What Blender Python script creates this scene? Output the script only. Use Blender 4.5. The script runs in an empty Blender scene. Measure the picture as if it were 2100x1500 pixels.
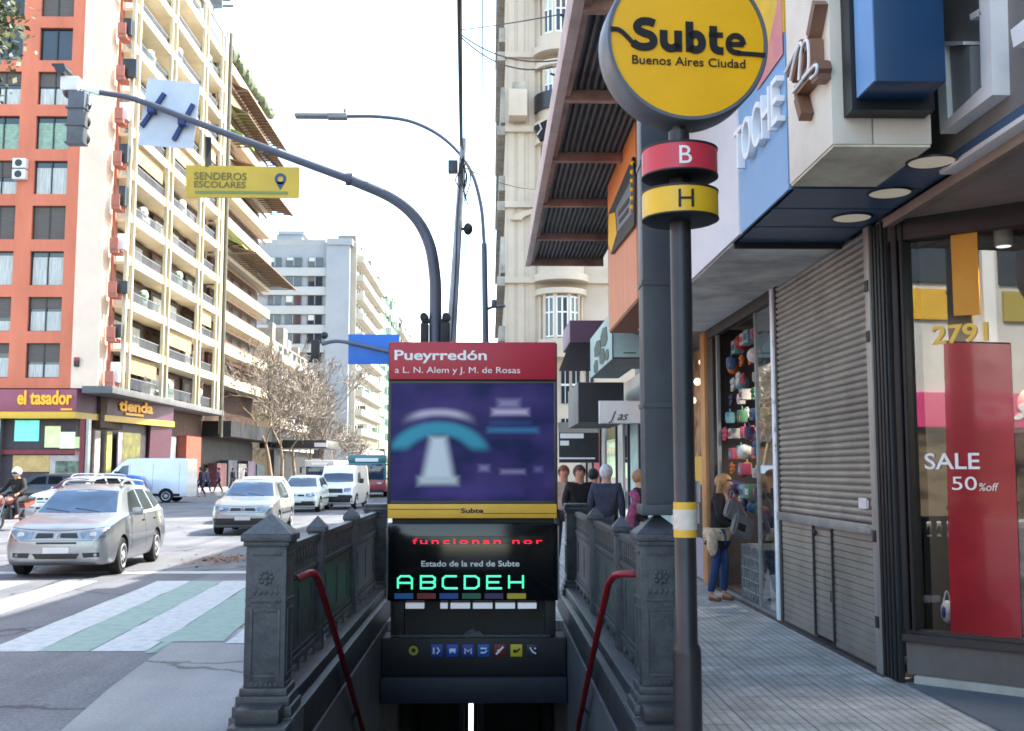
import bpy, bmesh, math, random
from mathutils import Vector, Matrix, Euler
from mathutils.bvhtree import BVHTree
RND = random.Random(11)
S = bpy.context.scene
COL = S.collection
PI = math.pi
rad = math.radians

# ------------------------------------------------------------------ camera
F, CX, CY = 2200.0, 1050.0, 750.0           # focal length and centre in photo pixels (2100 x 1500)
H = 1.55                                    # eye height over the pavement
ROT = Euler((PI/2 + math.atan(215/F), 0, -math.atan(47/F)), 'XYZ')
CAM = Vector((0, 0, H))
cd = bpy.data.cameras.new('camera')
cam = bpy.data.objects.new('camera', cd); COL.objects.link(cam)
cam.location = CAM; cam.rotation_euler = ROT
cd.sensor_width = 36; cd.lens = 36*F/2100; cd.clip_start = .05; cd.clip_end = 3000
S.camera = cam
# ------------------------------------------------------------------ light
SUN_EL, SUN_AZ = 50, 68                     # azimuth clockwise from +Y (down the street) to +X
w = bpy.data.worlds.new('World'); S.world = w; w.use_nodes = True
_nt = w.node_tree
_sk = _nt.nodes.new('ShaderNodeTexSky'); _sk.sky_type = 'NISHITA'; _sk.sun_disc = False
_sk.sun_elevation = rad(SUN_EL); _sk.sun_rotation = rad(SUN_AZ)
_sk.air_density = 1.0; _sk.dust_density = 1.6; _sk.ozone_density = 0.0; _sk.altitude = 20
_gm = _nt.nodes.new('ShaderNodeMix'); _gm.data_type = 'RGBA'; _gm.blend_type = 'MULTIPLY'; _gm.inputs[0].default_value = 1; _gm.inputs[7].default_value = (1.02, 1.0, .89, 1)   # colour gain on the skylight as white balance, less blue
_nt.links.new(_sk.outputs[0], _gm.inputs[6]); _nt.links.new(_gm.outputs[2], _nt.nodes['Background'].inputs[0])
_nt.nodes['Background'].inputs[1].default_value = 0.15
sd = bpy.data.lights.new('sun', 'SUN'); sd.energy = 2.5; sd.angle = rad(.5); sd.color = (1, .95, .86)
sun = bpy.data.objects.new('sun', sd); COL.objects.link(sun)
_d = Vector((math.cos(rad(SUN_EL))*math.sin(rad(SUN_AZ)), math.cos(rad(SUN_EL))*math.cos(rad(SUN_AZ)), math.sin(rad(SUN_EL))))
sun.rotation_euler = _d.to_track_quat('Z', 'Y').to_euler(); sun.location = (30, 10, 40)
S.view_settings.view_transform = 'Standard'; S.view_settings.look = 'None'
S.view_settings.exposure = 2.5; S.view_settings.gamma = 1
S.cycles.max_bounces = 6; S.cycles.transparent_max_bounces = 12; S.cycles.caustics_reflective = False; S.cycles.caustics_refractive = False
S.cycles.use_denoising = True; S.cycles.sample_clamp_indirect = 6
S.cycles.filter_width = 1.7

# ------------------------------------------------------------------ photo pixel -> ray
RM = ROT.to_matrix()
def ray(px, py): return (RM @ Vector(((px-CX)/F, -(py-CY)/F, -1))).normalized()
def P(px, py, Y): d = ray(px, py); return CAM + d*(Y/d.y)
def PX(px, py, X): d = ray(px, py); return CAM + d*(X/d.x)
def PZ(px, py, Z): d = ray(px, py); return CAM + d*((Z-H)/d.z)

# ------------------------------------------------------------------ materials
def lin(c):
    return tuple((x/255/12.92 if x <= 10 else ((x/255+.055)/1.055)**2.4) for x in c) + (1,)
MATS = {}
def mat(name, c, rough=.6, metal=0, var=.12, scale=3.0, bump=0, bscale=40, emit=0, coat=0, spec=.5, stretch=None, c2=None, thr=None):
    if name in MATS: return MATS[name]
    m = bpy.data.materials.new(name); m.use_nodes = True; nt = m.node_tree; N = nt.nodes; L = nt.links
    b = N['Principled BSDF']; b.inputs['Roughness'].default_value = rough; b.inputs['Metallic'].default_value = metal
    b.inputs['Specular IOR Level'].default_value = spec
    if coat: b.inputs['Coat Weight'].default_value = coat; b.inputs['Coat Roughness'].default_value = .05
    col = lin(c)
    tc = N.new('ShaderNodeTexCoord'); vec = tc.outputs['Object']
    if stretch:
        mp = N.new('ShaderNodeMapping'); mp.inputs['Scale'].default_value = stretch; L.new(vec, mp.inputs[0]); vec = mp.outputs[0]
    if var or c2:
        nz = N.new('ShaderNodeTexNoise'); nz.inputs['Scale'].default_value = scale; nz.inputs['Detail'].default_value = 6; nz.inputs['Roughness'].default_value = .65
        L.new(vec, nz.inputs['Vector'])
        cr = N.new('ShaderNodeValToRGB')
        a = lin(c2) if c2 else tuple(x*(1-var*1.6) for x in col[:3]) + (1,)
        z = col if c2 else tuple(min(1, x*(1+var)) for x in col[:3]) + (1,)
        cr.color_ramp.elements[0].color = a; cr.color_ramp.elements[1].color = z
        lo, hi = thr if thr else (.3, .7)
        cr.color_ramp.elements[0].position = lo; cr.color_ramp.elements[1].position = hi
        L.new(nz.outputs[0], cr.inputs[0]); L.new(cr.outputs[0], b.inputs['Base Color'])
        mr = N.new('ShaderNodeMapRange'); mr.inputs[3].default_value = min(1, rough*1.12); mr.inputs[4].default_value = rough*.88
        L.new(nz.outputs[0], mr.inputs[0]); L.new(mr.outputs[0], b.inputs['Roughness'])
    else: b.inputs['Base Color'].default_value = col
    if bump:
        n2 = N.new('ShaderNodeTexNoise'); n2.inputs['Scale'].default_value = bscale; n2.inputs['Detail'].default_value = 4; L.new(vec, n2.inputs['Vector'])
        bp = N.new('ShaderNodeBump'); bp.inputs['Strength'].default_value = bump; bp.inputs['Distance'].default_value = .01
        L.new(n2.outputs[0], bp.inputs['Height']); L.new(bp.outputs[0], b.inputs['Normal'])
    if emit:
        b.inputs['Emission Color'].default_value = col; b.inputs['Emission Strength'].default_value = emit
    MATS[name] = m
    return m
def glass(name, tint=(200, 215, 220), refl=.25, rough=.02, see=.6):
    """window pane: clear part tinted, plus a mirror coat that grows at grazing angles"""
    if name in MATS: return MATS[name]
    m = bpy.data.materials.new(name); m.use_nodes = True; nt = m.node_tree; N = nt.nodes; L = nt.links
    N.remove(N['Principled BSDF']); out = N['Material Output']
    t = N.new('ShaderNodeBsdfTransparent'); t.inputs[0].default_value = tuple(x*see for x in lin(tint)[:3]) + (1,)
    g = N.new('ShaderNodeBsdfGlossy'); g.inputs['Roughness'].default_value = rough; g.inputs[0].default_value = (1, 1, 1, 1)
    fr = N.new('ShaderNodeLayerWeight'); fr.inputs[0].default_value = .5
    pw = N.new('ShaderNodeMath'); pw.operation = 'POWER'; pw.inputs[1].default_value = 4; L.new(fr.outputs['Facing'], pw.inputs[0])
    mr = N.new('ShaderNodeMapRange'); mr.inputs[3].default_value = refl; mr.inputs[4].default_value = 1
    L.new(pw.outputs[0], mr.inputs[0])
    mx = N.new('ShaderNodeMixShader'); L.new(mr.outputs[0], mx.inputs[0]); L.new(t.outputs[0], mx.inputs[1]); L.new(g.outputs[0], mx.inputs[2])
    L.new(mx.outputs[0], out.inputs[0])
    MATS[name] = m
    return m

# ------------------------------------------------------------------ mesh collector
class MB:
    def __init__(s, m=None): s.bm = bmesh.new(); s.mats = []; s.mi = 0; s.T = None; (s.use(m) if m else None)
    def use(s, m):
        if m not in s.mats: s.mats.append(m)
        s.mi = s.mats.index(m); return s
    def _v(s, p):
        p = Vector(p); return s.bm.verts.new(s.T @ p if s.T else p)
    def face(s, vs):
        try: f = s.bm.faces.new(vs)
        except ValueError: return None
        f.material_index = s.mi; return f
    def poly(s, pts): return s.face([s._v(p) for p in pts])
    def box(s, x0, x1, y0, y1, z0, z1, bev=0):
        if x0 > x1: x0, x1 = x1, x0
        if y0 > y1: y0, y1 = y1, y0
        if z0 > z1: z0, z1 = z1, z0
        v = [s._v((x, y, z)) for z in (z0, z1) for y in (y0, y1) for x in (x0, x1)]
        fs = [s.face([v[i] for i in q]) for q in ((0, 2, 3, 1), (4, 5, 7, 6), (0, 1, 5, 4), (2, 6, 7, 3), (0, 4, 6, 2), (1, 3, 7, 5))]
        if bev:
            es = list({e for f in fs for e in f.edges})
            r = bmesh.ops.bevel(s.bm, geom=es, offset=bev, segments=2, affect='EDGES', profile=.6, clamp_overlap=True)
            for f in r['faces']: f.material_index = s.mi
        return s
    def obox(s, c, ex, ey, ez, bev=0):
        """box by centre and three half-extent vectors"""
        c, ex, ey, ez = map(Vector, (c, ex, ey, ez))
        v = [s._v(c + ex*a + ey*b + ez*d) for d in (-1, 1) for b in (-1, 1) for a in (-1, 1)]
        fs = [s.face([v[i] for i in q]) for q in ((0, 2, 3, 1), (4, 5, 7, 6), (0, 1, 5, 4), (2, 6, 7, 3), (0, 4, 6, 2), (1, 3, 7, 5))]
        if bev:
            es = list({e for f in fs for e in f.edges})
            r = bmesh.ops.bevel(s.bm, geom=es, offset=bev, segments=2, affect='EDGES', clamp_overlap=True)
            for f in r['faces']: f.material_index = s.mi
        return s
    def bar(s, a, b, wx, wz=None, up=(0, 0, 1), bev=0):
        a, b = Vector(a), Vector(b); d = (b-a)
        u = Vector(up); sx = d.cross(u)
        if sx.length < 1e-6: sx = d.cross(Vector((1, 0, 0)))
        sx.normalize(); sz = sx.cross(d).normalized()
        return s.obox((a+b)/2, d/2, sx*wx/2, sz*(wz or wx)/2, bev)
    def tube(s, pts, r, n=8, caps=True):
        pts = [Vector(p) for p in pts]
        rs = r if isinstance(r, (list, tuple)) else [r]*len(pts)
        rings = []; ref = None
        for i, p in enumerate(pts):
            t = (pts[min(i+1, len(pts)-1)] - pts[max(i-1, 0)]).normalized()
            if ref is None: ref = Vector((0, 0, 1)) if abs(t.z) < .9 else Vector((1, 0, 0))
            x = (ref - t*ref.dot(t)).normalized(); ref = x; y = t.cross(x)
            rings.append([s._v(p + (x*math.cos(2*PI*k/n) + y*math.sin(2*PI*k/n))*rs[i]) for k in range(n)])
        for a, b in zip(rings, rings[1:]):
            for k in range(n): s.face([a[k], a[(k+1) % n], b[(k+1) % n], b[k]])
        if caps: s.face(rings[0][::-1]); s.face(rings[-1])
        return s
    def lathe(s, prof, c=(0, 0, 0), axis='Z', n=24, ry=1.0, closed=False):
        c = Vector(c); rings = []
        for r, z in prof:
            ring = []
            for k in range(n):
                a = 2*PI*k/n; x, y = r*math.cos(a), r*math.sin(a)*ry
                q = {'Z': (x, y, z), 'Y': (x, z, y), 'X': (z, x, y)}[axis]
                ring.append(s._v(c + Vector(q)))
            rings.append(ring)
        fl = axis == 'Y'
        for a, b in zip(rings, rings[1:]):
            for k in range(n):
                q = [a[k], a[(k+1) % n], b[(k+1) % n], b[k]]
                s.face(q[::-1] if fl else q)
        if closed:
            a, b = rings[-1], rings[0]
            for k in range(n): s.face([a[k], a[(k+1) % n], b[(k+1) % n], b[k]])
            return s
        s.face(rings[0] if fl else rings[0][::-1]); s.face(rings[-1][::-1] if fl else rings[-1])
        return s
    def ball(s, c, r, n=12, m=8):
        rx, ry, rz = r if isinstance(r, (list, tuple)) else (r, r, r)
        c = Vector(c); rings = []
        top = s._v(c + Vector((0, 0, rz))); bot = s._v(c - Vector((0, 0, rz)))
        for j in range(1, m):
            t = PI*j/m
            rings.append([s._v(c + Vector((rx*math.sin(t)*math.cos(2*PI*k/n), ry*math.sin(t)*math.sin(2*PI*k/n), rz*math.cos(t)))) for k in range(n)])
        for k in range(n):
            s.face([top, rings[0][k], rings[0][(k+1) % n]]); s.face([rings[-1][(k+1) % n], rings[-1][k], bot])
        for a, b in zip(rings, rings[1:]):
            for k in range(n): s.face([a[k], b[k], b[(k+1) % n], a[(k+1) % n]])
        return s
    def prism(s, pts, d):
        """polygon in 3-D pushed by vector d into a solid"""
        pts = [Vector(p) for p in pts]; d = Vector(d)
        a = [s._v(p) for p in pts]; b = [s._v(p+d) for p in pts]; n = len(a)
        s.face(a[::-1]); s.face(b)
        for k in range(n): s.face([a[k], a[(k+1) % n], b[(k+1) % n], b[k]])
        return s
    def stroke(s, pts, wd_, o, right, up, ext, n=5):
        """flat rounded brush stroke through 2-D points, lifted by ext"""
        r, u = Vector(right).normalized(), Vector(up).normalized(); nn = r.cross(u); o = Vector(o)
        p = [Vector((q[0], q[1])) for q in curve_pts([(a, b_, 0) for a, b_ in pts], n)] if len(pts) > 2 else [Vector(q) for q in pts]
        L_, R_ = [], []
        for i, q in enumerate(p):
            d = (p[min(i+1, len(p)-1)] - p[max(i-1, 0)]).normalized(); m_ = Vector((-d.y, d.x))*wd_/2; L_.append(q+m_); R_.append(q-m_)
        W = lambda q, e: s._v(o + r*q.x + u*q.y + nn*e)
        A = [(W(a, 0), W(b_, 0), W(a, ext), W(b_, ext)) for a, b_ in zip(L_, R_)]
        for a, b_ in zip(A, A[1:]):
            s.face([a[2], b_[2], b_[3], a[3]]); s.face([a[0], b_[0], b_[2], a[2]]); s.face([a[1], a[3], b_[3], b_[1]])
        s.face([A[0][0], A[0][2], A[0][3], A[0][1]]); s.face([A[-1][0], A[-1][1], A[-1][3], A[-1][2]])
        return s
    def text(s, body, o, right, up, h, width=None, ext=.004, bold=0, align='LEFT', shear=0, spacing=1):
        """lettering standing at o, cap height h, running along right"""
        cu = bpy.data.curves.new('t', 'FONT'); cu.body = body; cu.size = 1; cu.extrude = 0; cu.offset = bold; cu.resolution_u = 4
        cu.shear = shear; cu.space_character = spacing
        ob = bpy.data.objects.new('t', cu); COL.objects.link(ob)
        me = bpy.data.meshes.new_from_object(ob.evaluated_get(bpy.context.evaluated_depsgraph_get()))
        bpy.data.objects.remove(ob); bpy.data.curves.remove(cu)
        r, u = Vector(right).normalized(), Vector(up).normalized(); nn = r.cross(u)
        xs = [v.co.x for v in me.vertices]
        x0, x1 = min(xs), max(xs); sc = h/.72
        sx = sc if not width else width/(x1-x0)
        off = {'LEFT': 0, 'CENTER': -(x1-x0)*sx/2, 'RIGHT': -(x1-x0)*sx}[align]
        o = Vector(o)
        b2 = bmesh.new(); b2.from_mesh(me); bpy.data.meshes.remove(me)
        if ext:
            g = bmesh.ops.extrude_face_region(b2, geom=b2.faces[:])
            for v in g['geom']:
                if isinstance(v, bmesh.types.BMVert): v.co.z += 1
        mp = {}
        for v in b2.verts: mp[v] = s._v(o + r*((v.co.x-x0)*sx+off) + u*v.co.y*sc + nn*v.co.z*ext)
        for f in b2.faces: s.face([mp[v] for v in f.verts])
        b2.free(); return s
    def build(s, name, parent=None, m=None, smooth=30, fixn=True):
        if m: s.use(m)
        if fixn: bmesh.ops.recalc_face_normals(s.bm, faces=s.bm.faces[:])
        me = bpy.data.meshes.new(name); s.bm.to_mesh(me); s.bm.free()
        for k in s.mats: me.materials.append(k)
        if smooth:
            me.shade_smooth(); me.set_sharp_from_angle(angle=rad(smooth))
        return link(name, me, parent)
def link(name, me, parent=None):
    o = bpy.data.objects.new(name, me); COL.objects.link(o)
    if parent is not None:
        o.parent = parent
        if parent.type == 'EMPTY' and not parent.get('_l'): o.matrix_parent_inverse = Matrix.Translation(parent.location).inverted()
    return o
def tag(o, label=None, cat=None, group=None, kind=None):
    if label: o['label'] = label
    if cat: o['category'] = cat
    if group: o['group'] = group
    if kind: o['kind'] = kind
    return o
def thing(name, label, cat, loc=(0, 0, 0), group=None, local=False, rotz=0):
    """Empty at the thing's base. local: its parts are built about the origin and move with it"""
    o = bpy.data.objects.new(name, None); COL.objects.link(o); o.empty_display_size = .2
    o.location = loc; o.rotation_euler = (0, 0, rotz)
    if local: o['_l'] = 1
    return tag(o, label, cat, group)
def structure(o): o['kind'] = 'structure'; return o
def children(o): return [c for c in bpy.data.objects if c.parent == o]
def copy_tree(o, parent=None):
    c = o.copy(); COL.objects.link(c)
    if parent is not None: c.parent = parent
    for k in children(o): copy_tree(k, c)
    return c
def pchip(xs, ys, x):
    n = len(xs)
    if x <= xs[0]: return ys[0]
    if x >= xs[-1]: return ys[-1]
    d = [(ys[i+1]-ys[i])/(xs[i+1]-xs[i]) for i in range(n-1)]
    def m(i):
        if i == 0: return d[0]
        if i == n-1: return d[-1]
        return 0 if d[i-1]*d[i] <= 0 else 2*d[i-1]*d[i]/(d[i-1]+d[i])
    i = max(k for k in range(n-1) if xs[k] <= x); h = xs[i+1]-xs[i]; t = (x-xs[i])/h
    return (ys[i]*(2*t**3-3*t*t+1) + h*m(i)*(t**3-2*t*t+t) + ys[i+1]*(-2*t**3+3*t*t) + h*m(i+1)*(t**3-t*t))
def curve_pts(ctrl, n=6):
    """Catmull-Rom through ctrl"""
    c = [Vector(p) for p in ctrl]; c = [c[0]*2-c[1]] + c + [c[-1]*2-c[-2]]; out = []
    for i in range(1, len(c)-2):
        for k in range(n):
            t = k/n; a, b, d, e = c[i-1], c[i], c[i+1], c[i+2]
            out.append(.5*((2*b) + (d-a)*t + (2*a-5*b+4*d-e)*t*t + (3*b-a-3*d+e)*t**3))
    out.append(c[-2]); return out

# shared materials
M_IRON = mat('grey_cast_iron_paint', (66, 73, 79), .45, 0, .2, 14, .35, 45, c2=(48, 54, 59), thr=(.36, .56))
M_IRON_D = mat('dark_iron_paint', (48, 54, 59), .45, 0, .15, 10, .3, 45, c2=(36, 40, 44), thr=(.34, .58))
M_BLACK = mat('black_paint', (20, 21, 23), .55, 0, .15, 4)
M_CHAR = mat('charcoal_metal', (50, 52, 56), .35, .2, .12, 5)
M_STEEL = mat('galvanised_steel', (150, 153, 156), .4, .7, .12, 8)
M_GPOLE = mat('street_pole_grey', (78, 84, 98), .45, .15, .12, 2)
M_WHITE = mat('white_paint', (225, 226, 226), .5, 0, .05, 2)
M_OFFW = mat('off_white_lettering', (240, 240, 238), .5, 0, 0)
M_YEL = mat('signal_yellow', (250, 186, 0), .4, 0, .05, 3)
M_INK = mat('matt_black_lettering', (9, 9, 10), .6, 0, 0)
M_YEL2 = mat('pale_yellow', (226, 180, 60), .45, 0, .06, 4)
M_RED = mat('line_red', (176, 28, 52), .4, 0, .05, 4)
M_BLU = mat('blue_enamel', (16, 90, 170), .4, 0, .05)
M_RUB = mat('black_rubber', (24, 24, 25), .8, 0, .1)
M_GLASSD = mat('dark_window_glass', (40, 50, 60), .06, 0, .2, .6, spec=.8)
M_CHROME = mat('chrome', (200, 202, 205), .15, 1, .05)
# ================================================================== SETTING
def tiles_mat():
    m = bpy.data.materials.new('grooved_pavement_tiles'); m.use_nodes = True; N = m.node_tree.nodes; L = m.node_tree.links
    b = N['Principled BSDF']; tc = N.new('ShaderNodeTexCoord'); sp = N.new('ShaderNodeSeparateXYZ'); L.new(tc.outputs['Object'], sp.inputs[0])
    def mth(op, a, c=None):
        n = N.new('ShaderNodeMath'); n.operation = op
        for i, v in enumerate((a, c)):
            if v is None: continue
            if isinstance(v, (int, float)): n.inputs[i].default_value = v
            else: L.new(v, n.inputs[i])
        return n.outputs[0]
    gx = mth('ABSOLUTE', mth('SUBTRACT', mth('FRACT', mth('MULTIPLY', sp.outputs[0], 1/.066)), .5))
    g = mth('GREATER_THAN', gx, .36)
    jx = mth('GREATER_THAN', mth('ABSOLUTE', mth('SUBTRACT', mth('FRACT', mth('MULTIPLY', sp.outputs[0], 1/.396)), .5)), .487)
    jy = mth('GREATER_THAN', mth('ABSOLUTE', mth('SUBTRACT', mth('FRACT', mth('MULTIPLY', sp.outputs[1], 1/.396)), .5)), .488)
    j = mth('MAXIMUM', jx, jy)
    nz = N.new('ShaderNodeTexNoise'); nz.inputs['Scale'].default_value = 1.3; nz.inputs['Detail'].default_value = 8; nz.inputs['Roughness'].default_value = .7
    L.new(tc.outputs['Object'], nz.inputs[0])
    cr = N.new('ShaderNodeValToRGB'); cr.color_ramp.elements[0].position = .3; cr.color_ramp.elements[1].position = .72
    cr.color_ramp.elements[0].color = lin((162, 162, 160)); cr.color_ramp.elements[1].color = lin((210, 209, 205)); L.new(nz.outputs[0], cr.inputs[0])
    vo = N.new('ShaderNodeTexWhiteNoise'); vo.noise_dimensions = '2D'
    cx = N.new('ShaderNodeCombineXYZ'); L.new(mth('FLOOR', mth('MULTIPLY', sp.outputs[0], 1/.396)), cx.inputs[0]); L.new(mth('FLOOR', mth('MULTIPLY', sp.outputs[1], 1/.396)), cx.inputs[1]); L.new(cx.outputs[0], vo.inputs['Vector'])
    hs = N.new('ShaderNodeHueSaturation'); L.new(cr.outputs[0], hs.inputs['Color']); L.new(mth('ADD', .88, mth('MULTIPLY', vo.outputs[0], .24)), hs.inputs['Value'])
    mx = N.new('ShaderNodeMix'); mx.data_type = 'RGBA'; L.new(mth('MULTIPLY', g, .36), mx.inputs[0]); L.new(hs.outputs[0], mx.inputs[6]); mx.inputs[7].default_value = lin((72, 75, 78))
    m2 = N.new('ShaderNodeMix'); m2.data_type = 'RGBA'; L.new(mth('MULTIPLY', j, .55), m2.inputs[0]); L.new(mx.outputs[2], m2.inputs[6]); m2.inputs[7].default_value = lin((66, 68, 70))
    st = N.new('ShaderNodeTexNoise'); st.inputs['Scale'].default_value = 3.1; st.inputs['Detail'].default_value = 9; st.inputs['Roughness'].default_value = .75; L.new(tc.outputs['Object'], st.inputs[0])
    sr = N.new('ShaderNodeValToRGB'); sr.color_ramp.elements[0].position = .40; sr.color_ramp.elements[1].position = .56; sr.color_ramp.elements[0].color = (.72, .72, .70, 1); sr.color_ramp.elements[1].color = (1, 1, 1, 1); L.new(st.outputs[0], sr.inputs[0])
    ml = N.new('ShaderNodeMix'); ml.data_type = 'RGBA'; ml.blend_type = 'MULTIPLY'; ml.inputs[0].default_value = 1; L.new(m2.outputs[2], ml.inputs[6]); L.new(sr.outputs[0], ml.inputs[7])
    L.new(ml.outputs[2], b.inputs['Base Color']); b.inputs['Roughness'].default_value = .62
    bp = N.new('ShaderNodeBump'); bp.inputs['Strength'].default_value = .6; bp.inputs['Distance'].default_value = .006; bp.invert = True
    L.new(mth('MAXIMUM', g, j), bp.inputs['Height']); L.new(bp.outputs[0], b.inputs['Normal'])
    return m
M_TILE = tiles_mat()
def asphalt(name='asphalt', ca=(96, 98, 104), cb=(122, 123, 128), lo=.62, hi=1.15, streak=.78, crack=.33):
    m = bpy.data.materials.new(name); m.use_nodes = True; N = m.node_tree.nodes; L = m.node_tree.links
    b = N['Principled BSDF']; b.inputs['Roughness'].default_value = .88; tc = N.new('ShaderNodeTexCoord')
    def nz(s, d, st=(1, 1, 1), ro=.6):
        mp = N.new('ShaderNodeMapping'); mp.inputs['Scale'].default_value = st; L.new(tc.outputs['Object'], mp.inputs[0])
        n = N.new('ShaderNodeTexNoise'); n.inputs['Scale'].default_value = s; n.inputs['Detail'].default_value = d; n.inputs['Roughness'].default_value = ro; L.new(mp.outputs[0], n.inputs['Vector']); return n.outputs[0]
    def ramp(v, a, c, p, q):
        r = N.new('ShaderNodeValToRGB'); r.color_ramp.elements[0].position = p; r.color_ramp.elements[1].position = q; r.color_ramp.elements[0].color = a; r.color_ramp.elements[1].color = c; L.new(v, r.inputs[0]); return r.outputs[0]
    def mul(a, c, k=1):
        x = N.new('ShaderNodeMix'); x.data_type = 'RGBA'; x.blend_type = 'MULTIPLY'; x.inputs[0].default_value = k; L.new(a, x.inputs[6]); L.new(c, x.inputs[7]); return x.outputs[2]
    g = lambda v: (v, v, v, 1)
    base = ramp(nz(.35, 5), lin(ca), lin(cb), .35, .65)
    base = mul(base, ramp(nz(38, 3), g(lo), g(hi), .32, .68))
    base = mul(base, ramp(nz(.9, 6, (2.2, .12, 1)), g(streak), g(1.05), .35, .6))
    vo = N.new('ShaderNodeTexVoronoi'); vo.feature = 'DISTANCE_TO_EDGE'; vo.inputs['Scale'].default_value = crack
    dn = N.new('ShaderNodeTexNoise'); dn.inputs['Scale'].default_value = 2.0; dn.inputs['Detail'].default_value = 5; L.new(tc.outputs['Object'], dn.inputs[0])
    ad = N.new('ShaderNodeMix'); ad.data_type = 'RGBA'; ad.blend_type = 'LINEAR_LIGHT'; ad.inputs[0].default_value = .22; L.new(tc.outputs['Object'], ad.inputs[6]); L.new(dn.outputs[1], ad.inputs[7]); L.new(ad.outputs[2], vo.inputs['Vector'])
    base = mul(base, ramp(vo.outputs[0], g(.45), g(1.0), .004, .012))
    L.new(base, b.inputs['Base Color'])
    bp = N.new('ShaderNodeBump'); bp.inputs['Strength'].default_value = .7; bp.inputs['Distance'].default_value = .01; L.new(nz(60, 3), bp.inputs['Height']); L.new(bp.outputs[0], b.inputs['Normal'])
    return m
M_ASPH = asphalt()
M_GROUND = mat('far_ground', (105, 104, 102), .9, 0, .1, .1)
M_CONC = asphalt('pavement_concrete', (124, 126, 128), (154, 155, 156), .84, 1.06, .9, .42)
M_MARKW = mat('road_paint_white', (180, 186, 188), .75, 0, .12, 9, .3, 80, c2=(158, 163, 165), thr=(.34, .56))
M_MARKG = mat('road_paint_green', (132, 156, 148), .75, 0, .12, 7, .3, 80, c2=(118, 138, 133), thr=(.25, .55))
RZ = -.10
g = MB(M_GROUND); g.box(-900, 900, -200, 1600, -7.2, -7); structure(g.build('ground'))
g = MB(M_ASPH)   # carriageway and the crossing avenue: one sheet, open under the stairwell
g.box(-70, -1.14, -30, 400, -.5, RZ); g.box(.86, 70, -30, 400, -.5, RZ); g.box(-1.14, .86, -30, 5.9, -.5, RZ); g.box(-1.14, .86, 11.1, 400, -.5, RZ)
structure(g.build('road'))
g = MB(M_GROUND)
for x0, x1, y0, y1 in ((-800, -70.1, -60, 1500), (70.1, 800, -60, 1500), (-70, 70, 400.1, 1500)): g.box(x0, x1, y0, y1, -.6, RZ-.02)
structure(g.build('terrain'))
g = MB(M_TILE)
for x0, x1, y0, y1 in ((-1.36, -1.10, 6, 11.3), (.82, 6, 6, 11.3), (-1.36, 6, -12, 6), (-1.36, 6, 11.3, 44)): g.box(x0, x1, y0, y1, RZ+.004, 0)
structure(g.build('sidewalk'))
g = MB(M_CONC); _e = [(-2.15, -12), (-2.42, 5.5), (-2.72, 8), (-2.95, 11), (-3.02, 14), (-3.05, 17), (-2.7, 18.6), (-1.365, 19.2)]
_pts = [(x, y, RZ+.002) for x, y in _e] + [(-1.365, -12, RZ+.002)]
g.prism(_pts, (0, 0, .1-.004)); structure(g.build('pavement'))
g = MB(mat('kerb_stone', (128, 130, 132), .85, 0, .2, 3, .4, 30))
for (x0, y0), (x1, y1) in zip(_e[:6], _e[1:6]): g.prism([(x0-.035, y0, RZ), (x1-.035, y1, RZ), (x1-.003, y1, RZ), (x0-.003, y0, RZ)], (0, 0, .07))
structure(g.build('kerb'))
# far pavements across the avenue
g = MB(M_CONC)
g.box(-60, -22.3, 60, 398, RZ+.004, .03); g.box(.2, 60, 45, 398, RZ+.004, .03); g.box(6.1, 60, -25, 44, RZ+.004, .02); g.box(-60, -17.6, -28, 22, RZ+.004, .03)
structure(g.build('far_pavement'))
# crossing: white and green stripes along the street
def stripe(name, x0a, x1a, ya, x0b, x1b, yb, m, z=RZ+.004):
    b = MB(m); n = 10
    rows = [[b._v((x0a+(x0b-x0a)*k/n + RND.uniform(-.012, .012), ya+(yb-ya)*k/n, z)), b._v((x1a+(x1b-x1a)*k/n + RND.uniform(-.012, .012), ya+(yb-ya)*k/n, z))] for k in range(n+1)]
    for r, q in zip(rows, rows[1:]): b.face([r[0], r[1], q[1], q[0]])
    return structure(b.build(name))
xs_n = [-5.1, -4.62, -4.13, -3.65, -3.13]; xs_f = [-5.45, -4.95, -4.45, -3.97, -3.5]
for i in range(1, 4):
    stripe('crosswalk_stripe', xs_n[i], xs_n[i+1], 10.1, xs_f[i], xs_f[i+1], 16.4, (M_MARKW, M_MARKG, M_MARKW)[i-1])
stripe('crosswalk_stripe', -3.11, -2.93, 10.0, -3.48, -3.08, 16.4, M_MARKG)
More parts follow.
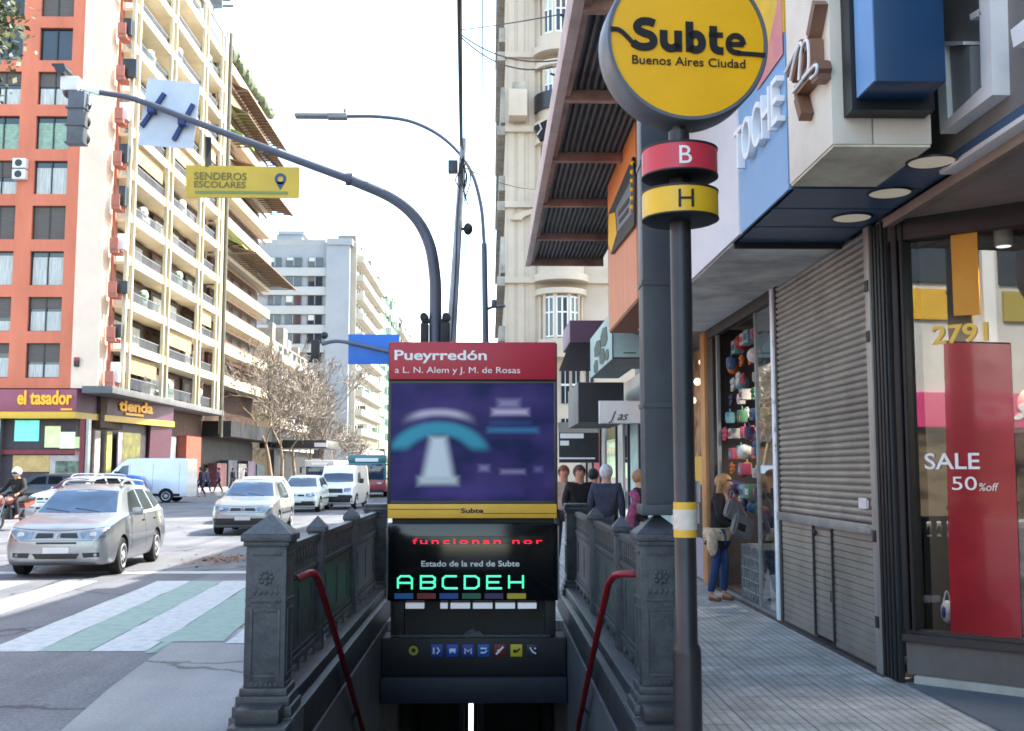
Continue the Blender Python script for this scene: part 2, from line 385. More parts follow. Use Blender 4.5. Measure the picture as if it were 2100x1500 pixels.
# the stripes go on over the dropped kerb
stripe('crosswalk_stripe', -3.02, -2.42, 10.0, -3.0, -2.75, 16.4, M_MARKG, z=.003)
stripe('crosswalk_stripe', -2.36, -1.95, 9.9, -2.7, -2.2, 16.4, M_MARKW, z=.003)
stripe('crosswalk_stripe', -6.3, -4.66, 8.4, -6.35, -4.72, 9.7, M_MARKW)
for i in range(6): stripe('crosswalk_stripe', -6.0-i*1.0, -5.5-i*1.0, 10.1, -6.35-i*1.0, -5.85-i*1.0, 16.4, M_MARKW)
stripe('stop_line', -16, -3.2, 17.55, -16, -3.2, 17.95, M_MARKW)
for i in range(7): stripe('lane_marking', -9.2, -9.05, 52+i*9, -9.2, -9.05, 56+i*9, M_MARKW)
b = MB(mat('brown_leaf_litter', (150, 110, 78), .9, 0, .35, 25))
for _ in range(420):
    a = RND.gauss(0, 1); c = RND.gauss(0, 1); q = Vector((-4.9+a*.32, 20.3+c*.55, RZ+.012)); t = RND.uniform(0, 6.3); s_ = RND.uniform(.015, .05)
    u = Vector((math.cos(t), math.sin(t), RND.uniform(-.3, .3)))*s_; v = Vector((-math.sin(t), math.cos(t), RND.uniform(-.3, .3)))*s_*.6
    b.poly([q-u, q+v, q+u, q-v])
tag(b.build('leaf_litter', fixn=False), 'patch of brown leaf litter on the asphalt', 'litter', kind='stuff')

# stairwell below the pavement
M_WALLG = mat('stairwell_grey_wall', (84, 88, 94), .6, 0, .2, 1.5, .2, 30, stretch=(1, 1, .4))
M_STEP = mat('dark_stone_steps', (60, 60, 62), .7, 0, .2, 4)
b = MB(M_WALLG)
b.box(-1.14, -1.04, 5.9, 17, -6.8, -.004); b.box(.76, .86, 5.9, 17, -6.8, -.004)
b.box(-1.14, .86, 17, 17.2, -6.8, RZ-.45); b.box(-1.03, .75, 5.9, 6.0, -6.8, -.005)
b.box(-1.14, .86, 11.12, 17, -.75, -.52)
structure(b.build('stairwell_wall'))
b = MB(M_STEP)
for k in range(20): b.box(-1.03, .75, 6.05+k*.29, 6.05+(k+1)*.29+.02, -6.6, -.17*(k+1))
b.box(-1.03, .75, 11.9, 16.98, -6.7, -3.42)
structure(b.build('stairs'))
b = MB(M_IRON_D)     # plinth kerbs the railings stand on
b.box(-1.36, -1.05, 5.75, 12.2, .004, .22, .015); b.box(.77, 1.08, 5.75, 12.2, .004, .22, .015)
b.box(-1.33, -1.10, 5.8, 12.2, .219, .30, .012); b.box(.82, 1.05, 5.8, 12.2, .219, .30, .012)
structure(b.build('stairwell_kerb'))
# ================================================================== SUBWAY ENTRANCE
def post(b, x, y, wdt, ztop, cap='pyramid', base=True):
    h = wdt/2
    if base:
        for k, (e, z0, z1) in enumerate(((.062, .004, .23), (.048, .23, .285), (.034, .285, .335), (.018, .335, .375))): b.box(x-h-e, x+h+e, y-h-e, y+h+e, z0, z1, .006)
        b.box(x-h, x+h, y-h, y+h, .375, ztop-.10, .006)
        for sx, sy in ((0, -1), (1, 0), (-1, 0)):      # raised frames and a rosette on the faces
            def fr(u0, u1, z0, z1, t=.007):
                if sy: b.box(x+u0, x+u1, y-h-t, y-h+.001, z0, z1, .002)
                else: b.box(x+sx*h-(.001 if sx > 0 else t), x+sx*h+(t if sx > 0 else .001), y+u0, y+u1, z0, z1, .002)
            a = h*.74; zl, zh = .43, ztop-.44
            fr(-a, -a+.014, zl, zh); fr(a-.014, a, zl, zh); fr(-a+.015, a-.015, zl, zl+.014); fr(-a+.015, a-.015, zh-.014, zh)
            fr(-a, a, zh+.035, zh+.055); fr(-a, a, ztop-.15, ztop-.135)
            for k in range(6): fr(-a+.01+k*.026, -a+.024+k*.026, .385, .40)
            if sy:
                for k in range(8):
                    t = 2*PI*k/8; b.ball((x+.032*math.cos(t), y-h-.002, zh+.17+.032*math.sin(t)), (.012, .007, .012), 8, 6)
                b.ball((x, y-h-.002, zh+.17), (.014, .01, .014), 8, 6)
                for k in range(5): b.ball((x-.06+k*.03, y-h-.001, zh+.09), (.011, .006, .017), 8, 6)
    else: b.box(x-h, x+h, y-h, y+h, .30, ztop-.10, .004)
    e = .028 if base else .02
    b.box(x-h-e*.5, x+h+e*.5, y-h-e*.5, y+h+e*.5, ztop-.10, ztop-.075, .005)
    b.box(x-h-e, x+h+e, y-h-e, y+h+e, ztop-.074, ztop-.035, .008)
    if cap == 'pyramid':
        q = h+e*.85; t = b._v((x, y, ztop+(.075 if base else .045))); vs = [b._v((x+sx*q, y+sy*q, ztop-.034)) for sx, sy in ((-1, -1), (1, -1), (1, 1), (-1, 1))]
        for k in range(4): b.face([vs[k], vs[(k+1) % 4], t])
    else: b.box(x-h-e*.6, x+h+e*.6, y-h-e*.6, y+h+e*.6, ztop-.034, ztop, .01)
def railing(x, label, near, far):
    ys = [6.1, 7.75, 9.65, 11.8]; ZT = 1.20
    t = thing('iron_railing', label, 'railing', (x, 9, 0), 'grey cast iron railings either side of the stair')
    for i, y in enumerate(ys):
        b = MB(M_IRON)
        if i == 0: post(b, x, y, .222, 1.235)
        elif i == 3: post(b, x, y, .222, 1.19, 'flat')
        else: post(b, x, y, .10, 1.185, 'pyramid', False)
        b.build('post', t)
    for i, (a, c) in enumerate(zip(ys, ys[1:])):
        y0 = a + (.115 if i == 0 else .052); y1 = c - (.115 if i == 2 else .052)
        b = MB(M_IRON)
        b.box(x-.03, x+.03, y0, y1, ZT-.14, ZT-.09, .006)     # top rail
        b.box(x-.022, x+.022, y0, y1, .885, .915, .004); b.box(x-.025, x+.025, y0, y1, .36, .40, .005)
        n = max(6, int((y1-y0)/.105)); st = (y1-y0)/n
        for k in range(n):                                    # frieze of little balusters
            b.box(x-.013, x+.013, y0+k*st+st*.12, y0+k*st+st*.56, .914, ZT-.139, .003)
            if k: b.ball((x, y0+k*st-st*.16, .987), (.011, .02, .032), 6, 5)
        b.box(x-.011, x+.011, y0, y1, .96, .972)
        b.build('frieze', t)
        b = MB(M_IRON)
        b.box(x-.008, x+.008, y0, y1, .40, .885)              # sheet infill with raised frame
        for sx in (-1, 1):
            for z0, z1 in ((.42, .435), (.85, .865)): b.box(x+sx*.009, x+sx*.019, y0+.04, y1-.04, z0, z1)
            for yy in (y0+.04, y1-.055): b.box(x+sx*.009, x+sx*.019, yy, yy+.015, .436, .849)
            for k in range(3):
                yy = y0+(y1-y0)*(k+.5)/3; b.box(x+sx*.009, x+sx*.016, yy-.006, yy+.006, .50, .80)
        for k in range(5):
            yy = y0+(y1-y0)*(k+.5)/5; b.box(x-.02, x+.02, yy-.05, yy+.05, .30, .36, .008)
        b.build('infill_panel', t)
    return t
railing(-1.22, 'grey cast iron railing on the road side of the subway stair', 0, 0)
railing(.95, 'grey cast iron railing on the shop side of the subway stair', 0, 0)
# tall column rising from the shop-side post
b = MB(mat('column_grey_paint', (66, 73, 80), .45, 0, .10, 3, .1, 40))
b.box(.872, 1.036, 6.02, 6.184, 1.33, 3.95, .01); b.box(.85, 1.06, 6.0, 6.21, 1.30, 1.36, .01); b.box(.86, 1.05, 6.01, 6.2, 3.95, 4.0, .01)
for z in (1.9, 2.6, 3.3): b.box(.866, 1.042, 6.014, 6.19, z, z+.03, .004)
tag(b.build('iron_column'), 'tall grey square column rising from the shop-side railing post', 'column')
# red handrails
def handrail(pts, label, brk):
    t = thing('handrail', label, 'handrail', pts[0], 'red handrails going down the subway stair')
    b = MB(mat('red_gloss_paint', (128, 18, 30), .42, 0, .12, 6)); b.tube(curve_pts(pts, 8), .021, 12); b.build('rail', t)
    for p, q in brk:
        b = MB(M_IRON_D); b.tube([p, q], .011, 8); b.build('bracket', t)
    return t
handrail([(-1.10, 6.3, .93), (-1.04, 6.33, .955), (-1.015, 6.42, .93), (-1.01, 6.75, .75), (-1.0, 8.6, -.38), (-1.0, 12, -2.45)], 'red tube handrail on the road side of the stair', [((-1.0, 8.4, -.27), (-1.05, 8.4, -.36)), ((-1.0, 10, -1.25), (-1.05, 10, -1.35))])
handrail([(.92, 6.33, .80), (.90, 6.33, .93), (.78, 6.36, .945), (.735, 6.5, .90), (.72, 6.8, .72), (.71, 8.6, -.40), (.71, 12, -2.5)], 'red tube handrail on the shop side of the stair', [((.71, 8.3, -.22), (.77, 8.3, -.3)), ((.71, 10, -1.27), (.77, 10, -1.37))])

# lintel with pictograms over the passage
YS = 10.6
def poster_mat():
    m = bpy.data.materials.new('blurred_poster_print'); m.use_nodes = True; N = m.node_tree.nodes; L = m.node_tree.links
    b = N['Principled BSDF']; b.inputs['Roughness'].default_value = .4; b.inputs['Specular IOR Level'].default_value = .15
    tc = N.new('ShaderNodeTexCoord'); sp = N.new('ShaderNodeSeparateXYZ'); L.new(tc.outputs['Generated'], sp.inputs[0]); X, Z = sp.outputs[0], sp.outputs[2]
    def mth(op, a, c=None, d=None):
        n = N.new('ShaderNodeMath'); n.operation = op; n.use_clamp = False
        for i, v in enumerate((a, c, d)):
            if v is None: continue
            if isinstance(v, (int, float)): n.inputs[i].default_value = v
            else: L.new(v, n.inputs[i])
        return n.outputs[0]
    def soft(d, e):      # 1 inside (d<0) to 0 outside over e
        n = N.new('ShaderNodeMapRange'); n.interpolation_type = 'SMOOTHSTEP'; n.inputs[1].default_value = -e; n.inputs[2].default_value = e; n.inputs[3].default_value = 1; n.inputs[4].default_value = 0
        L.new(d, n.inputs[0]); return n.outputs[0]
    def boxd(cx, cz, w_, h_): return mth('MAXIMUM', mth('SUBTRACT', mth('ABSOLUTE', mth('SUBTRACT', X, cx)), w_), mth('SUBTRACT', mth('ABSOLUTE', mth('SUBTRACT', Z, cz)), h_))
    def ringd(cx, cz, r, t, sz=1.0):
        dx = mth('SUBTRACT', X, cx); dz = mth('MULTIPLY', mth('SUBTRACT', Z, cz), sz)
        return mth('SUBTRACT', mth('ABSOLUTE', mth('SUBTRACT', mth('SQRT', mth('ADD', mth('MULTIPLY', dx, dx), mth('MULTIPLY', dz, dz))), r)), t)
    cur = None
    nz = N.new('ShaderNodeTexNoise'); nz.inputs['Scale'].default_value = 3.2; L.new(tc.outputs['Generated'], nz.inputs[0])
    cr = N.new('ShaderNodeValToRGB'); cr.color_ramp.elements[0].color = lin((22, 32, 80)); cr.color_ramp.elements[1].color = lin((70, 56, 116)); cr.color_ramp.elements[0].position = .35; cr.color_ramp.elements[1].position = .68
    L.new(nz.outputs[0], cr.inputs[0]); cur = cr.outputs[0]
    def lay(mask, c, k=1.0):
        nonlocal cur
        mx = N.new('ShaderNodeMix'); mx.data_type = 'RGBA'; L.new(mth('MULTIPLY', mask, k), mx.inputs[0]); L.new(cur, mx.inputs[6]); mx.inputs[7].default_value = lin(c); cur = mx.outputs[2]
    up = soft(mth('SUBTRACT', .44, Z), .05)
    lay(mth('MULTIPLY', soft(ringd(.295, .36, .255, .055), .035), up), (64, 156, 178), .95)
    lay(mth('MULTIPLY', soft(ringd(.295, .33, .40, .022, .95), .035), soft(boxd(.295, .78, .17, .2), .08)), (214, 206, 220), .9)
    wid = mth('ADD', .035, mth('MULTIPLY', mth('MAXIMUM', mth('SUBTRACT', .62, Z), 0), .14))
    lay(soft(mth('MAXIMUM', mth('SUBTRACT', mth('ABSOLUTE', mth('SUBTRACT', X, .29)), wid), mth('SUBTRACT', mth('ABSOLUTE', mth('SUBTRACT', Z, .36)), .18)), .035), (212, 224, 226), .97)
    lay(soft(boxd(.29, .165, .115, .03), .035), (202, 214, 212), .95)
    lay(soft(boxd(.72, .83, .06, .03), .035), (165, 158, 188), .8); lay(soft(boxd(.73, .755, .105, .022), .03), (206, 198, 218), .95)
    lay(soft(boxd(.745, .60, .15, .018), .03), (58, 134, 170), .9); lay(soft(boxd(.73, .66, .12, .012), .03), (52, 92, 138), .6)
    lay(soft(boxd(.57, .275, .025, .022), .028), (160, 152, 190), .8); lay(soft(boxd(.745, .245, .07, .016), .025), (158, 150, 186), .8); lay(soft(boxd(.90, .265, .02, .02), .025), (120, 116, 166), .8)
    lay(soft(boxd(.5, .08, .3, .03), .06), (78, 66, 140), .6)
    L.new(cur, b.inputs['Base Color'])
    return m
t = thing('station_sign', 'square station sign with red header Pueyrredón above a blurred purple poster', 'sign', (-.17, YS, .25))
x0, x1 = P(797, 900, YS).x, P(1141, 900, YS).x
za, zb_, zc, zd, ze, zf = [P(968, y, YS).z for y in (703, 779, 785, 1027, 1034, 1063)]
b = MB(M_BLACK); b.box(x0-.012, x1+.012, YS+.02, YS+.22, ze-.14, za-.002, .01); b.build('housing', t)
b = MB(M_RED); b.box(x0, x1, YS-.012, YS+.23, zb_, za+.004, .006); h1 = b.build('header', t)
b = MB(M_OFFW); X3, Z3 = Vector((1, 0, 0)), Vector((0, 0, 1))
b.text('Pueyrredón', P(809, 738, YS-.014), X3, Z3, .098, width=P(998, 738, YS).x-P(809, 738, YS).x, ext=.003, bold=.022)
b.text('a L. N. Alem y J. M. de Rosas', P(810, 765, YS-.014), X3, Z3, .062, width=P(1066, 738, YS).x-P(810, 738, YS).x, ext=.003)
b.build('lettering', h1)
b = MB(poster_mat()); b.box(x0+.02, x1-.02, YS-.002, YS+.019, zd, zc-.01); b.build('poster', t)
b = MB(M_CHAR); b.box(x0-.008, x0+.024, YS-.006, YS+.02, zd-.02, zc+.01, .003); b.box(x1-.024, x1+.008, YS-.006, YS+.02, zd-.02, zc+.01, .003); b.box(x0+.024, x1-.024, YS-.005, YS+.02, zd-.025, zd-.001); b.box(x0+.024, x1-.024, YS-.005, YS+.02, zc-.008, zc+.012)
b.build('frame', t)
b = MB(M_YEL2); b.box(x0, x1, YS-.012, YS+.21, zf, ze, .005); f1 = b.build('footer_band', t)
b = MB(M_BLACK); zt_ = (ze+zf)/2; b.text('Subte', P(968, 1052, YS-.014), X3, Z3, .045, width=.22, ext=.003, bold=.03, align='CENTER')
b.box(x0+.005, P(944, 1050, YS).x, YS-.015, YS-.012, zt_+.015, zt_+.021); b.box(P(990, 1050, YS).x, x1-.005, YS-.015, YS-.012, zt_-.026, zt_-.02); b.build('lettering', f1)
# LED status display
t = thing('led_display', 'black LED status display with red and green letters under the station sign', 'display', (-.17, YS, 0))
z1, z0 = P(968, 1073, YS).z, P(968, 1232, YS).z; xa, xb = P(796, 1150, YS).x, P(1144, 1150, YS).x
b = MB(mat('gloss_black_housing', (14, 15, 18), .12, 0, .1)); b.box(xa, xb, YS-.05, YS+.2, z0, z1, .02); b.build('housing', t)
b = MB(M_STEEL); b.tube([(xa-.004, YS-.055, z0+.02), (xa-.004, YS-.055, z1-.03)], .008, 8); b.tube([(xb+.004, YS-.055, z0+.02), (xb+.004, YS-.055, z1-.03)], .008, 8); b.build('trim', t)
def tx(name, s, px, py, h, pw, m, bold=0, **k):
    b = MB(m); b.text(s, P(px, py, YS-.056), X3, Z3, h, width=P(px+pw, py, YS).x-P(px, py, YS).x, ext=.003, bold=bold, **k); return b.build(name, t)
tx('red_lettering', 'funcionan nor', 846, 1116, .055, 265, mat('red_led', (255, 20, 50), .5, var=0, emit=.42), .0, spacing=1.25)
b = MB(mat('gloss_black_housing', (14, 15, 18))); z_ = P(968, 1117, YS).z
for k in range(7): b.box(P(840, 1100, YS).x, P(1116, 1100, YS).x, YS-.0625, YS-.0605, z_+.008+k*.012, z_+.012+k*.012)
b.build('dot_mask', t)
tx('header_lettering', 'Estado de la red de Subte', 864, 1162, .055, 200, M_OFFW, .012)
SEG = {'A': [((0, 0), (0, .8), (.2, 1), (.8, 1), (1, .8), (1, 0)), ((0, .45), (1, .45))], 'B': [((0, 0), (0, 1), (.8, 1), (1, .85), (1, .62), (.85, .5), (1, .38), (1, .15), (.8, 0), (0, 0)), ((0, .5), (.85, .5))], 'C': [((1, 1), (.2, 1), (0, .8), (0, .2), (.2, 0), (1, 0))], 'D': [((0, 0), (0, 1), (.75, 1), (1, .8), (1, .2), (.75, 0), (0, 0))], 'E': [((1, 1), (0, 1), (0, 0), (1, 0)), ((0, .5), (.8, .5))], 'H': [((0, 0), (0, 1)), ((1, 0), (1, 1)), ((0, .5), (1, .5))]}
M_GLED = mat('green_led', (70, 235, 160), .5, var=0, emit=.28)
for k, ch in enumerate('ABCDEH'):
    b = MB(M_GLED); o = P((816, 863, 908, 953, 999, 1044)[k], 1207, YS-.06); ww, hh = .135, .115
    for st in SEG[ch]:
        for u, v in zip(st, st[1:]): b.bar(o+Vector((u[0]*ww, 0, u[1]*hh)), o+Vector((v[0]*ww, 0, v[1]*hh)), .017, .006, up=(0, 1, 0)); b.box(o.x+v[0]*ww-.0085, o.x+v[0]*ww+.0085, o.y-.0035, o.y+.0035, o.z+v[1]*hh-.0085, o.z+v[1]*hh+.0085)
    b.build('led_letter', t)
for k, c in enumerate(((20, 110, 175), (140, 40, 45), (20, 80, 160), (30, 110, 80), (60, 50, 90), (200, 180, 50))):
    b = MB(mat('line_tab_%s' % 'abcdeh'[k], c, .4, var=.05)); a = P(810+k*46, 1216, YS); q = P(848+k*46, 1227, YS); b.box(a.x, q.x, YS-.056, YS-.05, q.z, a.z); b.build('colour_tab', t)
for k in range(6):
    px = (832, 903, 924, 970, 1016, 1062)[k]; pw = (38, 15, 40, 40, 40, 38)[k]
    b = MB(mat('glowing_tab', (225, 228, 235), .5, var=0, emit=.05)); a = P(px, 1237, YS); q = P(px+pw, 1248, YS); b.box(a.x, q.x, YS-.03, YS+.05, q.z, a.z, .003); b.build('white_tab', t)  # faint glow added so the white tabs read bright
for px in (806, 1118):
    b = MB(M_BLACK); a = P(px, 1235, YS); q = P(px+22, 1300, YS); b.box(a.x, q.x, YS+.02, YS+.14, q.z-.02, z0+.01, .004); b.build('leg', t)
b = MB(M_BLACK); b.box(xa+.03, xb-.03, YS+.06, YS+.12, z1-.02, P(968, 1066, YS).z+.02); b.build('mount', t); b = MB(M_BLACK); b.box(xa+.02, xb-.02, YS+.1, YS+.13, -.055, z0+.02); b.build('back_panel', t)
t = thing('lintel_board', 'dark lintel board with a row of square pictograms over the stair', 'sign', (-.15, YS, -.7))
M_NAVY = mat('navy_black_paint', (19, 22, 28), .5, 0, .15, 3)
b = MB(M_NAVY); b.box(-1.03, .75, YS-.02, YS+.4, -.42, -.06, .012); b.build('board', t)
b = MB(mat('bluish_steel_beam', (40, 47, 57), .5, .2, .15, 3)); b.box(-1.03, .75, YS-.12, YS+.3, -.66, -.425, .01); b.build('beam', t)
b = MB(M_IRON); b.box(-.86, .60, YS-.03, YS+.05, -.058, -.035, .004); b.prism([(-.25, YS-.03, -.036), (-.05, YS-.03, -.036), (-.08, YS-.03, .0), (-.12, YS-.03, .0), (-.15, YS-.03, .03), (-.2, YS-.03, 0)], (0, .05, 0)); b.build('finial', t)
cols = [((170, 160, 60), 848), ((20, 70, 170), 896), ((20, 80, 185), 928), ((18, 66, 160), 960), ((22, 92, 180), 992), ((120, 20, 34), 1025), ((205, 190, 40), 1059), ((30, 38, 60), 1093)]
for k, (c, px) in enumerate(cols):
    pm = mat('pictogram_%d' % k, c, .4, var=.05); a = P(px-12, 1322, YS-.024); q = P(px+12, 1347, YS-.024); cx_, cz_ = (a.x+q.x)/2, (a.z+q.z)/2
    b = MB(pm)
    if k == 0: b.lathe([(.045, 0), (.045, .006), (.022, .006), (.022, 0)], (cx_, YS-.028, cz_), 'Y', 20, closed=True)
    else: b.box(a.x, q.x, YS-.028, YS-.02, q.z, a.z, .003)
    o = b.build('pictogram', t)
    b = MB(M_OFFW if k not in (6, 0) else M_BLACK); y = YS-.032
    def ln(*p, r=.008): b.tube([(cx_+u, y, cz_+v) for u, v in p], r, 6)
    if k == 0: b.box(cx_-.06, cx_+.06, y, y+.006, cz_+.062, cz_+.068)
    if k == 1: ln((-.03, .03), (-.03, -.03), r=.01); ln((.0, -.03), (.025, 0), (.0, .03))
    if k == 2: b.box(cx_-.03, cx_+.03, y, y+.006, cz_-.01, cz_+.02); ln((-.02, -.025), (-.02, .0)); ln((.02, -.025), (.02, .0))
    if k == 3: ln((-.03, -.03), (-.03, .02), (.0, -.01), (.03, .02), (.03, -.03))
    if k == 4: ln((-.03, .02), (.03, .02)); ln((-.03, -.02), (.01, -.02), (.03, 0))
    if k == 5: ln((-.035, -.035), (.035, .035), r=.01); ln((-.02, .01), (.0, -.02))
    if k == 6: b.box(cx_-.03, cx_+.0, y, y+.006, cz_-.02, cz_+.01); ln((.0, -.01), (.035, .02))
    if k == 7: ln((-.03, .03), (-.005, -.01), (.03, -.03)); b.ball((cx_+.02, y, cz_+.02), .009, 8, 6)
    b.build('symbol', o)
t = thing('passage_strip', 'bright vertical glowing strip deep inside the subway passage', 'lamp', (-.16, 13.2, -3.4))
b = MB(mat('glow_tube', (235, 240, 240), .5, var=0, emit=.5)); a = P(966, 1440, 13.2); b.tube([(a.x, 13.2, -3.0), (a.x, 13.2, a.z)], .028, 12); b.build('tube', t)  # glowing tube added for a bright strip down the passage
b = MB(M_CHAR); b.box(a.x-.16, a.x-.08, 13.16, 13.24, -3.4, a.z+.02, .006); b.box(a.x+.08, a.x+.16, 13.16, 13.24, -3.4, a.z+.02, .006); b.box(a.x-.2, a.x+.2, 13.1, 13.3, a.z+.02, a.z+.14, .006); b.build('fitting', t)

# ------------------------------------------------------------------ round Subte sign on its pole
YP = 5.1
t = thing('subway_sign', 'round yellow Subte sign on a dark pole with line drums B and H', 'sign', (.927, YP, 0))
M_POLE = mat('dark_pole_paint', (50, 51, 54), .38, .25, .14, 4, .1, 60)
b = MB(M_POLE); b.lathe([(.066, .004), (.066, .70), (.062, .73), (.051, .75), (.0505, 3.2)], (.927, YP, 0), n=32); b.lathe([(.11, .003), (.11, .02), (.068, .05)], (.927, YP, 0), n=24); b.build('pole', t)
b = MB(M_YEL2); z1, z0 = P(1400, 1030, YP).z, P(1400, 1102, YP).z; b.lathe([(.0545, z0), (.0545, z1)], (.927, YP, 0), n=32); bd = b.build('band', t)
b = MB(mat('paper_label', (212, 205, 190), .6, 0, .1, 20)); b.lathe([(.056, z0+.035), (.056, z1-.035)], (.927, YP, 0), n=32); b.build('label', bd)
b = MB(mat('flyer_paper', (206, 190, 192), .7, 0, .12, 12)); b.T = Matrix.Translation((.927, YP, 0)) @ Matrix.Rotation(rad(28), 4, 'Z'); b.box(.051, .054, -.05, .03, 1.40, 1.50); b.box(.051, .0535, -.04, .05, 1.30, 1.395); b.build('flyer', t)
def drum(zc, c, letter, lc, nm):
    zc += .014
    b = MB(mat(nm, c, .32, 0, .05, 4)); b.lathe([(.05, zc-.062), (.183, zc-.062), (.183, zc+.060), (.05, zc+.060)], (.927, YP, 0), n=48); d = b.build('line_drum', t)
    b = MB(M_BLACK); b.lathe([(.05, zc-.078), (.17, zc-.078), (.186, zc-.070), (.186, zc-.0625), (.05, zc-.0622)], (.927, YP, 0), n=48)
    b.lathe([(.05, zc+.0605), (.186, zc+.0605), (.186, zc+.070), (.05, zc+.070)], (.927, YP, 0), n=48); b.build('rim', d)
    b = MB(lc); b.text(letter, (0, 0, 0), X3, Z3, .090, ext=.004, bold=.0, align='CENTER')
    for v in b.bm.verts:                       # wrap the letter round the drum
        a = v.co.x/.183 - .02; rr = .183 - v.co.y*.9 + .0005; v.co = Vector((.927+rr*math.sin(a), YP-rr*math.cos(a), zc-.045+v.co.z))
    b.build('letter', d)
drum(P(1400, 411, YP-.18).z, (232, 184, 34), 'H', M_INK, 'drum_yellow')
drum(P(1400, 322, YP-.18).z, (206, 52, 70), 'B', M_OFFW, 'drum_red')
dc = P(1409, 86, YP-.08); DR = .392; dr = Matrix.Rotation(rad(5.0), 4, 'Z')
T = Matrix.Translation((.951, YP, dc.z)) @ dr
b = MB(mat('sign_rim_grey', (104, 109, 116), .4, .2, .08, 4)); b.T = T
b.lathe([(DR*.9, .13), (DR, .12), (DR+.012, .09), (DR+.012, -.09), (DR+.004, -.105), (DR-.012, -.105), (DR-.012, -.09)], (0, 0, 0), 'Y', 72); dk = b.build('disc_housing', t)
b = MB(M_POLE); b.lathe([(.03, 2.9), (.03, dc.z-DR+.02)], (.927, YP, 0), n=20); b.build('neck', t)
b = MB(M_YEL); b.T = T; b.lathe([(DR-.012, -.085), (DR-.013, -.098), (.3, -.101), (.02, -.102)], (0, 0, 0), 'Y', 72); b.build('disc_face', t)
b = MB(M_INK); b.T = T
def arcp(pts, r, yy=-.104):
    b.tube([(x, yy, z) for x, z in pts], r, 8)
k = .392/169.0*1.0                         # metres per photo pixel on the disc
cxp, cyp = 1409, 86
def lg(l): return [(((x/3+1220)-1409)*.00232, -((y/3)-89)*.00232) for x, y in l]
for wd_, l in ((.038, [(352, 172), (315, 160), (270, 162), (242, 185), (248, 216), (285, 235), (328, 250), (346, 282), (332, 312), (295, 325), (250, 322), (212, 300)]), (.021, [(216, 306), (165, 252), (128, 224), (100, 218), (72, 218)]),
               (.038, [(410, 212), (410, 285), (424, 316), (455, 328), (488, 316), (502, 296)]), (.038, [(502, 212), (502, 346)]), (.038, [(575, 150), (575, 346)]), (.038, [(577, 256), (596, 234), (622, 230), (646, 248), (655, 285), (646, 314), (622, 330), (596, 328), (577, 310)]),
               (.038, [(728, 172), (728, 290), (738, 318), (762, 330), (792, 332)]), (.025, [(700, 228), (790, 228)]), (.024, [(826, 284), (922, 284)]), (.027, [(922, 284), (912, 250), (886, 230), (858, 230), (832, 250), (824, 285), (834, 318), (862, 336), (900, 340)]), (.021, [(880, 341), (970, 343), (1062, 346)])):
    b.stroke(lg(l), wd_, (0, -.1035, 0), X3, Z3, .005)
b.text('Buenos Aires Ciudad', (-.278, -.1035, -.130), X3, Z3, .044, width=.56, ext=.003, bold=.004)
b.build('lettering', t)
# ================================================================== MASTS, LAMPS, WIRES
YM = 14.0
def pxs(lst, Y): return [P(a, b_, Y) for a, b_ in lst]
t = thing('traffic_mast', 'grey traffic light mast with long curved arm over the road', 'traffic light', (P(893, 900, YM).x, YM, 0))
xb = P(893, 700, YM).x
b = MB(M_GPOLE)
pts = [Vector((xb, YM, .004)), Vector((xb, YM, 1.5))] + curve_pts(pxs([(893, 640), (892, 570), (880, 500), (850, 445), (800, 405), (720, 370)], YM), 6)
n = len(pts); b.tube(pts, [.082]*2 + [.082-.016*(i/(n-2)) for i in range(n-2)], 16); b.build('pole', t)
b = MB(M_GPOLE); pts = curve_pts(pxs([(716, 368), (540, 303), (400, 250), (280, 205), (205, 190)], YM), 5); n = len(pts); b.tube(pts, [.058-.024*i/(n-1) for i in range(n)], 14); b.lathe([(.085, -.04), (.085, .04)], P(716, 368, YM), 'X', 14); b.build('arm', t)
c = P(893, 660, YM)
b = MB(M_BLACK); b.box(c.x-.18, c.x+.16, YM-.06, YM+.06, c.z-.02, c.z+.03, .01); b.box(c.x+.07, c.x+.19, YM-.1, YM+.1, c.z-.3, c.z-.02, .01); b.box(c.x-.19, c.x-.09, YM-.1, YM+.1, c.z-.32, c.z-.03, .01)
for sx in (-.15, .14): b.lathe([(.05, -.09), (.06, .09)], (c.x+sx, YM, c.z+.06), 'Y', 12)
b.build('pole_signal', t)
# signal head at the arm's end
c = P(163, 235, YM)
b = MB(mat('signal_head_grey', (92, 98, 104), .5, 0, .15, 8)); b.box(c.x-.11, c.x+.11, YM-.14, YM+.02, c.z-.42, c.z+.28, .02)
for k in range(3): b.box(c.x-.13, c.x+.12, YM-.16, YM+.03, c.z-.43+k*.235, c.z-.412+k*.235)
sh = b.build('signal_head', t)
b = MB(M_BLACK)
for k in range(3): b.lathe([(.085, .0), (.095, .14), (.085, .14), (.075, .02)], (c.x, YM+.02, c.z-.29+k*.235), 'Y', 14)
b.build('visor', sh)
b = MB(M_WHITE); q = P(150, 175, YM); b.box(q.x-.14, q.x+.1, YM-.1, YM+.08, q.z-.1, q.z+.10, .03); b.bar(q, P(205, 192, YM), .05); b.bar(P(180, 190, YM), P(180, 215, YM), .05); b.build('camera_housing', t)
b = MB(M_CHAR); q = P(133, 150, YM); b.lathe([(.07, -.14), (.075, .1), (.06, .14)], (q.x, YM-.02, q.z), 'Y', 14); b.box(q.x-.13, q.x+.03, YM-.12, YM+.1, q.z+.06, q.z+.085); b.ball(P(142, 190, YM), .085, 12, 8); b.build('dome_camera', t)
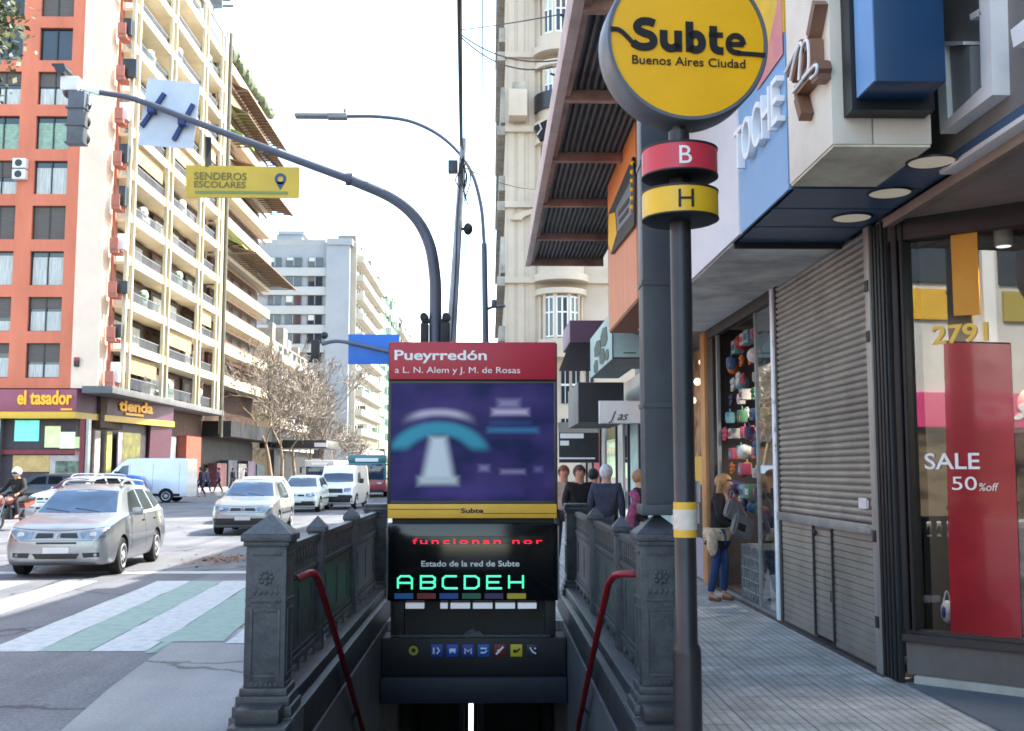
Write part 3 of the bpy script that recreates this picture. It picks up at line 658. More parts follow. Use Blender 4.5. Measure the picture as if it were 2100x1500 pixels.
# back of a square sign clamped to the arm
t = thing('road_sign', 'pale square road sign seen from behind with two dark blue brackets', 'sign', P(347, 235, YM+.12))
q = [P(x, y, YM+.14) for x, y in ((303, 160), (411, 172), (396, 306), (282, 298))]
b = MB(mat('sign_back_aluminium', (188, 196, 206), .45, .2, .06, 3)); b.prism(q, (0, .012, 0)); b.build('panel', t)
for (a, c_) in (((337, 192), (290, 260)), ((396, 214), (356, 288))):
    b = MB(mat('bracket_blue', (28, 52, 110), .5, 0, .1)); b.bar(P(*a, YM+.115), P(*c_, YM+.115), .055, .04, up=(0, 1, 0)); m_ = (P(*a, YM+.08)+P(*c_, YM+.08))/2; b.box(m_.x-.05, m_.x+.05, YM-.02, YM+.11, m_.z-.06, m_.z+.06, .008); b.build('bracket', t)
# yellow school sign hung under the arm
t = thing('school_sign', 'long yellow school route sign hung under the mast arm', 'sign', P(498, 375, YM))
q = [P(x, y, YM-.05) for x, y in ((381, 339), (614, 343), (613, 406), (381, 405))]
b = MB(mat('sign_yellow_sheet', (206, 176, 58), .5, 0, .08, 2)); b.prism(q, (0, .03, 0)); pn = b.build('panel', t)
b = MB(mat('olive_lettering', (112, 108, 52), .6, 0, 0)); ux = (q[1]-q[0]).normalized()
b.text('SENDEROS', P(398, 368, YM-.055), ux, Z3, .10, width=P(505, 368, YM).x-P(398, 368, YM).x, ext=.003, bold=.01); b.text('ESCOLARES', P(398, 384, YM-.055), ux, Z3, .085, width=P(503, 368, YM).x-P(398, 368, YM).x, ext=.003, bold=.01); b.build('lettering', pn)
b = MB(mat('sign_blue_print', (36, 70, 112), .5, 0, 0)); c = P(575, 367, YM-.058)
b.lathe([(.075, 0), (.075, .004), (.04, .004), (.04, 0)], c, 'Y', 20, closed=True); b.prism([c+Vector((-.06, .004, -.045)), c+Vector((.06, .004, -.045)), c+Vector((0, .004, -.15))], (0, -.004, 0)); b.build('pin_symbol', pn)
b = MB(mat('sign_green_print', (120, 140, 84), .5, 0, 0)); b.bar(P(400, 394, YM-.055), P(590, 396, YM-.055), .006, .035); b.build('stripe', pn)
b = MB(M_BLACK); b.bar(P(540, 316, YM), P(570, 343, YM-.03), .028); b.bar(P(427, 282, YM), P(427, 343, YM-.03), .07, .05); b.bar(P(422, 282, YM+.04), P(422, 343, YM), .02); b.build('hanger', t)
# leaning utility pole with boxes and wires
YU = 20.0
t = thing('utility_pole', 'leaning concrete utility pole with a box and tangled wires', 'utility pole', (P(915, 900, YU).x, YU, 0))
b = MB(mat('pole_concrete', (150, 154, 162), .7, 0, .18, 2, .3, 20)); b.tube([P(905, 1110, YU), P(928, 650, YU), P(951, 285, YU)], [.11, .09, .06], 14); b.build('pole', t)
b = MB(M_CHAR); c = P(937, 348, YU); b.box(c.x-.16, c.x+.02, YU-.2, YU-.02, c.z-.1, c.z+.13, .01); b.build('junction_box', t)
b = MB(M_BLACK)
for k in range(7):
    a = P(948+RND.uniform(-8, 8), 335+RND.uniform(-15, 10), YU-.12); e = P(952+RND.uniform(-12, 14), 400+RND.uniform(-20, 25), YU-.12)
    m_ = (a+e)/2 + Vector((RND.uniform(-.12, .16), 0, RND.uniform(-.1, .05))); b.tube(curve_pts([a, m_, e], 6), .012, 6)
c = P(960, 470, YU); b.ball(c, (.09, .1, .12), 10, 7); b.bar(P(944, 470, YU), c, .05); b.tube(curve_pts([P(946, 350, YU-.1), P(938, 440, YU-.1), P(934, 560, YU-.11), P(925, 700, YU-.11)], 6), .012, 6)
b.build('wire_tangle', t)
# street lamp with a long curved arm
YL = 25.0
t = thing('street_lamp', 'tall grey street lamp with one thin curved arm', 'street lamp', (P(996, 900, YL).x, YL, 0))
b = MB(M_GPOLE); b.tube([Vector((P(997, 700, YL).x, YL, .004)), P(996, 700, YL), P(993, 500, YL)], [.085, .075, .066], 14); b.build('pole', t)
b = MB(M_GPOLE); b.tube(curve_pts(pxs([(993, 500), (986, 420), (963, 345), (915, 288), (850, 252), (780, 240), (705, 239)], YL), 6), .045, 10); b.build('arm', t)
b = MB(mat('lamp_head_grey', (120, 124, 126), .5, .2, .1)); a, c = P(605, 241, YL), P(712, 239, YL); b.box(a.x, c.x-.45, YL-.14, YL+.14, c.z-.04, c.z+.04, .03); b.box(c.x-.47, c.x, YL-.12, YL+.12, c.z-.07, c.z+.05, .02); q = P(707, 228, YL); b.lathe([(.035, -.03), (.035, .05)], q, 'Z', 10); b.build('lamp_head', t)
b = MB(M_GPOLE); a, c = P(1000, 634, YL), P(1036, 628, YL); b.tube([a, P(1010, 630, YL), c], .035, 8); q = P(1013, 622, YL); b.lathe([(.06, -.06), (.06, .06), (.03, .09)], q, 'Z', 10); b.build('side_bracket', t)
# overhead wires
M_WIRE = mat('black_cable', (30, 32, 36), .6, 0, 0)
def wire(a, c, sag, r, label):
    a, c = Vector(a), Vector(c); pts = [a.lerp(c, k/16) - Vector((0, 0, sag*4*(k/16)*(1-k/16))) for k in range(17)]
    b = MB(M_WIRE); b.tube(pts, r, 5); return tag(b.build('overhead_cable'), label, 'cable', 'overhead cables')
top = P(945, 300, YU)
wire(top, P(939, -160, 9), .1, .022, 'thick twisted cable rising overhead from the leaning pole')
wire(top+Vector((.03, 0, -.05)), P(944, -160, 9.2), .12, .012, 'thin cable running beside the thick twisted one')
wire(P(989, -40, 16), P(991, 320, 24.9), .02, .010, 'single pale wire dropping straight above the street lamp')
wire(P(941, 68, 16), P(1262, 84, 12.2), .35, .011, 'upper sagging cable from the pole line to the canopy')
wire(P(941, 72, 16), P(1262, 70, 12.5), .5, .011, 'lower sagging cable from the pole line to the canopy')
wire(P(941, 62, 16), P(1200, 20, 12), .02, .008, 'thin straight cable crossing to the top of the canopy')
wire(P(954, 345, YU), P(1125, 385, 40), .2, .012, 'thin cable from the wire tangle to the cream building')
wire(P(952, 480, YU), P(957, 690, YU), .0, .010, 'reddish loose wire hanging down the utility pole')
# far mast with blank blue panel
YB = 46.0
t = thing('direction_sign', 'blank blue overhead road sign on a far mast arm', 'sign', (P(900, 900, YB).x, YB, 0))
b = MB(mat('road_sign_blue', (10, 92, 180), .4, 0, .05)); a, c = P(714, 685, YB), P(818, 747, YB); b.box(a.x, c.x, YB+.12, YB+.16, c.z, a.z, .01); b.build('panel', t)
b = MB(M_GPOLE); b.tube(curve_pts(pxs([(660, 706), (690, 700), (730, 706), (800, 722), (900, 742)], YB), 5), .08, 10); b.tube([P(900, 738, YB), Vector((P(900, 738, YB).x, YB, RZ))], .14, 12); b.build('mast', t)
b = MB(M_BLACK); a = P(653, 712, YB); b.box(a.x-.3, a.x+.05, YB-.15, YB+.15, a.z-.5, a.z+.3, .04); b.ball(a+Vector((.25, 0, .5)), .16, 10, 7); b.build('signal_head', t)

# ================================================================== VEHICLES
M_TYRE = mat('tyre_rubber', (26, 26, 28), .8, 0, .1, 10)
M_RIM = mat('wheel_rim_alloy', (196, 198, 200), .35, .4, .1, 8)
M_LAMP = mat('clear_lamp', (122, 134, 146), .06, .55, .3, 9, coat=.8)
M_CGLASS = mat('car_glass_blue', (26, 50, 78), .05, 0, .35, 2.0, spec=.7, coat=.3)
M_SGLASS = mat('car_side_glass', (22, 26, 28), .35, 0, .3, 3.0, spec=.08)
M_PLATE = mat('number_plate', (205, 206, 208), .4, 0, .05)
M_TRIM = mat('black_plastic_trim', (28, 29, 31), .55, 0, .1, 12)
class Body:
    """smooth car shell lofted over stations (y, zb, wm, zm, ws, zs, wt, zt); front at y = 0"""
    def __init__(s, st, paint, wheels, wr, parent):
        ys = [q[0] for q in st]; s.bm = MB(paint); s.bm.use(M_TRIM).use(paint)
        yy = []
        for a, c in zip(ys, ys[1:]):
            n = 5 if c-a > .25 else 3; yy += [a+(c-a)*k/n for k in range(n)]
        yy.append(ys[-1]); rings = []
        for y in yy:
            zb, wm, zm, ws, zs, wt, zt = [pchip(ys, [q[i] for q in st], y) for i in range(1, 8)]
            r = min(.07, .35*(zt-zs))
            half = [(0, zb), (wm*.8, zb), (wm*.96, zb+.07), (wm, zm), (ws+.004, zs-.03), (ws-.015, zs+.015), (wt+.012, zt-r), (wt-.05, zt-r*.35), (wt*.5, zt-.004), (0, zt)]
            h = []
            for i in range(len(half)-1):
                p0, p1, p2, p3 = half[max(i-1, 0)], half[i], half[i+1], half[min(i+2, len(half)-1)]
                for k in range(3):
                    t = k/3; h.append(tuple(.5*(2*p1[j]+(p2[j]-p0[j])*t+(2*p0[j]-5*p1[j]+4*p2[j]-p3[j])*t*t+(3*p1[j]-p0[j]-3*p2[j]+p3[j])*t**3) for j in (0, 1)))
            h.append(half[-1])
            ring = [(x, y, z) for x, z in h] + [(-x, y, z) for x, z in h[-2:0:-1]]
            rings.append([s.bm._v(p) for p in ring])
        n = len(rings[0])
        for a, c in zip(rings, rings[1:]):
            for k in range(n): s.bm.face([a[k], a[(k+1) % n], c[(k+1) % n], c[k]])
        s.bm.face(rings[0][::-1]); s.bm.face(rings[-1])
        bmesh.ops.recalc_face_normals(s.bm.bm, faces=s.bm.bm.faces[:])
        for _ in range(1): bmesh.ops.smooth_vert(s.bm.bm, verts=[v for v in s.bm.bm.verts if .06 < v.co.y < ys[-1]-.06], factor=.25, use_axis_x=True, use_axis_z=True)
        s.bvh = BVHTree.FromBMesh(s.bm.bm); s.root = parent; s.L = ys[-1]
        o = s.bm.build('body', parent, smooth=40)
        cut = MB(M_TRIM)
        for wy, wx in wheels: cut.lathe([(wr+.055, -.16), (wr+.055, .30)], (abs(wx), wy, wr), 'X', 28); cut.lathe([(wr+.055, -.30), (wr+.055, .16)], (-abs(wx), wy, wr), 'X', 28)
        co = cut.build('cut')
        md = o.modifiers.new('b', 'BOOLEAN'); md.object = co; md.operation = 'DIFFERENCE'; md.solver = 'EXACT'
        me = bpy.data.meshes.new_from_object(o.evaluated_get(bpy.context.evaluated_depsgraph_get()))
        o.modifiers.clear(); me.name = 'body'; o.data = me; bpy.data.objects.remove(co)
        me.shade_smooth(); me.set_sharp_from_angle(angle=rad(35))
        s.body = o
    def hit(s, a, c, ax):
        o, d = {'F': ((a, -3, c), (0, 1, 0)), 'R': ((a, s.L+3, c), (0, -1, 0)), 'S': ((4, a, c), (-1, 0, 0)), 'T': ((a, c, 5), (0, 0, -1))}[ax]
        r = s.bvh.ray_cast(Vector(o), Vector(d)); return r
    def patch(s, name, lo, hi, ax, m, off=.006, parent=None, mirror=False, nu=4, nv=5):
        """surface piece between two polylines drawn in a front (x,z), side (y,z) or top (x,y) view"""
        o = None
        for sg in ((1, -1) if mirror else (1,)):
            b = MB(m); rows = []
            def dens(pl):
                out = []
                for (a, c) in zip(pl, pl[1:]):
                    for k in range(nu): out.append((a[0]+(c[0]-a[0])*k/nu, a[1]+(c[1]-a[1])*k/nu))
                return out + [pl[-1]]
            A, B = dens(lo), dens(hi)
            for j in range(nv+1):
                row = []
                for p, q in zip(A, B):
                    u, v = p[0]+(q[0]-p[0])*j/nv, p[1]+(q[1]-p[1])*j/nv
                    h = s.hit(u, v, ax)
                    row.append(None if h[0] is None else (h[0] + h[1]*off, h[0] - h[1]*.004))
                rows.append(row)
            def V(p): return b._v((p.x*sg, p.y, p.z))
            top = [[None if p is None else V(p[0]) for p in r] for r in rows]; bot = [[None if p is None else V(p[1]) for p in r] for r in rows]
            R_, C_ = len(top), len(top[0])
            for i in range(R_-1):
                for k in range(C_-1):
                    q = [top[i][k], top[i][k+1], top[i+1][k+1], top[i+1][k]]
                    if None not in q: b.face(q)
            ed = [(0, k) for k in range(C_)] + [(i, C_-1) for i in range(1, R_)] + [(R_-1, k) for k in range(C_-2, -1, -1)] + [(i, 0) for i in range(R_-2, 0, -1)]
            for e, f in zip(ed, ed[1:]+ed[:1]):
                q = [top[e[0]][e[1]], bot[e[0]][e[1]], bot[f[0]][f[1]], top[f[0]][f[1]]]
                if None not in q: b.face(q)
            o = b.build(name, parent or s.root, smooth=50)
        return o
def wheel(root, x, y, r, m=None):
    sg = 1 if x > 0 else -1; w_ = .19
    b = MB(M_TYRE); pr = [(r*.62, -w_/2), (r*.93, -w_/2), (r, -w_*.36), (r, w_*.36), (r*.93, w_/2), (r*.62, w_/2)]; b.lathe(pr, (x-sg*w_/2, y, r), 'X', 28); o = b.build('wheel', root)
    b = MB(m or M_RIM); b.lathe([(.02, .012), (.05, .018), (.06, .006), (r*.5, -.012), (r*.60, .012), (r*.66, .012), (r*.66, -.02)] if sg > 0 else [(r*.66, .02), (r*.66, -.012), (r*.60, -.012), (r*.5, .012), (.06, -.006), (.05, -.018), (.02, -.012)], (x+sg*.004, y, r), 'X', 28); rm = b.build('rim', o)
    b = MB(M_TRIM)
    for k in range(5):
        a = 2*PI*(k+.5)/5; b.bar((x+sg*.0005, y+r*.2*math.cos(a), r+r*.2*math.sin(a)), (x+sg*.0005, y+r*.52*math.cos(a), r+r*.52*math.sin(a)), .012, r*.17, up=(0, -math.sin(a), math.cos(a)))
    b.build('spoke_gap', rm)
WAGON = [(0, .34, .60, .46, .56, .56, .42, .60), (.035, .25, .71, .46, .67, .66, .52, .70), (.12, .20, .79, .5, .74, .745, .60, .79), (.5, .18, .835, .55, .79, .84, .66, .90), (.98, .18, .845, .58, .80, .905, .68, .985), (1.12, .18, .845, .58, .80, .91, .665, 1.06), (1.72, .18, .845, .58, .79, .93, .575, 1.385), (2.2, .18, .845, .58, .79, .94, .57, 1.455), (3.2, .18, .845, .58, .79, .95, .555, 1.44), (3.85, .19, .83, .58, .77, .96, .53, 1.36), (4.1, .24, .79, .56, .74, .93, .56, 1.1), (4.2, .32, .70, .5, .68, .8, .55, .88)]
def sc(st, ky=1, kx=1, kz=1): return [(q[0]*ky, q[1]*kz, q[2]*kx, q[3]*kz, q[4]*kx, q[5]*kz, q[6]*kx, q[7]*kz) for q in st]
def make_car(label, paint, group, wagon=True, roof_rack=True, black_low=False, badge='bar', name='parked_car', glassm=None):
    t = thing(name, label, 'car', (0, 0, 0), group, local=True)
    wr = .295; wx = .835; gm = glassm or M_CGLASS
    B = Body(WAGON, paint, [(.78, wx), (3.2, wx)], wr, t)
    for y in (.78, 3.2):
        for sx in (-1, 1): wheel(t, sx*wx, y, wr)
    if black_low: B.patch('bumper_trim', [(-.72, .27), (.72, .27)], [(-.74, .44), (.74, .44)], 'F', M_TRIM, .008, nu=16)
    B.patch('windshield', [(-.64, .995), (0, .985), (.64, .995)], [(-.515, 1.335), (0, 1.365), (.515, 1.335)], 'F', gm, .004, nu=8, nv=6)
    for lo, hi, nm in (([(1.42, .975), (2.32, .985)], [(1.86, 1.31), (2.30, 1.36)], 'side_window'), ([(2.42, .985), (3.12, .995)], [(2.40, 1.36), (3.02, 1.35)], 'side_window'), ([(3.24, 1.0), (3.80, 1.05)], [(3.16, 1.33), (3.68, 1.27)], 'quarter_window')):
        if nm == 'quarter_window' and not wagon: continue
        B.patch(nm, lo, hi, 'S', M_SGLASS, .004, mirror=True)
    B.patch('rear_window', [(-.48, 1.1), (.48, 1.1)], [(-.42, 1.3), (.42, 1.3)], 'R', gm, .004, nu=8)
    B.patch('headlight', [(.385, .615), (.56, .605), (.765, .65)], [(.35, .72), (.56, .745), (.755, .785)], 'F', M_LAMP, .006, mirror=True)
    for sx in (-1, 1):
        h = B.hit(.55*sx, .675, 'F'); b = MB(mat('lamp_reflector', (215, 218, 220), .12, .6, .1)); b.lathe([(.04, -.012), (.05, -.012), (.05, .006), (.012, .006), (.012, -.010)], h[0], 'Y', 16); b.build('headlight_lens', t)
    B.patch('hood_gap', [(-.74, .788), (-.4, .755), (0, .735), (.4, .755), (.74, .788)], [(-.74, .796), (-.4, .763), (0, .743), (.4, .763), (.74, .796)], 'F', M_TRIM, .002, nu=5, nv=1)
    B.patch('bumper_gap', [(-.77, .592), (-.38, .585), (0, .583), (.38, .585), (.77, .592)], [(-.77, .599), (-.38, .592), (0, .590), (.38, .592), (.77, .599)], 'F', M_TRIM, .002, nu=5, nv=1)
    B.patch('grille', [(.055, .63), (.33, .625)], [(.055, .70), (.30, .705)], 'F', M_TRIM, .006, mirror=True)
    if badge == 'bar':
        h = B.hit(0, .665, 'F'); b = MB(M_CHROME); b.bar(h[0]+Vector((-.025, -.01, -.035)), h[0]+Vector((.025, -.01, .035)), .02, .03, up=(1, 0, 0)); b.build('badge', t)
    else:
        h = B.hit(0, .665, 'F'); b = MB(M_CHROME); b.lathe([(.05, -.015), (.05, .01)], h[0], 'Y', 18); b.build('badge', t)
    if not black_low:
        B.patch('upper_slot', [(-.30, .535), (.30, .535)], [(-.31, .565), (.31, .565)], 'F', M_TRIM, .004, nu=10)
        B.patch('lower_intake', [(-.31, .305), (.31, .305)], [(-.36, .385), (.36, .385)], 'F', M_TRIM, .005, nu=10)
        B.patch('fog_lamp_bay', [(.42, .32), (.66, .33)], [(.40, .395), (.66, .40)], 'F', M_TRIM, .005, mirror=True)
        for sx in (-1, 1):
            h = B.hit(.6*sx, .362, 'F'); b = MB(M_LAMP); b.lathe([(.026, -.014), (.026, .0)], h[0], 'Y', 12); b.build('fog_lamp', t)
    b = MB(M_PLATE); h = B.hit(0, .44, 'F'); b.box(-.2, .2, h[0].y-.016, h[0].y+.02, .39, .485, .006); b.build('licence_plate', t)
    for x0, y0 in ((-.25, .93), (.12, .935)):
        pass
    b = MB(M_TRIM)
    for sx in (-.1, .38):
        p = B.hit(sx, 1.0, 'F')[0]; q = B.hit(sx-.42, 1.06, 'F')[0]; b.tube([p+Vector((0, -.012, 0)), q+Vector((0, -.012, 0))], .008, 6)
    b.build('wiper', t)
    for sx in (-1, 1):
        b = MB(paint); b.box(sx*.80, sx*.98, 1.40, 1.50, .93, 1.06, .03); b.bar((sx*.77, 1.46, .95), (sx*.83, 1.46, .97), .05); o = b.build('mirror', t)
    for y in (2.36, 1.32, 3.2):
        B.patch('door_gap', [(y, .30), (y+.008, .30)], [(y-.02 if y == 2.36 else y, .93), (y-.012 if y == 2.36 else y+.008, .93)], 'S', M_TRIM, .0015, mirror=True, nu=1, nv=8)
    for y in (2.15, 3.0): B.patch('door_handle', [(y, .80), (y+.14, .80)], [(y, .83), (y+.14, .83)], 'S', M_TRIM, .012, mirror=True, nu=2, nv=2)
    B.patch('side_moulding', [(1.3, .50), (3.1, .50)], [(1.3, .55), (3.1, .55)], 'S', M_TRIM if black_low else paint, .012, mirror=True, nu=8, nv=2)
    for sx in (-1, 1):
        if roof_rack:
            b = MB(paint); b.tube(curve_pts([(sx*.50, 1.85, 1.41), (sx*.49, 2.05, 1.50), (sx*.48, 2.8, 1.515), (sx*.48, 3.45, 1.48), (sx*.48, 3.6, 1.41)], 5), .02, 8); b.build('roof_rail', t)
    B.patch('tail_lamp', [(.56, .75), (.70, .75)], [(.5, 1.0), (.62, 1.0)], 'R', M_RED, .006, mirror=True)
    if roof_rack:
        b = MB(mat('black_plastic_trim', (28, 29, 31))); b.box(-.47, .47, 2.15, 2.19, 1.478, 1.50, .006); b.build('roof_bar', t)
    b = MB(mat('car_interior', (54, 56, 60), .8, 0, .1))
    return t
def place(t, x, y, rz=0, z=RZ+.006, s=1): t.location = (x, y, z); t.rotation_euler = (0, 0, rz); t.scale = (s, s, s); return t
def paint(n, c, metal=.3, rough=.32): return mat(n, c, rough, metal, .04, 1.5, coat=.7)
CARS = 'cars crossing the avenue'
t = make_car('silver estate car with roof rails, nearest vehicle in the sunlit avenue', paint('silver_car_paint', (146, 150, 154), .7), CARS, name='moving_car'); place(t, -6.62, 16.75, rad(4.5), s=.97)
t2 = make_car('silver hatchback with black lower bumper and round badge behind the estate car', paint('warm_silver_paint', (150, 153, 156), .7), CARS, False, False, True, 'round', 'moving_car'); place(t2, -6.25, 27.6, rad(3), s=.98)
def recopy(src, label, x, y, rz, col, s=1, group=CARS):
    c = copy_tree(src); c['label'] = label; c['group'] = group
    for k in children(c):
        if k.name.startswith(('body', 'mirror', 'roof_rail', 'side_moulding')):
            k.data = k.data.copy()
            for i, m in enumerate(k.data.materials):
                if m and m.name.endswith('paint') and 'car' in m.name or (m and 'silver' in m.name): k.data.materials[i] = col
    return place(c, x, y, rz, s=s)
WP = paint('white_car_paint', (222, 224, 224), 0, .3)
recopy(t2, 'white hatchback half hidden behind the silver hatchback, hood towards the kerb', -7.4, 33.5, rad(2), WP)
recopy(t2, 'pale green-white hatchback between the silver hatchback and the white delivery van', -7.55, 42.5, 0, paint('pale_car_paint', (208, 222, 218), 0))
recopy(t, 'white estate car behind the motorcyclist', -15.3, 37.5, rad(-20), WP, group='cars along the far kerb')
recopy(t2, 'blue hatchback parked below the yellow shop poster', -20.9, 53, rad(-82), paint('blue_car_paint', (40, 100, 170), .2), group='cars along the far kerb')
recopy(t2, 'dark car cut by the frame edge behind the motorcyclist', -23.8, 53.2, rad(-85), paint('dark_car_paint', (40, 46, 58), .2), group='cars along the far kerb')
# small high-roof delivery van facing us
KANG = [(0, .36, .66, .5, .62, .62, .45, .66), (.04, .26, .76, .52, .72, .76, .56, .80), (.14, .22, .82, .56, .78, .88, .64, .92), (.5, .20, .85, .6, .81, .96, .68, 1.03), (.82, .20, .86, .62, .82, 1.02, .74, 1.12), (1.3, .20, .86, .62, .82, 1.04, .68, 1.56), (1.6, .2, .86, .62, .83, 1.05, .70, 1.78), (2.0, .2, .86, .62, .84, 1.06, .74, 1.82), (3.7, .22, .86, .62, .84, 1.06, .74, 1.82), (4.0, .24, .84, .62, .82, 1.06, .72, 1.78)]
def make_van():
    t = thing('delivery_van', 'small white high-roof delivery van facing us in the avenue', 'van', (0, 0, 0), local=True)
    B = Body(KANG, WP, [(.72, .85), (3.3, .85)], .31, t)
    for y in (.72, 3.3):
        for sx in (-1, 1): wheel(t, sx*.85, y, .31)
    B.patch('windshield', [(-.68, 1.12), (0, 1.10), (.68, 1.12)], [(-.60, 1.46), (0, 1.49), (.60, 1.46)], 'F', M_CGLASS, .004, nu=8, nv=6)
    B.patch('side_window', [(1.25, 1.08), (1.95, 1.08)], [(1.55, 1.50), (1.92, 1.54)], 'S', M_CGLASS, .004, mirror=True)
    B.patch('headlight', [(.44, .72), (.74, .74)], [(.44, .86), (.72, .90)], 'F', M_LAMP, .006, mirror=True)
    B.patch('grille', [(-.40, .68), (.40, .68)], [(-.38, .85), (.38, .85)], 'F', M_TRIM, .006, nu=10)
    B.patch('bumper_trim', [(-.78, .30), (.78, .30)], [(-.78, .60), (.78, .60)], 'F', M_TRIM, .012, nu=16)
    b = MB(M_PLATE); h = B.hit(0, .5, 'F'); b.box(-.2, .2, h[0].y-.03, h[0].y+.02, .53, .62, .006); b.build('licence_plate', t)
    for sx in (-1, 1):
        b = MB(M_TRIM); b.box(sx*.86, sx*1.04, 1.22, 1.32, 1.06, 1.26, .03); b.build('mirror', t)
        b = MB(M_TRIM); b.box(sx*.60, sx*.63, 1.75, 1.80, 1.74, 1.84, .01); b.build('roof_bracket', t)
    return t
place(make_van(), -6.55, 45.5, rad(-3), s=1.03)
# large white panel van side-on
PV = [(0, .42, .74, .6, .70, .78, .55, .82), (.06, .30, .84, .62, .80, .96, .64, 1.0), (.3, .26, .93, .66, .88, 1.10, .74, 1.16), (.75, .26, .97, .7, .92, 1.22, .80, 1.32), (1.55, .26, .98, .75, .94, 1.3, .80, 2.02), (1.95, .26, .98, .75, .95, 1.3, .86, 2.22), (2.6, .26, .98, .75, .95, 1.3, .88, 2.26), (4.7, .28, .98, .75, .95, 1.3, .88, 2.26), (4.95, .30, .96, .75, .93, 1.3, .86, 2.22)]
def make_panel_van():
    t = thing('panel_van', 'large white panel van side-on in front of the purple shop', 'van', (0, 0, 0), local=True)
    B = Body(PV, paint('panel_van_white', (226, 230, 234), 0, .4), [(.95, .97), (3.9, .97)], .34, t)
    for y in (.95, 3.9):
        for sx in (-1, 1): wheel(t, sx*.97, y, .34)
    B.patch('windshield', [(-.72, 1.36), (.72, 1.36)], [(-.66, 1.92), (.66, 1.92)], 'F', M_CGLASS, .004, nu=8)
    B.patch('side_window', [(1.15, 1.30), (1.95, 1.30)], [(1.62, 1.86), (1.95, 1.92)], 'S', M_CGLASS, .004, mirror=True)
    B.patch('headlight', [(.5, .78), (.80, .80)], [(.5, .95), (.78, 1.0)], 'F', M_LAMP, .006, mirror=True)
    B.patch('sill_trim', [(.4, .34), (4.6, .34)], [(.4, .46), (4.6, .46)], 'S', M_TRIM, .01, mirror=True, nu=12, nv=2)
    for y in (2.02, 3.2, 4.55): B.patch('door_gap', [(y, .5), (y+.012, .5)], [(y, 2.0), (y+.012, 2.0)], 'S', M_TRIM, .0015, mirror=True, nu=1, nv=8)
    for sx in (-1, 1):
        b = MB(M_TRIM); b.box(sx*.95, sx*1.15, 1.3, 1.42, 1.25, 1.6, .03); b.build('mirror', t)
    return t
place(make_panel_van(), -20.4, 56.5, rad(-90))
# bus and far van in the avenue
def bus(label, x, y, c1, c2, name, W=2.4, Ht=2.75, L=9):
    t = thing(name, label, 'bus', (x, y, RZ))
    h = W/2; z0 = RZ
    b = MB(mat(name+'_'+c1[0], c1[1], .35, 0, .05, coat=.5)); b.box(x-h, x+h, y, y+L, z0+.35, z0+Ht*.42, .06); b.use(mat(name+'_'+c2[0], c2[1], .35, 0, .05, coat=.5)); b.box(x-h, x+h, y, y+L, z0+Ht*.80, z0+Ht, .08); b.build('body', t)
    b = MB(mat(name+'_'+c2[0], c2[1], .35, 0, .05, coat=.5)); b.box(x-h+.006, x+h-.006, y+.012, y+L-.012, z0+Ht*.40, z0+Ht*.81, .04); b.build('cabin', t)
    b = MB(M_CGLASS); b.box(x-h+.12, x+h-.12, y-.008, y+.05, z0+Ht*.42, z0+Ht*.78, .02); b.build('windshield', t)
    b = MB(M_CGLASS); b.box(x+h-.02, x+h+.006, y+.5, y+L-.4, z0+Ht*.45, z0+Ht*.76); b.build('side_window', t)
    b = MB(M_OFFW); b.box(x-.7, x+.7, y-.02, y+.05, z0+Ht*.84, z0+Ht*.92); b.build('route_display', t)
    for sx in (-1, 1):
        b = MB(M_LAMP); b.box(x+sx*(h-.35)-.14, x+sx*(h-.35)+.14, y-.02, y+.05, z0+.72, z0+.92, .02); b.build('headlight', t)
        b = MB(M_BLACK); b.bar((x+sx*h, y-.05, z0+Ht*.78), (x+sx*(h+.28), y-.2, z0+Ht*.74), .05); b.box(x+sx*(h+.2), x+sx*(h+.36), y-.3, y-.15, z0+Ht*.55, z0+Ht*.76, .02); b.build('mirror', t)
        for yy in (1.8, L-2.2):
            b = MB(M_TYRE); b.lathe([(.46, -.14), (.46, .14)], (x+sx*(h-.13), y+yy, z0+.46), 'X', 20); b.build('wheel', t)
    b = MB(M_TRIM); b.box(x-h+.1, x+h-.1, y-.03, y+.1, z0+.3, z0+.5, .02); b.build('bumper', t)
bus('teal bus with red lower front coming behind the white delivery van', P(752, 960, 66).x, 66, ('red', (150, 40, 60)), ('teal', (40, 110, 120)), 'city_bus', 2.3, 2.6)
bus('far red and white bus behind the pale hatchback', P(655, 960, 95).x, 95, ('red', (150, 50, 50)), ('white', (205, 205, 200)), 'red_bus', 2.6, 2.55, 10)
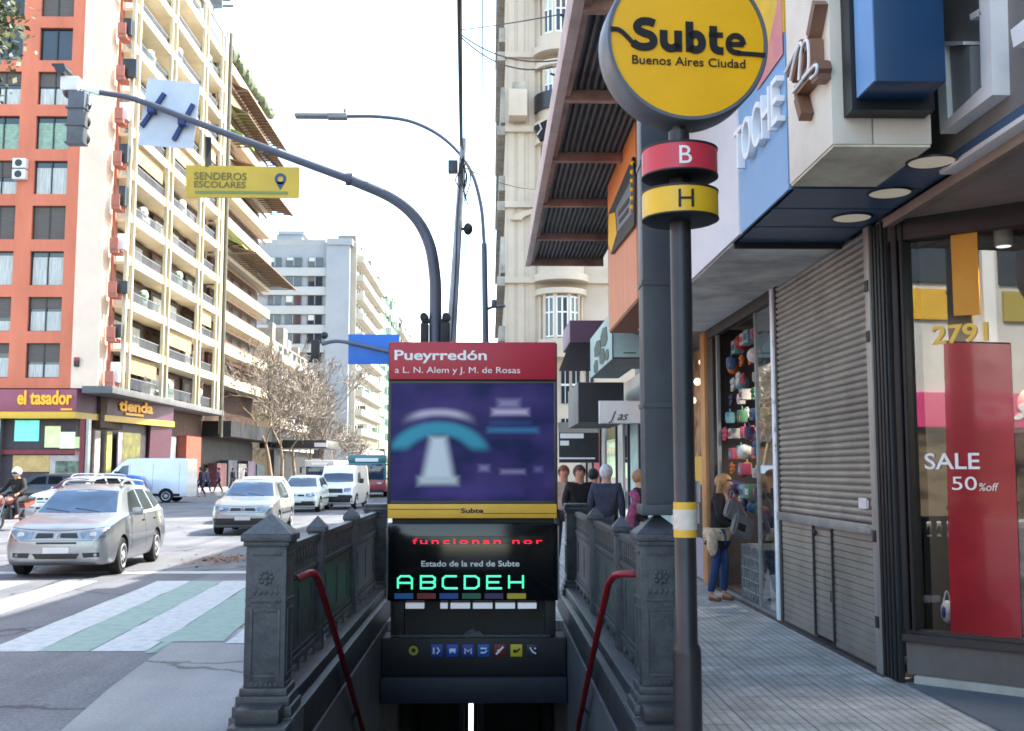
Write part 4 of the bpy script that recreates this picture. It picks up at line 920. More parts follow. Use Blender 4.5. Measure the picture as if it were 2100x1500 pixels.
# motorcycle
def make_moto(label):
    t = thing('motorcycle', label, 'motorcycle', (0, 0, 0), local=True)
    for y, r in ((0, .30), (1.3, .30)):
        b = MB(M_TYRE); b.lathe([(r-.09, -.05), (r-.02, -.055), (r, 0), (r-.02, .055), (r-.09, .05)], (0, y, r), 'X', 24, closed=True); o = b.build('wheel', t)
        b = MB(M_RIM); b.lathe([(.05, -.04), (.05, .04)], (0, y, r), 'X', 12); b.lathe([(r-.10, -.03), (r-.085, -.03), (r-.085, .03), (r-.10, .03)], (0, y, r), 'X', 24, closed=True)
        for k in range(8): a = 2*PI*k/8; b.bar((0, y+.05*math.cos(a), r+.05*math.sin(a)), (0, y+(r-.09)*math.cos(a), r+(r-.09)*math.sin(a)), .008)
        b.build('rim', o)
    b = MB(M_CHROME)
    for sx in (-.09, .09): b.tube([(sx, 0, .30), (sx, .26, .92)], .022, 8)
    b.build('fork', t)
    b = MB(M_TRIM); b.tube([(-.34, .38, 1.02), (-.15, .28, .98), (.15, .28, .98), (.34, .38, 1.02)], .016, 8)
    for sx in (-1, 1): b.tube([(sx*.25, .3, 1.0), (sx*.32, .26, 1.18)], .008, 6); b.ball((sx*.33, .26, 1.2), (.06, .015, .045), 10, 6)
    b.build('handlebar', t)
    M = mat('motorcycle_red', (146, 84, 70), .3, 0, .06, coat=.6)
    b = MB(M); b.ball((0, .55, .80), (.14, .26, .13), 14, 9); b.ball((0, .12, .82), (.11, .12, .16), 12, 8); b.box(-.07, .07, -.2, .18, .60, .63, .01); b.prism([(-.1, 1.0, .72), (-.1, 1.5, .80), (-.1, 1.45, .70), (-.1, 1.05, .6)], (.2, 0, 0)); b.build('fairing', t)
    b = MB(M_LAMP); b.ball((0, .01, .84), (.075, .05, .085), 12, 8); b.build('headlight', t)
    b = MB(M_TRIM); b.box(-.13, .13, .78, 1.45, .80, .88, .04); b.build('seat', t)
    b = MB(M_CHAR); b.box(-.12, .12, .42, .82, .30, .62, .04); b.tube([(.12, .6, .35), (.15, 1.0, .3), (.15, 1.5, .38)], .035, 8); b.bar((0, .3, .85), (0, .8, .4), .05); b.bar((-.05, .75, .4), (-.05, 1.3, .30), .04); b.build('engine', t)
    return t
moto = make_moto('red motorcycle under a helmeted rider'); place(moto, -13.3, 29.5, rad(-14))
m2 = copy_tree(moto); m2['label'] = 'riderless scooter standing between the rider and the silver estate car'; place(m2, -13.0, 33.5, rad(-30))
# ================================================================== SHOPS ON THE RIGHT
XF, XS, ZS = 2.06, 3.02, 3.5
M_DKBR = mat('dark_brown_panel', (58, 48, 44), .6, 0, .15, 2)
M_PLAST = mat('cream_render', (226, 217, 200), .75, 0, .1, 1.2, .15, 30)
# upper storey the shop signs hang on, roof height set and an unseen rear block added for shade
t = thing('shop_building', 'low building over the shops with grey upper wall and added shade block', 'building', (6, 12, 0))
b = MB(mat('grey_render_wall', (120, 116, 112), .8, 0, .14, 1, .2, 20)); b.box(XF+.05, 12, 7.18, 18.45, ZS+.03, 9.7); b.box(2.35, 12, 18.46, 20.9, ZS+.03, 9.7); b.box(2.9, 12, -14, 7.17, ZS+.03, 9.7); b.box(5.2, 14, 20.91, 38, ZS+.03, 13.6); b.build('upper_wall_and_shade_block', t)
b = MB(mat('party_wall', (96, 92, 90), .8, 0, .1)); b.box(4.9, 5.1, -14, 8.2, 0.01, ZS); b.box(XS+.35, 12, 8.22, 8.34, .01, ZS); b.box(3.6, 12, 17.5, 35, .01, ZS-.02); b.build('ground_wall', t)
# soffits
b = MB(mat('navy_soffit', (68, 96, 126), .35, 0, .12, 2)); b.box(XF+.02, XS-.02, 7.19, 8.93, ZS-.02, ZS+.028); b.box(2.66, XS-.02, 6.58, 7.17, ZS-.02, ZS+.028); b.box(2.9, XS-.02, 5.4, 6.575, ZS-.02, ZS+.028)
for y in (7.18, 7.75, 8.35): b.box(XF+.03, XS-.03, y-.006, y+.006, ZS-.026, ZS-.021)
b.build('navy_soffit', t)
b = MB(mat('cracked_grey_soffit', (222, 220, 212), .85, 0, .3, 1.6, .5, 6)); b.box(XF+.02, XS+.2, 8.97, 12.0, ZS-.03, ZS+.026); b.build('concrete_soffit', t)
b = MB(mat('pale_soffit', (224, 224, 222), .8, 0, .1)); b.box(XF+.02, XS+.3, 12.02, 14.75, ZS-.025, ZS+.026); b.build('pale_soffit', t)
b = MB(M_BLACK); b.box(XF+.02, XS, 8.93, 8.97, ZS-.07, ZS+.02); b.build('soffit_edge', t)
# recessed downlights, faint glow added since they catch little bounce light
for i, (px, py) in enumerate(((1910, 331), (1825, 395), (1747, 446))):
    q = PZ(px, py, ZS-.022); b = MB(mat('frosted_downlight', (236, 224, 200), .4, 0, .05, emit=.04)); b.lathe([(.135, -.004), (.14, .0), (.14, .004)], (q.x, q.y, ZS-.026), 'Z', 32)
    o = b.build('downlight'); tag(o, ('round downlight nearest us in the navy soffit', 'round downlight in the middle of the navy soffit', 'round downlight farthest from us in the navy soffit')[i], 'downlight', 'round downlights in the navy soffit')
    b = MB(M_CHAR); b.lathe([(.14, -.006), (.155, -.006), (.155, .004), (.14, .004)], (q.x, q.y, ZS-.026), 'Z', 32, closed=True); b.build('rim', o)
# fascia panels
b = MB(mat('white_fascia', (214, 215, 220), .5, 0, .05, 1)); b.box(XF-.01, XF+.045, 8.62, 14.7, ZS-.02, 6.6); b.box(XF+.004, XF+.05, 8.60, 8.617, ZS-.02, 6.6); tag(b.build('white_fascia'), 'plain white fascia board beside the light blue one', 'fascia')
t = thing('shoe_shop_fascia', 'light blue fascia with raised white letters and a yellow poster above', 'fascia', (XF, 7.9, ZS))
b = MB(mat('light_blue_fascia', (122, 165, 205), .45, 0, .05, 1)); b.box(XF, XF+.046, 7.20, 8.598, ZS-.02, 4.60); b.build('board', t)
q = [PX(1562, -40, XF-.004), PX(1625, -40, XF-.004), PX(1614, 70, XF-.004), PX(1575, 130, XF-.004)]
b = MB(mat('poster_yellow', (228, 188, 60), .45, 0, .1, 2)); b.box(XF-.006, XF+.04, 7.2, 8.598, 4.602, 6.6); b.build('poster', t)
b = MB(mat('poster_pink', (200, 120, 150), .45, 0, .1, 6, c2=(220, 150, 120))); b.prism([(XF-.008, 7.22, 4.45), (XF-.008, 7.22, 4.95), (XF-.008, 7.5, 4.72), (XF-.008, 7.95, 4.45)], (-.004, 0, 0)); b.build('poster_print', t)
b = MB(M_OFFW); YD = Vector((0, -1, 0))
a = PX(1522, 352, XF-.03); c = PX(1616, 248, XF-.03)
b.text('TOCHE', (XF-.002, 8.52, 3.97), YD, Z3, .35, width=1.30, ext=.06, bold=-.004); b.build('lettering', t)
# beige portal frame with brown script sign
t = thing('beige_portal', 'beige stone portal frame with stained, lightened underside', 'facade', (XF, 6.7, ZS))
b = MB(M_PLAST); b.box(XF, XF+.24, 6.24, 7.165, ZS+.002, 7.0, .004); b.box(XF+.25, 2.66, 6.24, 7.165, ZS+.002, ZS+.20, .004); b.build('frame', t)
b = MB(mat('lightened_stained_underside', (246, 228, 200), .85, 0, .22, 2.5, .2, 20)); b.box(XF+.01, 2.655, 6.25, 7.16, ZS-.012, ZS+.001); b.build('underside', t)  # underside colour lightened in place of weak bounce light
t = thing('script_sign', 'brown box sign with white script letters on the beige portal', 'sign', (XF, 6.8, 4.3))
MBRS = mat('brown_letter_side', (128, 92, 70), .5, 0, .08)
def sp(lst): return [PX(a, c, XF-.085) for a, c in lst]
for nm, strokes in (('letter', [[(1668, 5), (1655, 75)], [(1640, 95), (1632, 120), (1622, 165)], [(1612, 150), (1640, 92), (1646, 95)], [(1640, 165), (1646, 100), (1658, 85), (1660, 140), (1648, 160)], [(1628, 190), (1672, 135), (1676, 150), (1664, 162)], [(1640, 240), (1630, 200)]]),):
    b = MB(MBRS)
    for s_ in strokes:
        p = sp(s_)
        for u, v in zip(p, p[1:]):
            b.bar(u+Vector((.042, 0, 0)), v+Vector((.042, 0, 0)), .07, .082, up=(1, 0, 0))
    b.build('letter_body', t)
    b = MB(M_OFFW)
    for s_ in strokes[1:5]:
        p = sp(s_); b.tube([v - Vector((.006, 0, 0)) for v in curve_pts(p, 5)], .010, 6)
    b.build('script', t)
# blue box sign
t = thing('blue_box_sign', 'blue box column sign hanging beside the beige portal', 'sign', (2.4, 6, 3.7))
b = MB(mat('blue_box_front', (22, 66, 104), .35, 0, .06, 1)); b.box(2.165, 2.56, 5.78, 6.08, 3.72, 6.6, .004); b.build('box', t)
b = MB(mat('blue_box_side', (108, 156, 204), .4, 0, .04, 1)); b.box(2.155, 2.164, 5.785, 6.075, 3.725, 6.6); b.build('side_panel', t)
b = MB(M_NAVY); b.box(2.13, 2.62, 6.085, 6.235, 3.66, 6.6); b.build('backing', t)
# white channel letters
t = thing('channel_letters', 'large white hollow channel letters on the dark wall at the frame corner', 'sign', (2.84, 6.2, 3.6))
XL = 2.80; ML = mat('white_letter_enamel', (236, 236, 234), .4, 0, .06, 2)
def lp(l): return [PX(a, c, XL) for a, c in l]
b = MB(ML)
for q in ([(1918, 95), (1928, 275), (1945, 262), (1936, 95)], [(1918, 95), (1936, 95), (1975, 92), (1975, 85), (1920, 85)], [(1928, 275), (2035, 195), (2033, 160), (1945, 243)], [(2012, 177), (2035, 190), (2030, 0), (2030, -120), (2005, -120)], [(1990, 42), (2012, 30), (2008, 18), (1988, 30)]): b.prism(lp(q), (.10, 0, 0))
b.build('letter', t)
b = MB(mat('letter_inset_grey', (150, 152, 152), .5, 0, .06)); b.prism([v+Vector((.03, 0, 0)) for v in lp([(1937, 96), (1945, 243), (1982, 212), (1978, 94)])], (.07, 0, 0)); b.build('letter_inset', t)
b = MB(ML); b.prism(lp([(2072, 62), (2078, 98), (2200, 20), (2200, -40)]), (.10, 0, 0)); b.prism(lp([(2150, -60), (2160, 60), (2200, 40), (2200, -80)]), (.1, 0, 0)); b.build('letter', t)
b = MB(M_CHAR); b.prism([P(a, c, 6.70) for a, c in ((1886, -30), (1884, 80), (1890, 98), (1915, 92), (1935, 70), (1960, 48), (1990, 38), (1992, 18), (1960, 20), (1935, -30))], (0, .05, 0)); tag(b.build('metal_flap'), 'bent black metal flap above the white channel letter', 'flap')
b = MB(ML); b.box(2.905, XS+.02, -3, 6.72, ZS-.05, ZS+.025, .01); b.box(2.95, XS+.05, -3, 6.65, ZS+.03, ZS+.07, .01); tag(b.build('ledge_moulding'), 'white ledge moulding under the channel letters', 'moulding')

# corner shop with splayed display window
W0, W1 = Vector((3.05, 7.94, 0)), Vector((4.57, 6.64, 0)); wd = (W1-W0).normalized(); wn = Vector((-wd.y, wd.x, 0))*(-1)
if wn.y > 0: wn = -wn
wi = -wn                                        # into the shop
Z3v = Vector((0, 0, 1))
def wp(s_, z, d=0): return W0 + wd*s_ + Z3v*z + wi*d
t = thing('corner_shop', 'corner shop with splayed display window in dark frames', 'shop', (3.6, 7.6, 0))
b = MB(mat('shop_plinth_stone', (104, 99, 95), .6, 0, .14, 3, stretch=(1, 1, .5))); b.obox(wp(1.0, .19, .10), wd*1.0, wi*.09, Z3v*.115); b.build('plinth', t)
b = MB(mat('plinth_white_strip', (178, 178, 170), .7, 0, .12, 4)); b.obox(wp(1.03, .037, .06), wd*.97, wi*.09, Z3v*.034, .003); b.build('base_strip', t)
b = MB(mat('sill_bronze', (70, 66, 66), .4, .3, .12, 3)); b.obox(wp(1.0, .335, .05), wd*1.02, wi*.08, Z3v*.028, .006); b.obox(wp(1.0, .375, .08), wd*1.01, wi*.05, Z3v*.012, .004); b.build('sill', t)
b = MB(M_BLACK)
for s_, w_ in ((.012, .022), (.066, .014)): b.obox(wp(s_, 1.93, .05), wd*w_, wi*.06, Z3v*1.54, .006)
b.build('window_frame', t)
b = MB(M_DKBR); b.obox(wp(1.0, 3.42, .06), wd*1.1, wi*.05, Z3v*.14); b.build('window_head', t)
b = MB(glass('display_glass', (235, 235, 230), .14, .012, 1.0)); b.poly([wp(.05, .39, .09), wp(1.98, .39, .09), wp(1.98, 3.29, .09), wp(.05, 3.29, .09)]); b.build('window_pane', t)
b = MB(mat('display_interior', (64, 54, 48), .8, 0, .15, 1)); b.obox(wp(1.0, 1.85, 1.5), wd*1.6, wi*.03, Z3v*1.7); b.obox(wp(-.12, 1.85, .85), wd*.02, wi*.66, Z3v*1.7); b.obox(wp(1.0, .30, .8), wd*.98, wi*.68, Z3v*.02); b.obox(wp(1.0, 3.36, .85), wd*.98, wi*.68, Z3v*.02); b.build('display_room', t)
b = MB(mat('brown_vestibule_ceiling', (168, 150, 140), .7, 0, .12, 2)); b.prism([(XS+.045, 5.2, 3.44), (XS+.045, 7.99, 3.44), (4.88, 6.5, 3.44), (4.88, 5.2, 3.44)], (0, 0, .05)); b.build('vestibule_ceiling', t)
b = MB(mat('tan_trim', (142, 126, 112), .6, 0, .1)); b.box(XS-.02, XS+.04, 4.0, 8.12, 3.39, 3.46, .004); b.build('ceiling_trim', t)
b = MB(mat('blue_grey_step', (96, 106, 116), .6, 0, .1, 3)); b.prism([(3.04, 7.90, .004), (3.08, 7.93, .004), (4.7, 6.55, .004), (4.88, 5.2, .004), (3.05, 5.2, .004)], (0, 0, .012)); b.build('vestibule_floor', t)
t = thing('corner_pillar', 'dark ribbed metal pillar between the shutter and the display window', 'pillar', (3.08, 8.05, 0))
b = MB(M_CHAR)
b.box(3.0, 3.05, 7.97, 8.19, .004, 3.45, .008); b.build('casing', t)
b = MB(M_BLACK)
for y in (7.98, 8.05, 8.12): b.box(2.985, 2.998, y, y+.04, .01, 3.44, .004)
b.build('rib', t)
# things in the display window
t = thing('sale_panel', 'tall red panel behind the white sale lettering on the display glass', 'panel', wp(.95, .45, .08))
def wps(px, py, d=.28):                         # point of the photo on the plane d behind the glass
    o = W0 + wi*d; r = ray(px, py); k = (o-CAM).dot(wn)/r.dot(wn); return CAM + r*k
q = [wps(*p, .078) for p in ((1935, 702), (2072, 706), (2096, 1309), (1950, 1303))]
b = MB(mat('red_panel_film', (168, 42, 50), .16, 0, .22, 1.1, coat=.5)); b.prism(q, wi*.005); bn = b.build('film', t)
b = MB(M_CHROME); b.tube([q[0]+Vector((0, 0, .005)), q[1]+Vector((0, 0, .005))], .006, 8); b.build('rod', t)
t = thing('window_lettering', 'white SALE 50%off lettering on the display glass', 'lettering', wp(.6, 1.5))
b = MB(M_OFFW); a, c = wps(1897, 962, .074), wps(2010, 962, .074); b.text('SALE', a, wd, Z3, .118, width=(c-a).length, ext=.003, bold=.012); b.build('sale_text', t)
b = MB(M_OFFW); a, c = wps(1953, 1005, .074), wps(2004, 1005, .074); b.text('50', a, wd, Z3, .10, width=(c-a).length, ext=.003); a, c = wps(2008, 1007, .074), wps(2049, 1007, .074); b.text('%off', a, wd, Z3, .058, width=(c-a).length, ext=.003, shear=.2); b.build('discount_text', t)
b = MB(mat('gold_numeral', (224, 190, 80), .35, .2, .05)); a, c = wps(1912, 706, .074), wps(2026, 700, .074); b.text('2791', a, wd, Z3, .135, width=(c-a).length, ext=.004, bold=.02); tag(b.build('house_number'), 'gold street number 2791 on the display glass', 'number')
q = [wps(*p, .08) for p in ((1948, 456), (2003, 454), (2010, 645), (1956, 648))]
b = MB(mat('yellow_banner_cloth', (222, 160, 62), .7, 0, .08, 2)); b.prism(q, wi*.004); o = b.build('yellow_strip'); tag(o, 'yellow strip at the top of the display window', 'banner')
b = MB(mat('spot_grey', (176, 176, 168), .5, 0, .05)); c = wps(2057, 478, .2); b.lathe([(.06, -.1), (.065, -.09), (.065, .09), (.03, .1), (.012, .1), (.012, .3)], c, 'Z', 20); o = b.build('spotlight'); tag(o, 'grey cylindrical spotlight at the top of the display window', 'spotlight')
b = MB(mat('spot_lens', (250, 248, 240), .3, var=0, emit=.3)); b.lathe([(.05, -.103), (.05, -.1005)], c, 'Z', 20); b.build('lens', o)
ld = bpy.data.lights.new('display_spot_light', 'SPOT'); ld.energy = 40; ld.spot_size = rad(120); ld.spot_blend = .8; ld.color = (1, .88, .72); ld.shadow_soft_size = .05
lo = bpy.data.objects.new('display_spot_light', ld); COL.objects.link(lo); lo.location = c + Vector((0, 0, -.12)); lo.parent = o
b = MB(mat('white_cloth_bag', (206, 206, 220), .8, 0, .1, 8)); c = wps(1943, 1255, .2); b.ball(c, (.05, .05, .085), 14, 9); b.tube(curve_pts([c+Vector((-.03, 0, .06)), c+Vector((0, 0, .15)), c+Vector((.03, 0, .06))], 5), .006, 6); tag(b.build('white_bag'), 'small white bag with dark mark standing on the display floor', 'bag')
b = MB(mat('white_cloth_bag', (206, 206, 220))); b.use(mat('bag_mark_blue', (50, 60, 120), .6, var=0)); b.ball(c+wn*.046+Vector((-.012, 0, .0)), (.014, .01, .045), 10, 6); b.build('bag_mark', bpy.data.objects['white_bag'])
# mannequin at the frame edge
t = thing('mannequin', 'dark dressed mannequin at the right edge of the display window', 'mannequin', wps(2118, 1290, .5))
c = wps(2112, 830, .5); fl = .34
b = MB(mat('mannequin_skin', (190, 170, 155), .5, 0, .05)); b.ball(c, (.085, .095, .12), 14, 10); b.tube([c-Vector((0, 0, .08)), c-Vector((0, 0, .2))], .045, 10)
b.tube([(c.x, c.y, c.z-.75), (c.x, c.y, fl)], .05, 10); b.build('body', t)
b = MB(mat('purple_dress', (54, 34, 50), .8, 0, .25, 14)); b.lathe([(.06, -.17), (.19, -.21), (.21, -.3), (.15, -.55), (.17, -.75), (.2, -1.2)], c, 'Z', 20, .62); b.tube([c+Vector((-.18, 0, -.24)), c+Vector((-.24, -.04, -.5)), c+Vector((-.2, -.1, -.72))], .045, 8); b.tube([c+Vector((.18, 0, -.24)), c+Vector((.24, 0, -.5)), c+Vector((.2, -.05, -.72))], .045, 8); b.build('dress', t)

# rolling shutter
def shutter_mat():
    m = mat('shutter_steel', (146, 140, 130), .42, .35, .2, 1.8)
    return m
t = thing('rolling_shutter', 'closed grey rolling shutter with a little door in its lower half', 'shutter', (XS, 9.7, 0))
Y0, Y1 = 8.36, 11.06
def curtain(y0, y1, z0, z1, p=.085, dp=.022):
    b = MB(shutter_mat()); z = z0; rows = []
    while z < z1-.001:
        for u, d in ((0, .0), (.12, .012), (.3, dp), (.5, dp+.003), (.7, dp), (.88, .010)):
            zz = z+u*p
            if zz > z1: break
            rows.append((zz, XS-d))
        z += p
    rows.append((z1, XS))
    prev = None
    for zz, x in rows:
        r = [b._v((x, y0, zz)), b._v((x, y1, zz))]
        if prev: b.face([prev[0], r[0], r[1], prev[1]])
        prev = r
    return b
curtain(Y0, Y1, 1.13, ZS-.04, .060, .017).build('upper_curtain', t, smooth=50)
ya, yb = 9.42, 9.98
curtain(Y0, ya, .03, 1.05, .060, .009).build('lower_curtain', t, smooth=50); curtain(yb, Y1, .03, 1.05, .060, .009).build('lower_curtain', t, smooth=50)
dk = curtain(ya+.02, yb-.02, .06, 1.04, .060, .009).build('wicket_door', t, smooth=50)
b = MB(M_BLACK); b.box(XS-.018, XS-.022, ya+.07, ya+.09, .4, .5); b.ball((XS-.03, yb-.10, .98), (.018, .02, .03), 10, 6); b.build('padlock', dk)
b = MB(mat('shutter_bar_steel', (150, 150, 150), .4, .5, .2, 4)); b.box(XS-.05, XS+.01, Y0-.02, Y1+.04, 1.045, 1.128, .008); b.box(XS-.062, XS-.048, Y0, Y0+.3, 1.05, 1.10, .004); b.build('lock_bar', t)
b = MB(M_CHAR); b.box(XS-.03, XS+.0, ya, ya+.018, .05, 1.04); b.box(XS-.03, XS+.0, yb-.018, yb, .05, 1.04); b.box(XS-.02, XS+.02, Y0, Y1, .005, .035); b.build('door_frame', t)
b = MB(mat('guide_steel', (170, 166, 160), .45, .4, .2, 3, stretch=(1, 1, .3))); b.box(XS-.045, XS+.03, Y0-.11, Y0-.005, .004, ZS-.03, .006); b.build('guide_rail', t)
b = MB(M_BLACK); b.box(XS-.02, XS+.02, Y1+.005, Y1+.09, .004, ZS-.03); b.build('guide_channel', t)
b = MB(M_BLACK); b.box(XS-.03, XS+.03, Y0-.16, Y0-.115, .004, ZS-.03)
for z in (.35, 1.0, 2.55, 2.95): b.box(XS-.055, XS-.044, Y0-.10, Y0-.03, z, z+.09, .008)
b.build('guide_channel', t)
b = MB(mat('torn_paper', (222, 220, 216), .8, 0, .1, 20)); b.box(XS-.032, XS-.028, 8.5, 8.68, 1.245, 1.33); b.box(XS-.032, XS-.028, 8.46, 8.48, 1.245, 1.32); b.build('paper_sticker', t)
for k in range(14):
    y, z = RND.uniform(Y0+.2, Y1-.2), RND.uniform(1.2, 1.65); s_ = RND.uniform(.006, .02); bpy.context.view_layer
b = MB(mat('rusty_base', (86, 74, 70), .8, 0, .3, 8)); b.box(XS-.06, XS+.3, 8.2, 14.6, -.09, .012, .004); structure(b.build('threshold'))
b = MB(mat('peeling_white_post', (196, 200, 206), .6, 0, .5, 9, thr=(.25, .45))); b.box(XS-.035, XS+.03, 11.17, 11.27, .012, ZS-.03, .006); tag(b.build('white_post'), 'peeling white post between the shutter and the toy shop', 'post')

# toy shop
t = thing('toy_shop', 'narrow toy shop front with glass panes and dark interior', 'shop', (XS, 13, 0))
b = MB(mat('shop_dark_interior', (84, 78, 78), .8, 0, .2, 2)); b.box(4.1, 4.15, 11.3, 14.6, .01, ZS-.03); b.box(XS+.1, 4.1, 11.3, 14.6, .013, .03); b.box(XS+.1, 4.1, 14.55, 14.6, .03, ZS-.03); b.box(XS+.1, 4.1, 11.29, 11.34, .03, ZS-.03); b.build('interior', t)
b = MB(M_DKBR); b.box(XS-.03, XS+.06, 11.28, 14.62, ZS-.16, ZS-.03, .004); b.box(XS-.02, XS+.05, 14.3, 14.62, .013, ZS-.165, .004); b.build('frame', t)
b = MB(M_STEEL); b.box(XS-.01, XS+.03, 14.05, 14.12, .013, ZS-.165); b.box(XS-.01, XS+.03, 11.28, 14.05, .013, .05); b.box(XS-.01, XS+.03, 12.02, 12.06, .05, ZS-.165); b.build('mullion', t)
b = MB(glass('shop_glass', (235, 240, 240), .05, .02, 1.0)); b.box(XS+.006, XS+.012, 11.29, 12.02, .05, ZS-.165); b.build('window_pane', t)
cols = [(140, 34, 40), (190, 104, 48), (196, 194, 190), (60, 96, 138), (164, 66, 88), (188, 156, 74), (36, 36, 40), (96, 146, 156), (100, 74, 60), (160, 158, 152), (66, 58, 92), (66, 112, 84)]
TM = [mat('toy_colour_%s' % 'abcdefghijkl'[i], c, .6, 0, .15, 20) for i, c in enumerate(cols)]
CN = ['dark red', 'orange', 'white', 'blue', 'pink', 'yellow', 'black', 'pale blue', 'brown', 'light grey', 'violet', 'green']
def toy(kind, x, y, z, s_, m):
    b = MB(TM[m]); T = Vector((x, y, z))
    if kind == 'ball': b.ball(T, s_, 14, 10)
    elif kind == 'doll':
        b.ball(T+Vector((0, 0, .45*s_)), .42*s_, 12, 8); b.ball(T-Vector((0, 0, .15*s_)), (.36*s_, .32*s_, .42*s_), 12, 8)
        for sx in (-1, 1):
            b.ball(T+Vector((0, sx*.34*s_, .8*s_)), .15*s_, 8, 6); b.ball(T+Vector((-.05*s_, sx*.42*s_, -.02*s_)), (.12*s_, .14*s_, .26*s_), 8, 6); b.ball(T+Vector((-.14*s_, sx*.22*s_, -.55*s_)), (.18*s_, .15*s_, .17*s_), 8, 6)
        b.use(TM[6])
        for sx in (-1, 1): b.ball(T+Vector((-.39*s_, sx*.14*s_, .5*s_)), .05*s_, 6, 5)
    elif kind == 'box':
        b.box(x-.06, x+.06, y-s_, y+s_, z-s_*.8, z+s_*.8, .006); b.use(TM[(m+3) % 12]); b.box(x-.066, x-.0595, y-s_*.7, y+s_*.7, z-s_*.4, z+s_*.3)
    else:
        b.lathe([(.25*s_, -s_*.8), (.6*s_, -s_*.7), (.7*s_, 0), (.62*s_, s_*.7), (.3*s_, s_*.8)], T, 'Z', 14, .6); b.tube(curve_pts([T+Vector((0, -.25*s_, .75*s_)), T+Vector((0, 0, 1.2*s_)), T+Vector((0, .25*s_, .75*s_))], 4), .08*s_, 6)
        b.use(TM[(m+2) % 12]); b.box(x-.46*s_, x-.36*s_, y-.35*s_, y+.35*s_, z-.5*s_, z+.1*s_, .01)
    return b
KN = {'ball': 'ball', 'doll': 'soft toy', 'box': 'toy box', 'bag': 'backpack'}
NMS = {'ball': 'toy_ball', 'doll': 'soft_toy', 'box': 'toy_box', 'bag': 'backpack'}
ORD = ['top', 'second', 'third', 'fourth', 'fifth', 'sixth', 'seventh', 'eighth', 'ninth', 'tenth', 'eleventh', 'twelfth']
COLN = ['beside the door frame', 'left of the middle', 'in the middle', 'right of the middle', 'near the glass', 'nearest the white post']
RT = random.Random(29); seen_ = set()
WANT = {(0, 2): ('ball', 0), (1, 2): ('doll', 1), (2, 2): ('doll', 2), (2, 3): ('doll', 4), (4, 2): ('doll', 2), (4, 1): ('bag', 7), (6, 2): ('bag', 5), (6, 3): ('ball', 2), (7, 2): ('bag', 5), (8, 2): ('box', 7), (3, 3): ('box', 9), (1, 1): ('bag', 3), (5, 3): ('doll', 4), (0, 1): ('box', 7)}
for r_ in range(12):
    for c_ in range(6):
        z = 3.12-.225*r_ + RT.uniform(-.03, .03); y = 13.9-.32*c_ + RT.uniform(-.05, .05)
        if z < .7: continue
        kind, m = WANT.get((r_, c_), (RT.choice(['doll', 'box', 'bag', 'bag', 'doll', 'ball']), RT.choice([2, 4, 6, 9, 10, 11, 3, 5, 7, 0, 1, 2, 4])))
        s_ = {'ball': .085, 'doll': .10, 'box': .09, 'bag': .085}[kind]*RT.uniform(.85, 1.2)
        b = toy(kind, XS+.04+RT.uniform(0, .16), y, z, s_, m)
        tag(b.build(NMS[kind]), f'{CN[m]} {KN[kind]} {COLN[c_]}, {ORD[r_]} row of toys', KN[kind], 'toys and bags hung in the toy shop')
t = thing('toy_shop_lamp', 'small bright lamp glowing inside the toy shop', 'lamp', (3.6, 12.5, 2.9))
b = MB(mat('warm_lamp', (255, 220, 170), .4, var=0, emit=.5)); b.ball((3.6, 12.5, 2.95), .06, 10, 8); b.build('bulb', t)
ld = bpy.data.lights.new('toy_shop_bulb', 'SPOT'); ld.spot_size = rad(150); ld.spot_blend = .5; ld.energy = 22; ld.color = (1, .9, .76); ld.shadow_soft_size = .06
lo = bpy.data.objects.new('toy_shop_bulb', ld); COL.objects.link(lo); lo.location = (3.6, 12.5, 2.8); lo.parent = t; lo.matrix_parent_inverse = Matrix.Translation(t.location).inverted()
b = MB(M_CHAR); b.tube([(3.6, 12.5, 3.01), (3.6, 12.5, ZS-.03)], .01, 6); b.build('cord', t)
b = MB(mat('wire_basket_grey', (158, 166, 170), .5, .3, .3, 12))
for k in range(5):
    b.box(XS+.02, XS+.4, 11.95+.0, 13.0, .14+k*.13, .155+k*.13)
for k in range(14): b.bar((XS+.02, 11.95+k*.08, .03), (XS+.02, 11.95+k*.08, .68), .010)
for k in range(9): b.ball((XS+.2, 12.0+k*.11, .25+.13*(k % 3)), .05, 8, 6)
tag(b.build('wire_rack'), 'grey wire rack on the floor of the toy shop entrance', 'rack')
b = MB(M_WHITE); b.box(XS+.03, XS+.16, 11.36, 11.75, .05, .42, .01); tag(b.build('white_crate'), 'white crate behind the glass by the white post', 'crate')
# next shop, warm inside
t = thing('lit_shop', 'warm lit shop front beyond the toy shop', 'shop', (XS, 16, 0))
b = MB(mat('orange_lit_post', (196, 140, 84), .5, 0, .12, 5)); b.box(XS-.06, XS+.04, 14.66, 14.95, .013, ZS-.04, .006); b.build('post', t)  # orange shop light put into the post colour
b = MB(mat('warm_shop_interior', (220, 178, 130), .7, 0, .35, 3, c2=(120, 70, 50))); b.box(XS+.3, XS+.35, 14.95, 17.4, .013, ZS-.03); b.build('interior', t)
for k in range(5):
    b = MB(mat('warm_lamp', (255, 200, 130), .4, var=0, emit=.5)); b.ball((XS+.05, 15.3+k*.4, 3.1-.25*(k % 3)), .055, 10, 8); b.build('lamp_bulb', t)
b = MB(mat('shop_yellow_panel', (214, 168, 40), .5, 0, .05)); b.box(XS+.0, XS+.06, 15.2, 16.2, 1.35, 1.75); b.build('yellow_panel', t)
b = MB(M_BLACK); b.box(XS+.0, XS+.06, 15.1, 16.3, .6, 1.34); b.build('black_panel', t)
b = MB(mat('lilac_panel', (176, 170, 184), .6, 0, .05)); b.box(XS+.0, XS+.06, 15.1, 16.3, .02, .59); b.build('base_panel', t)
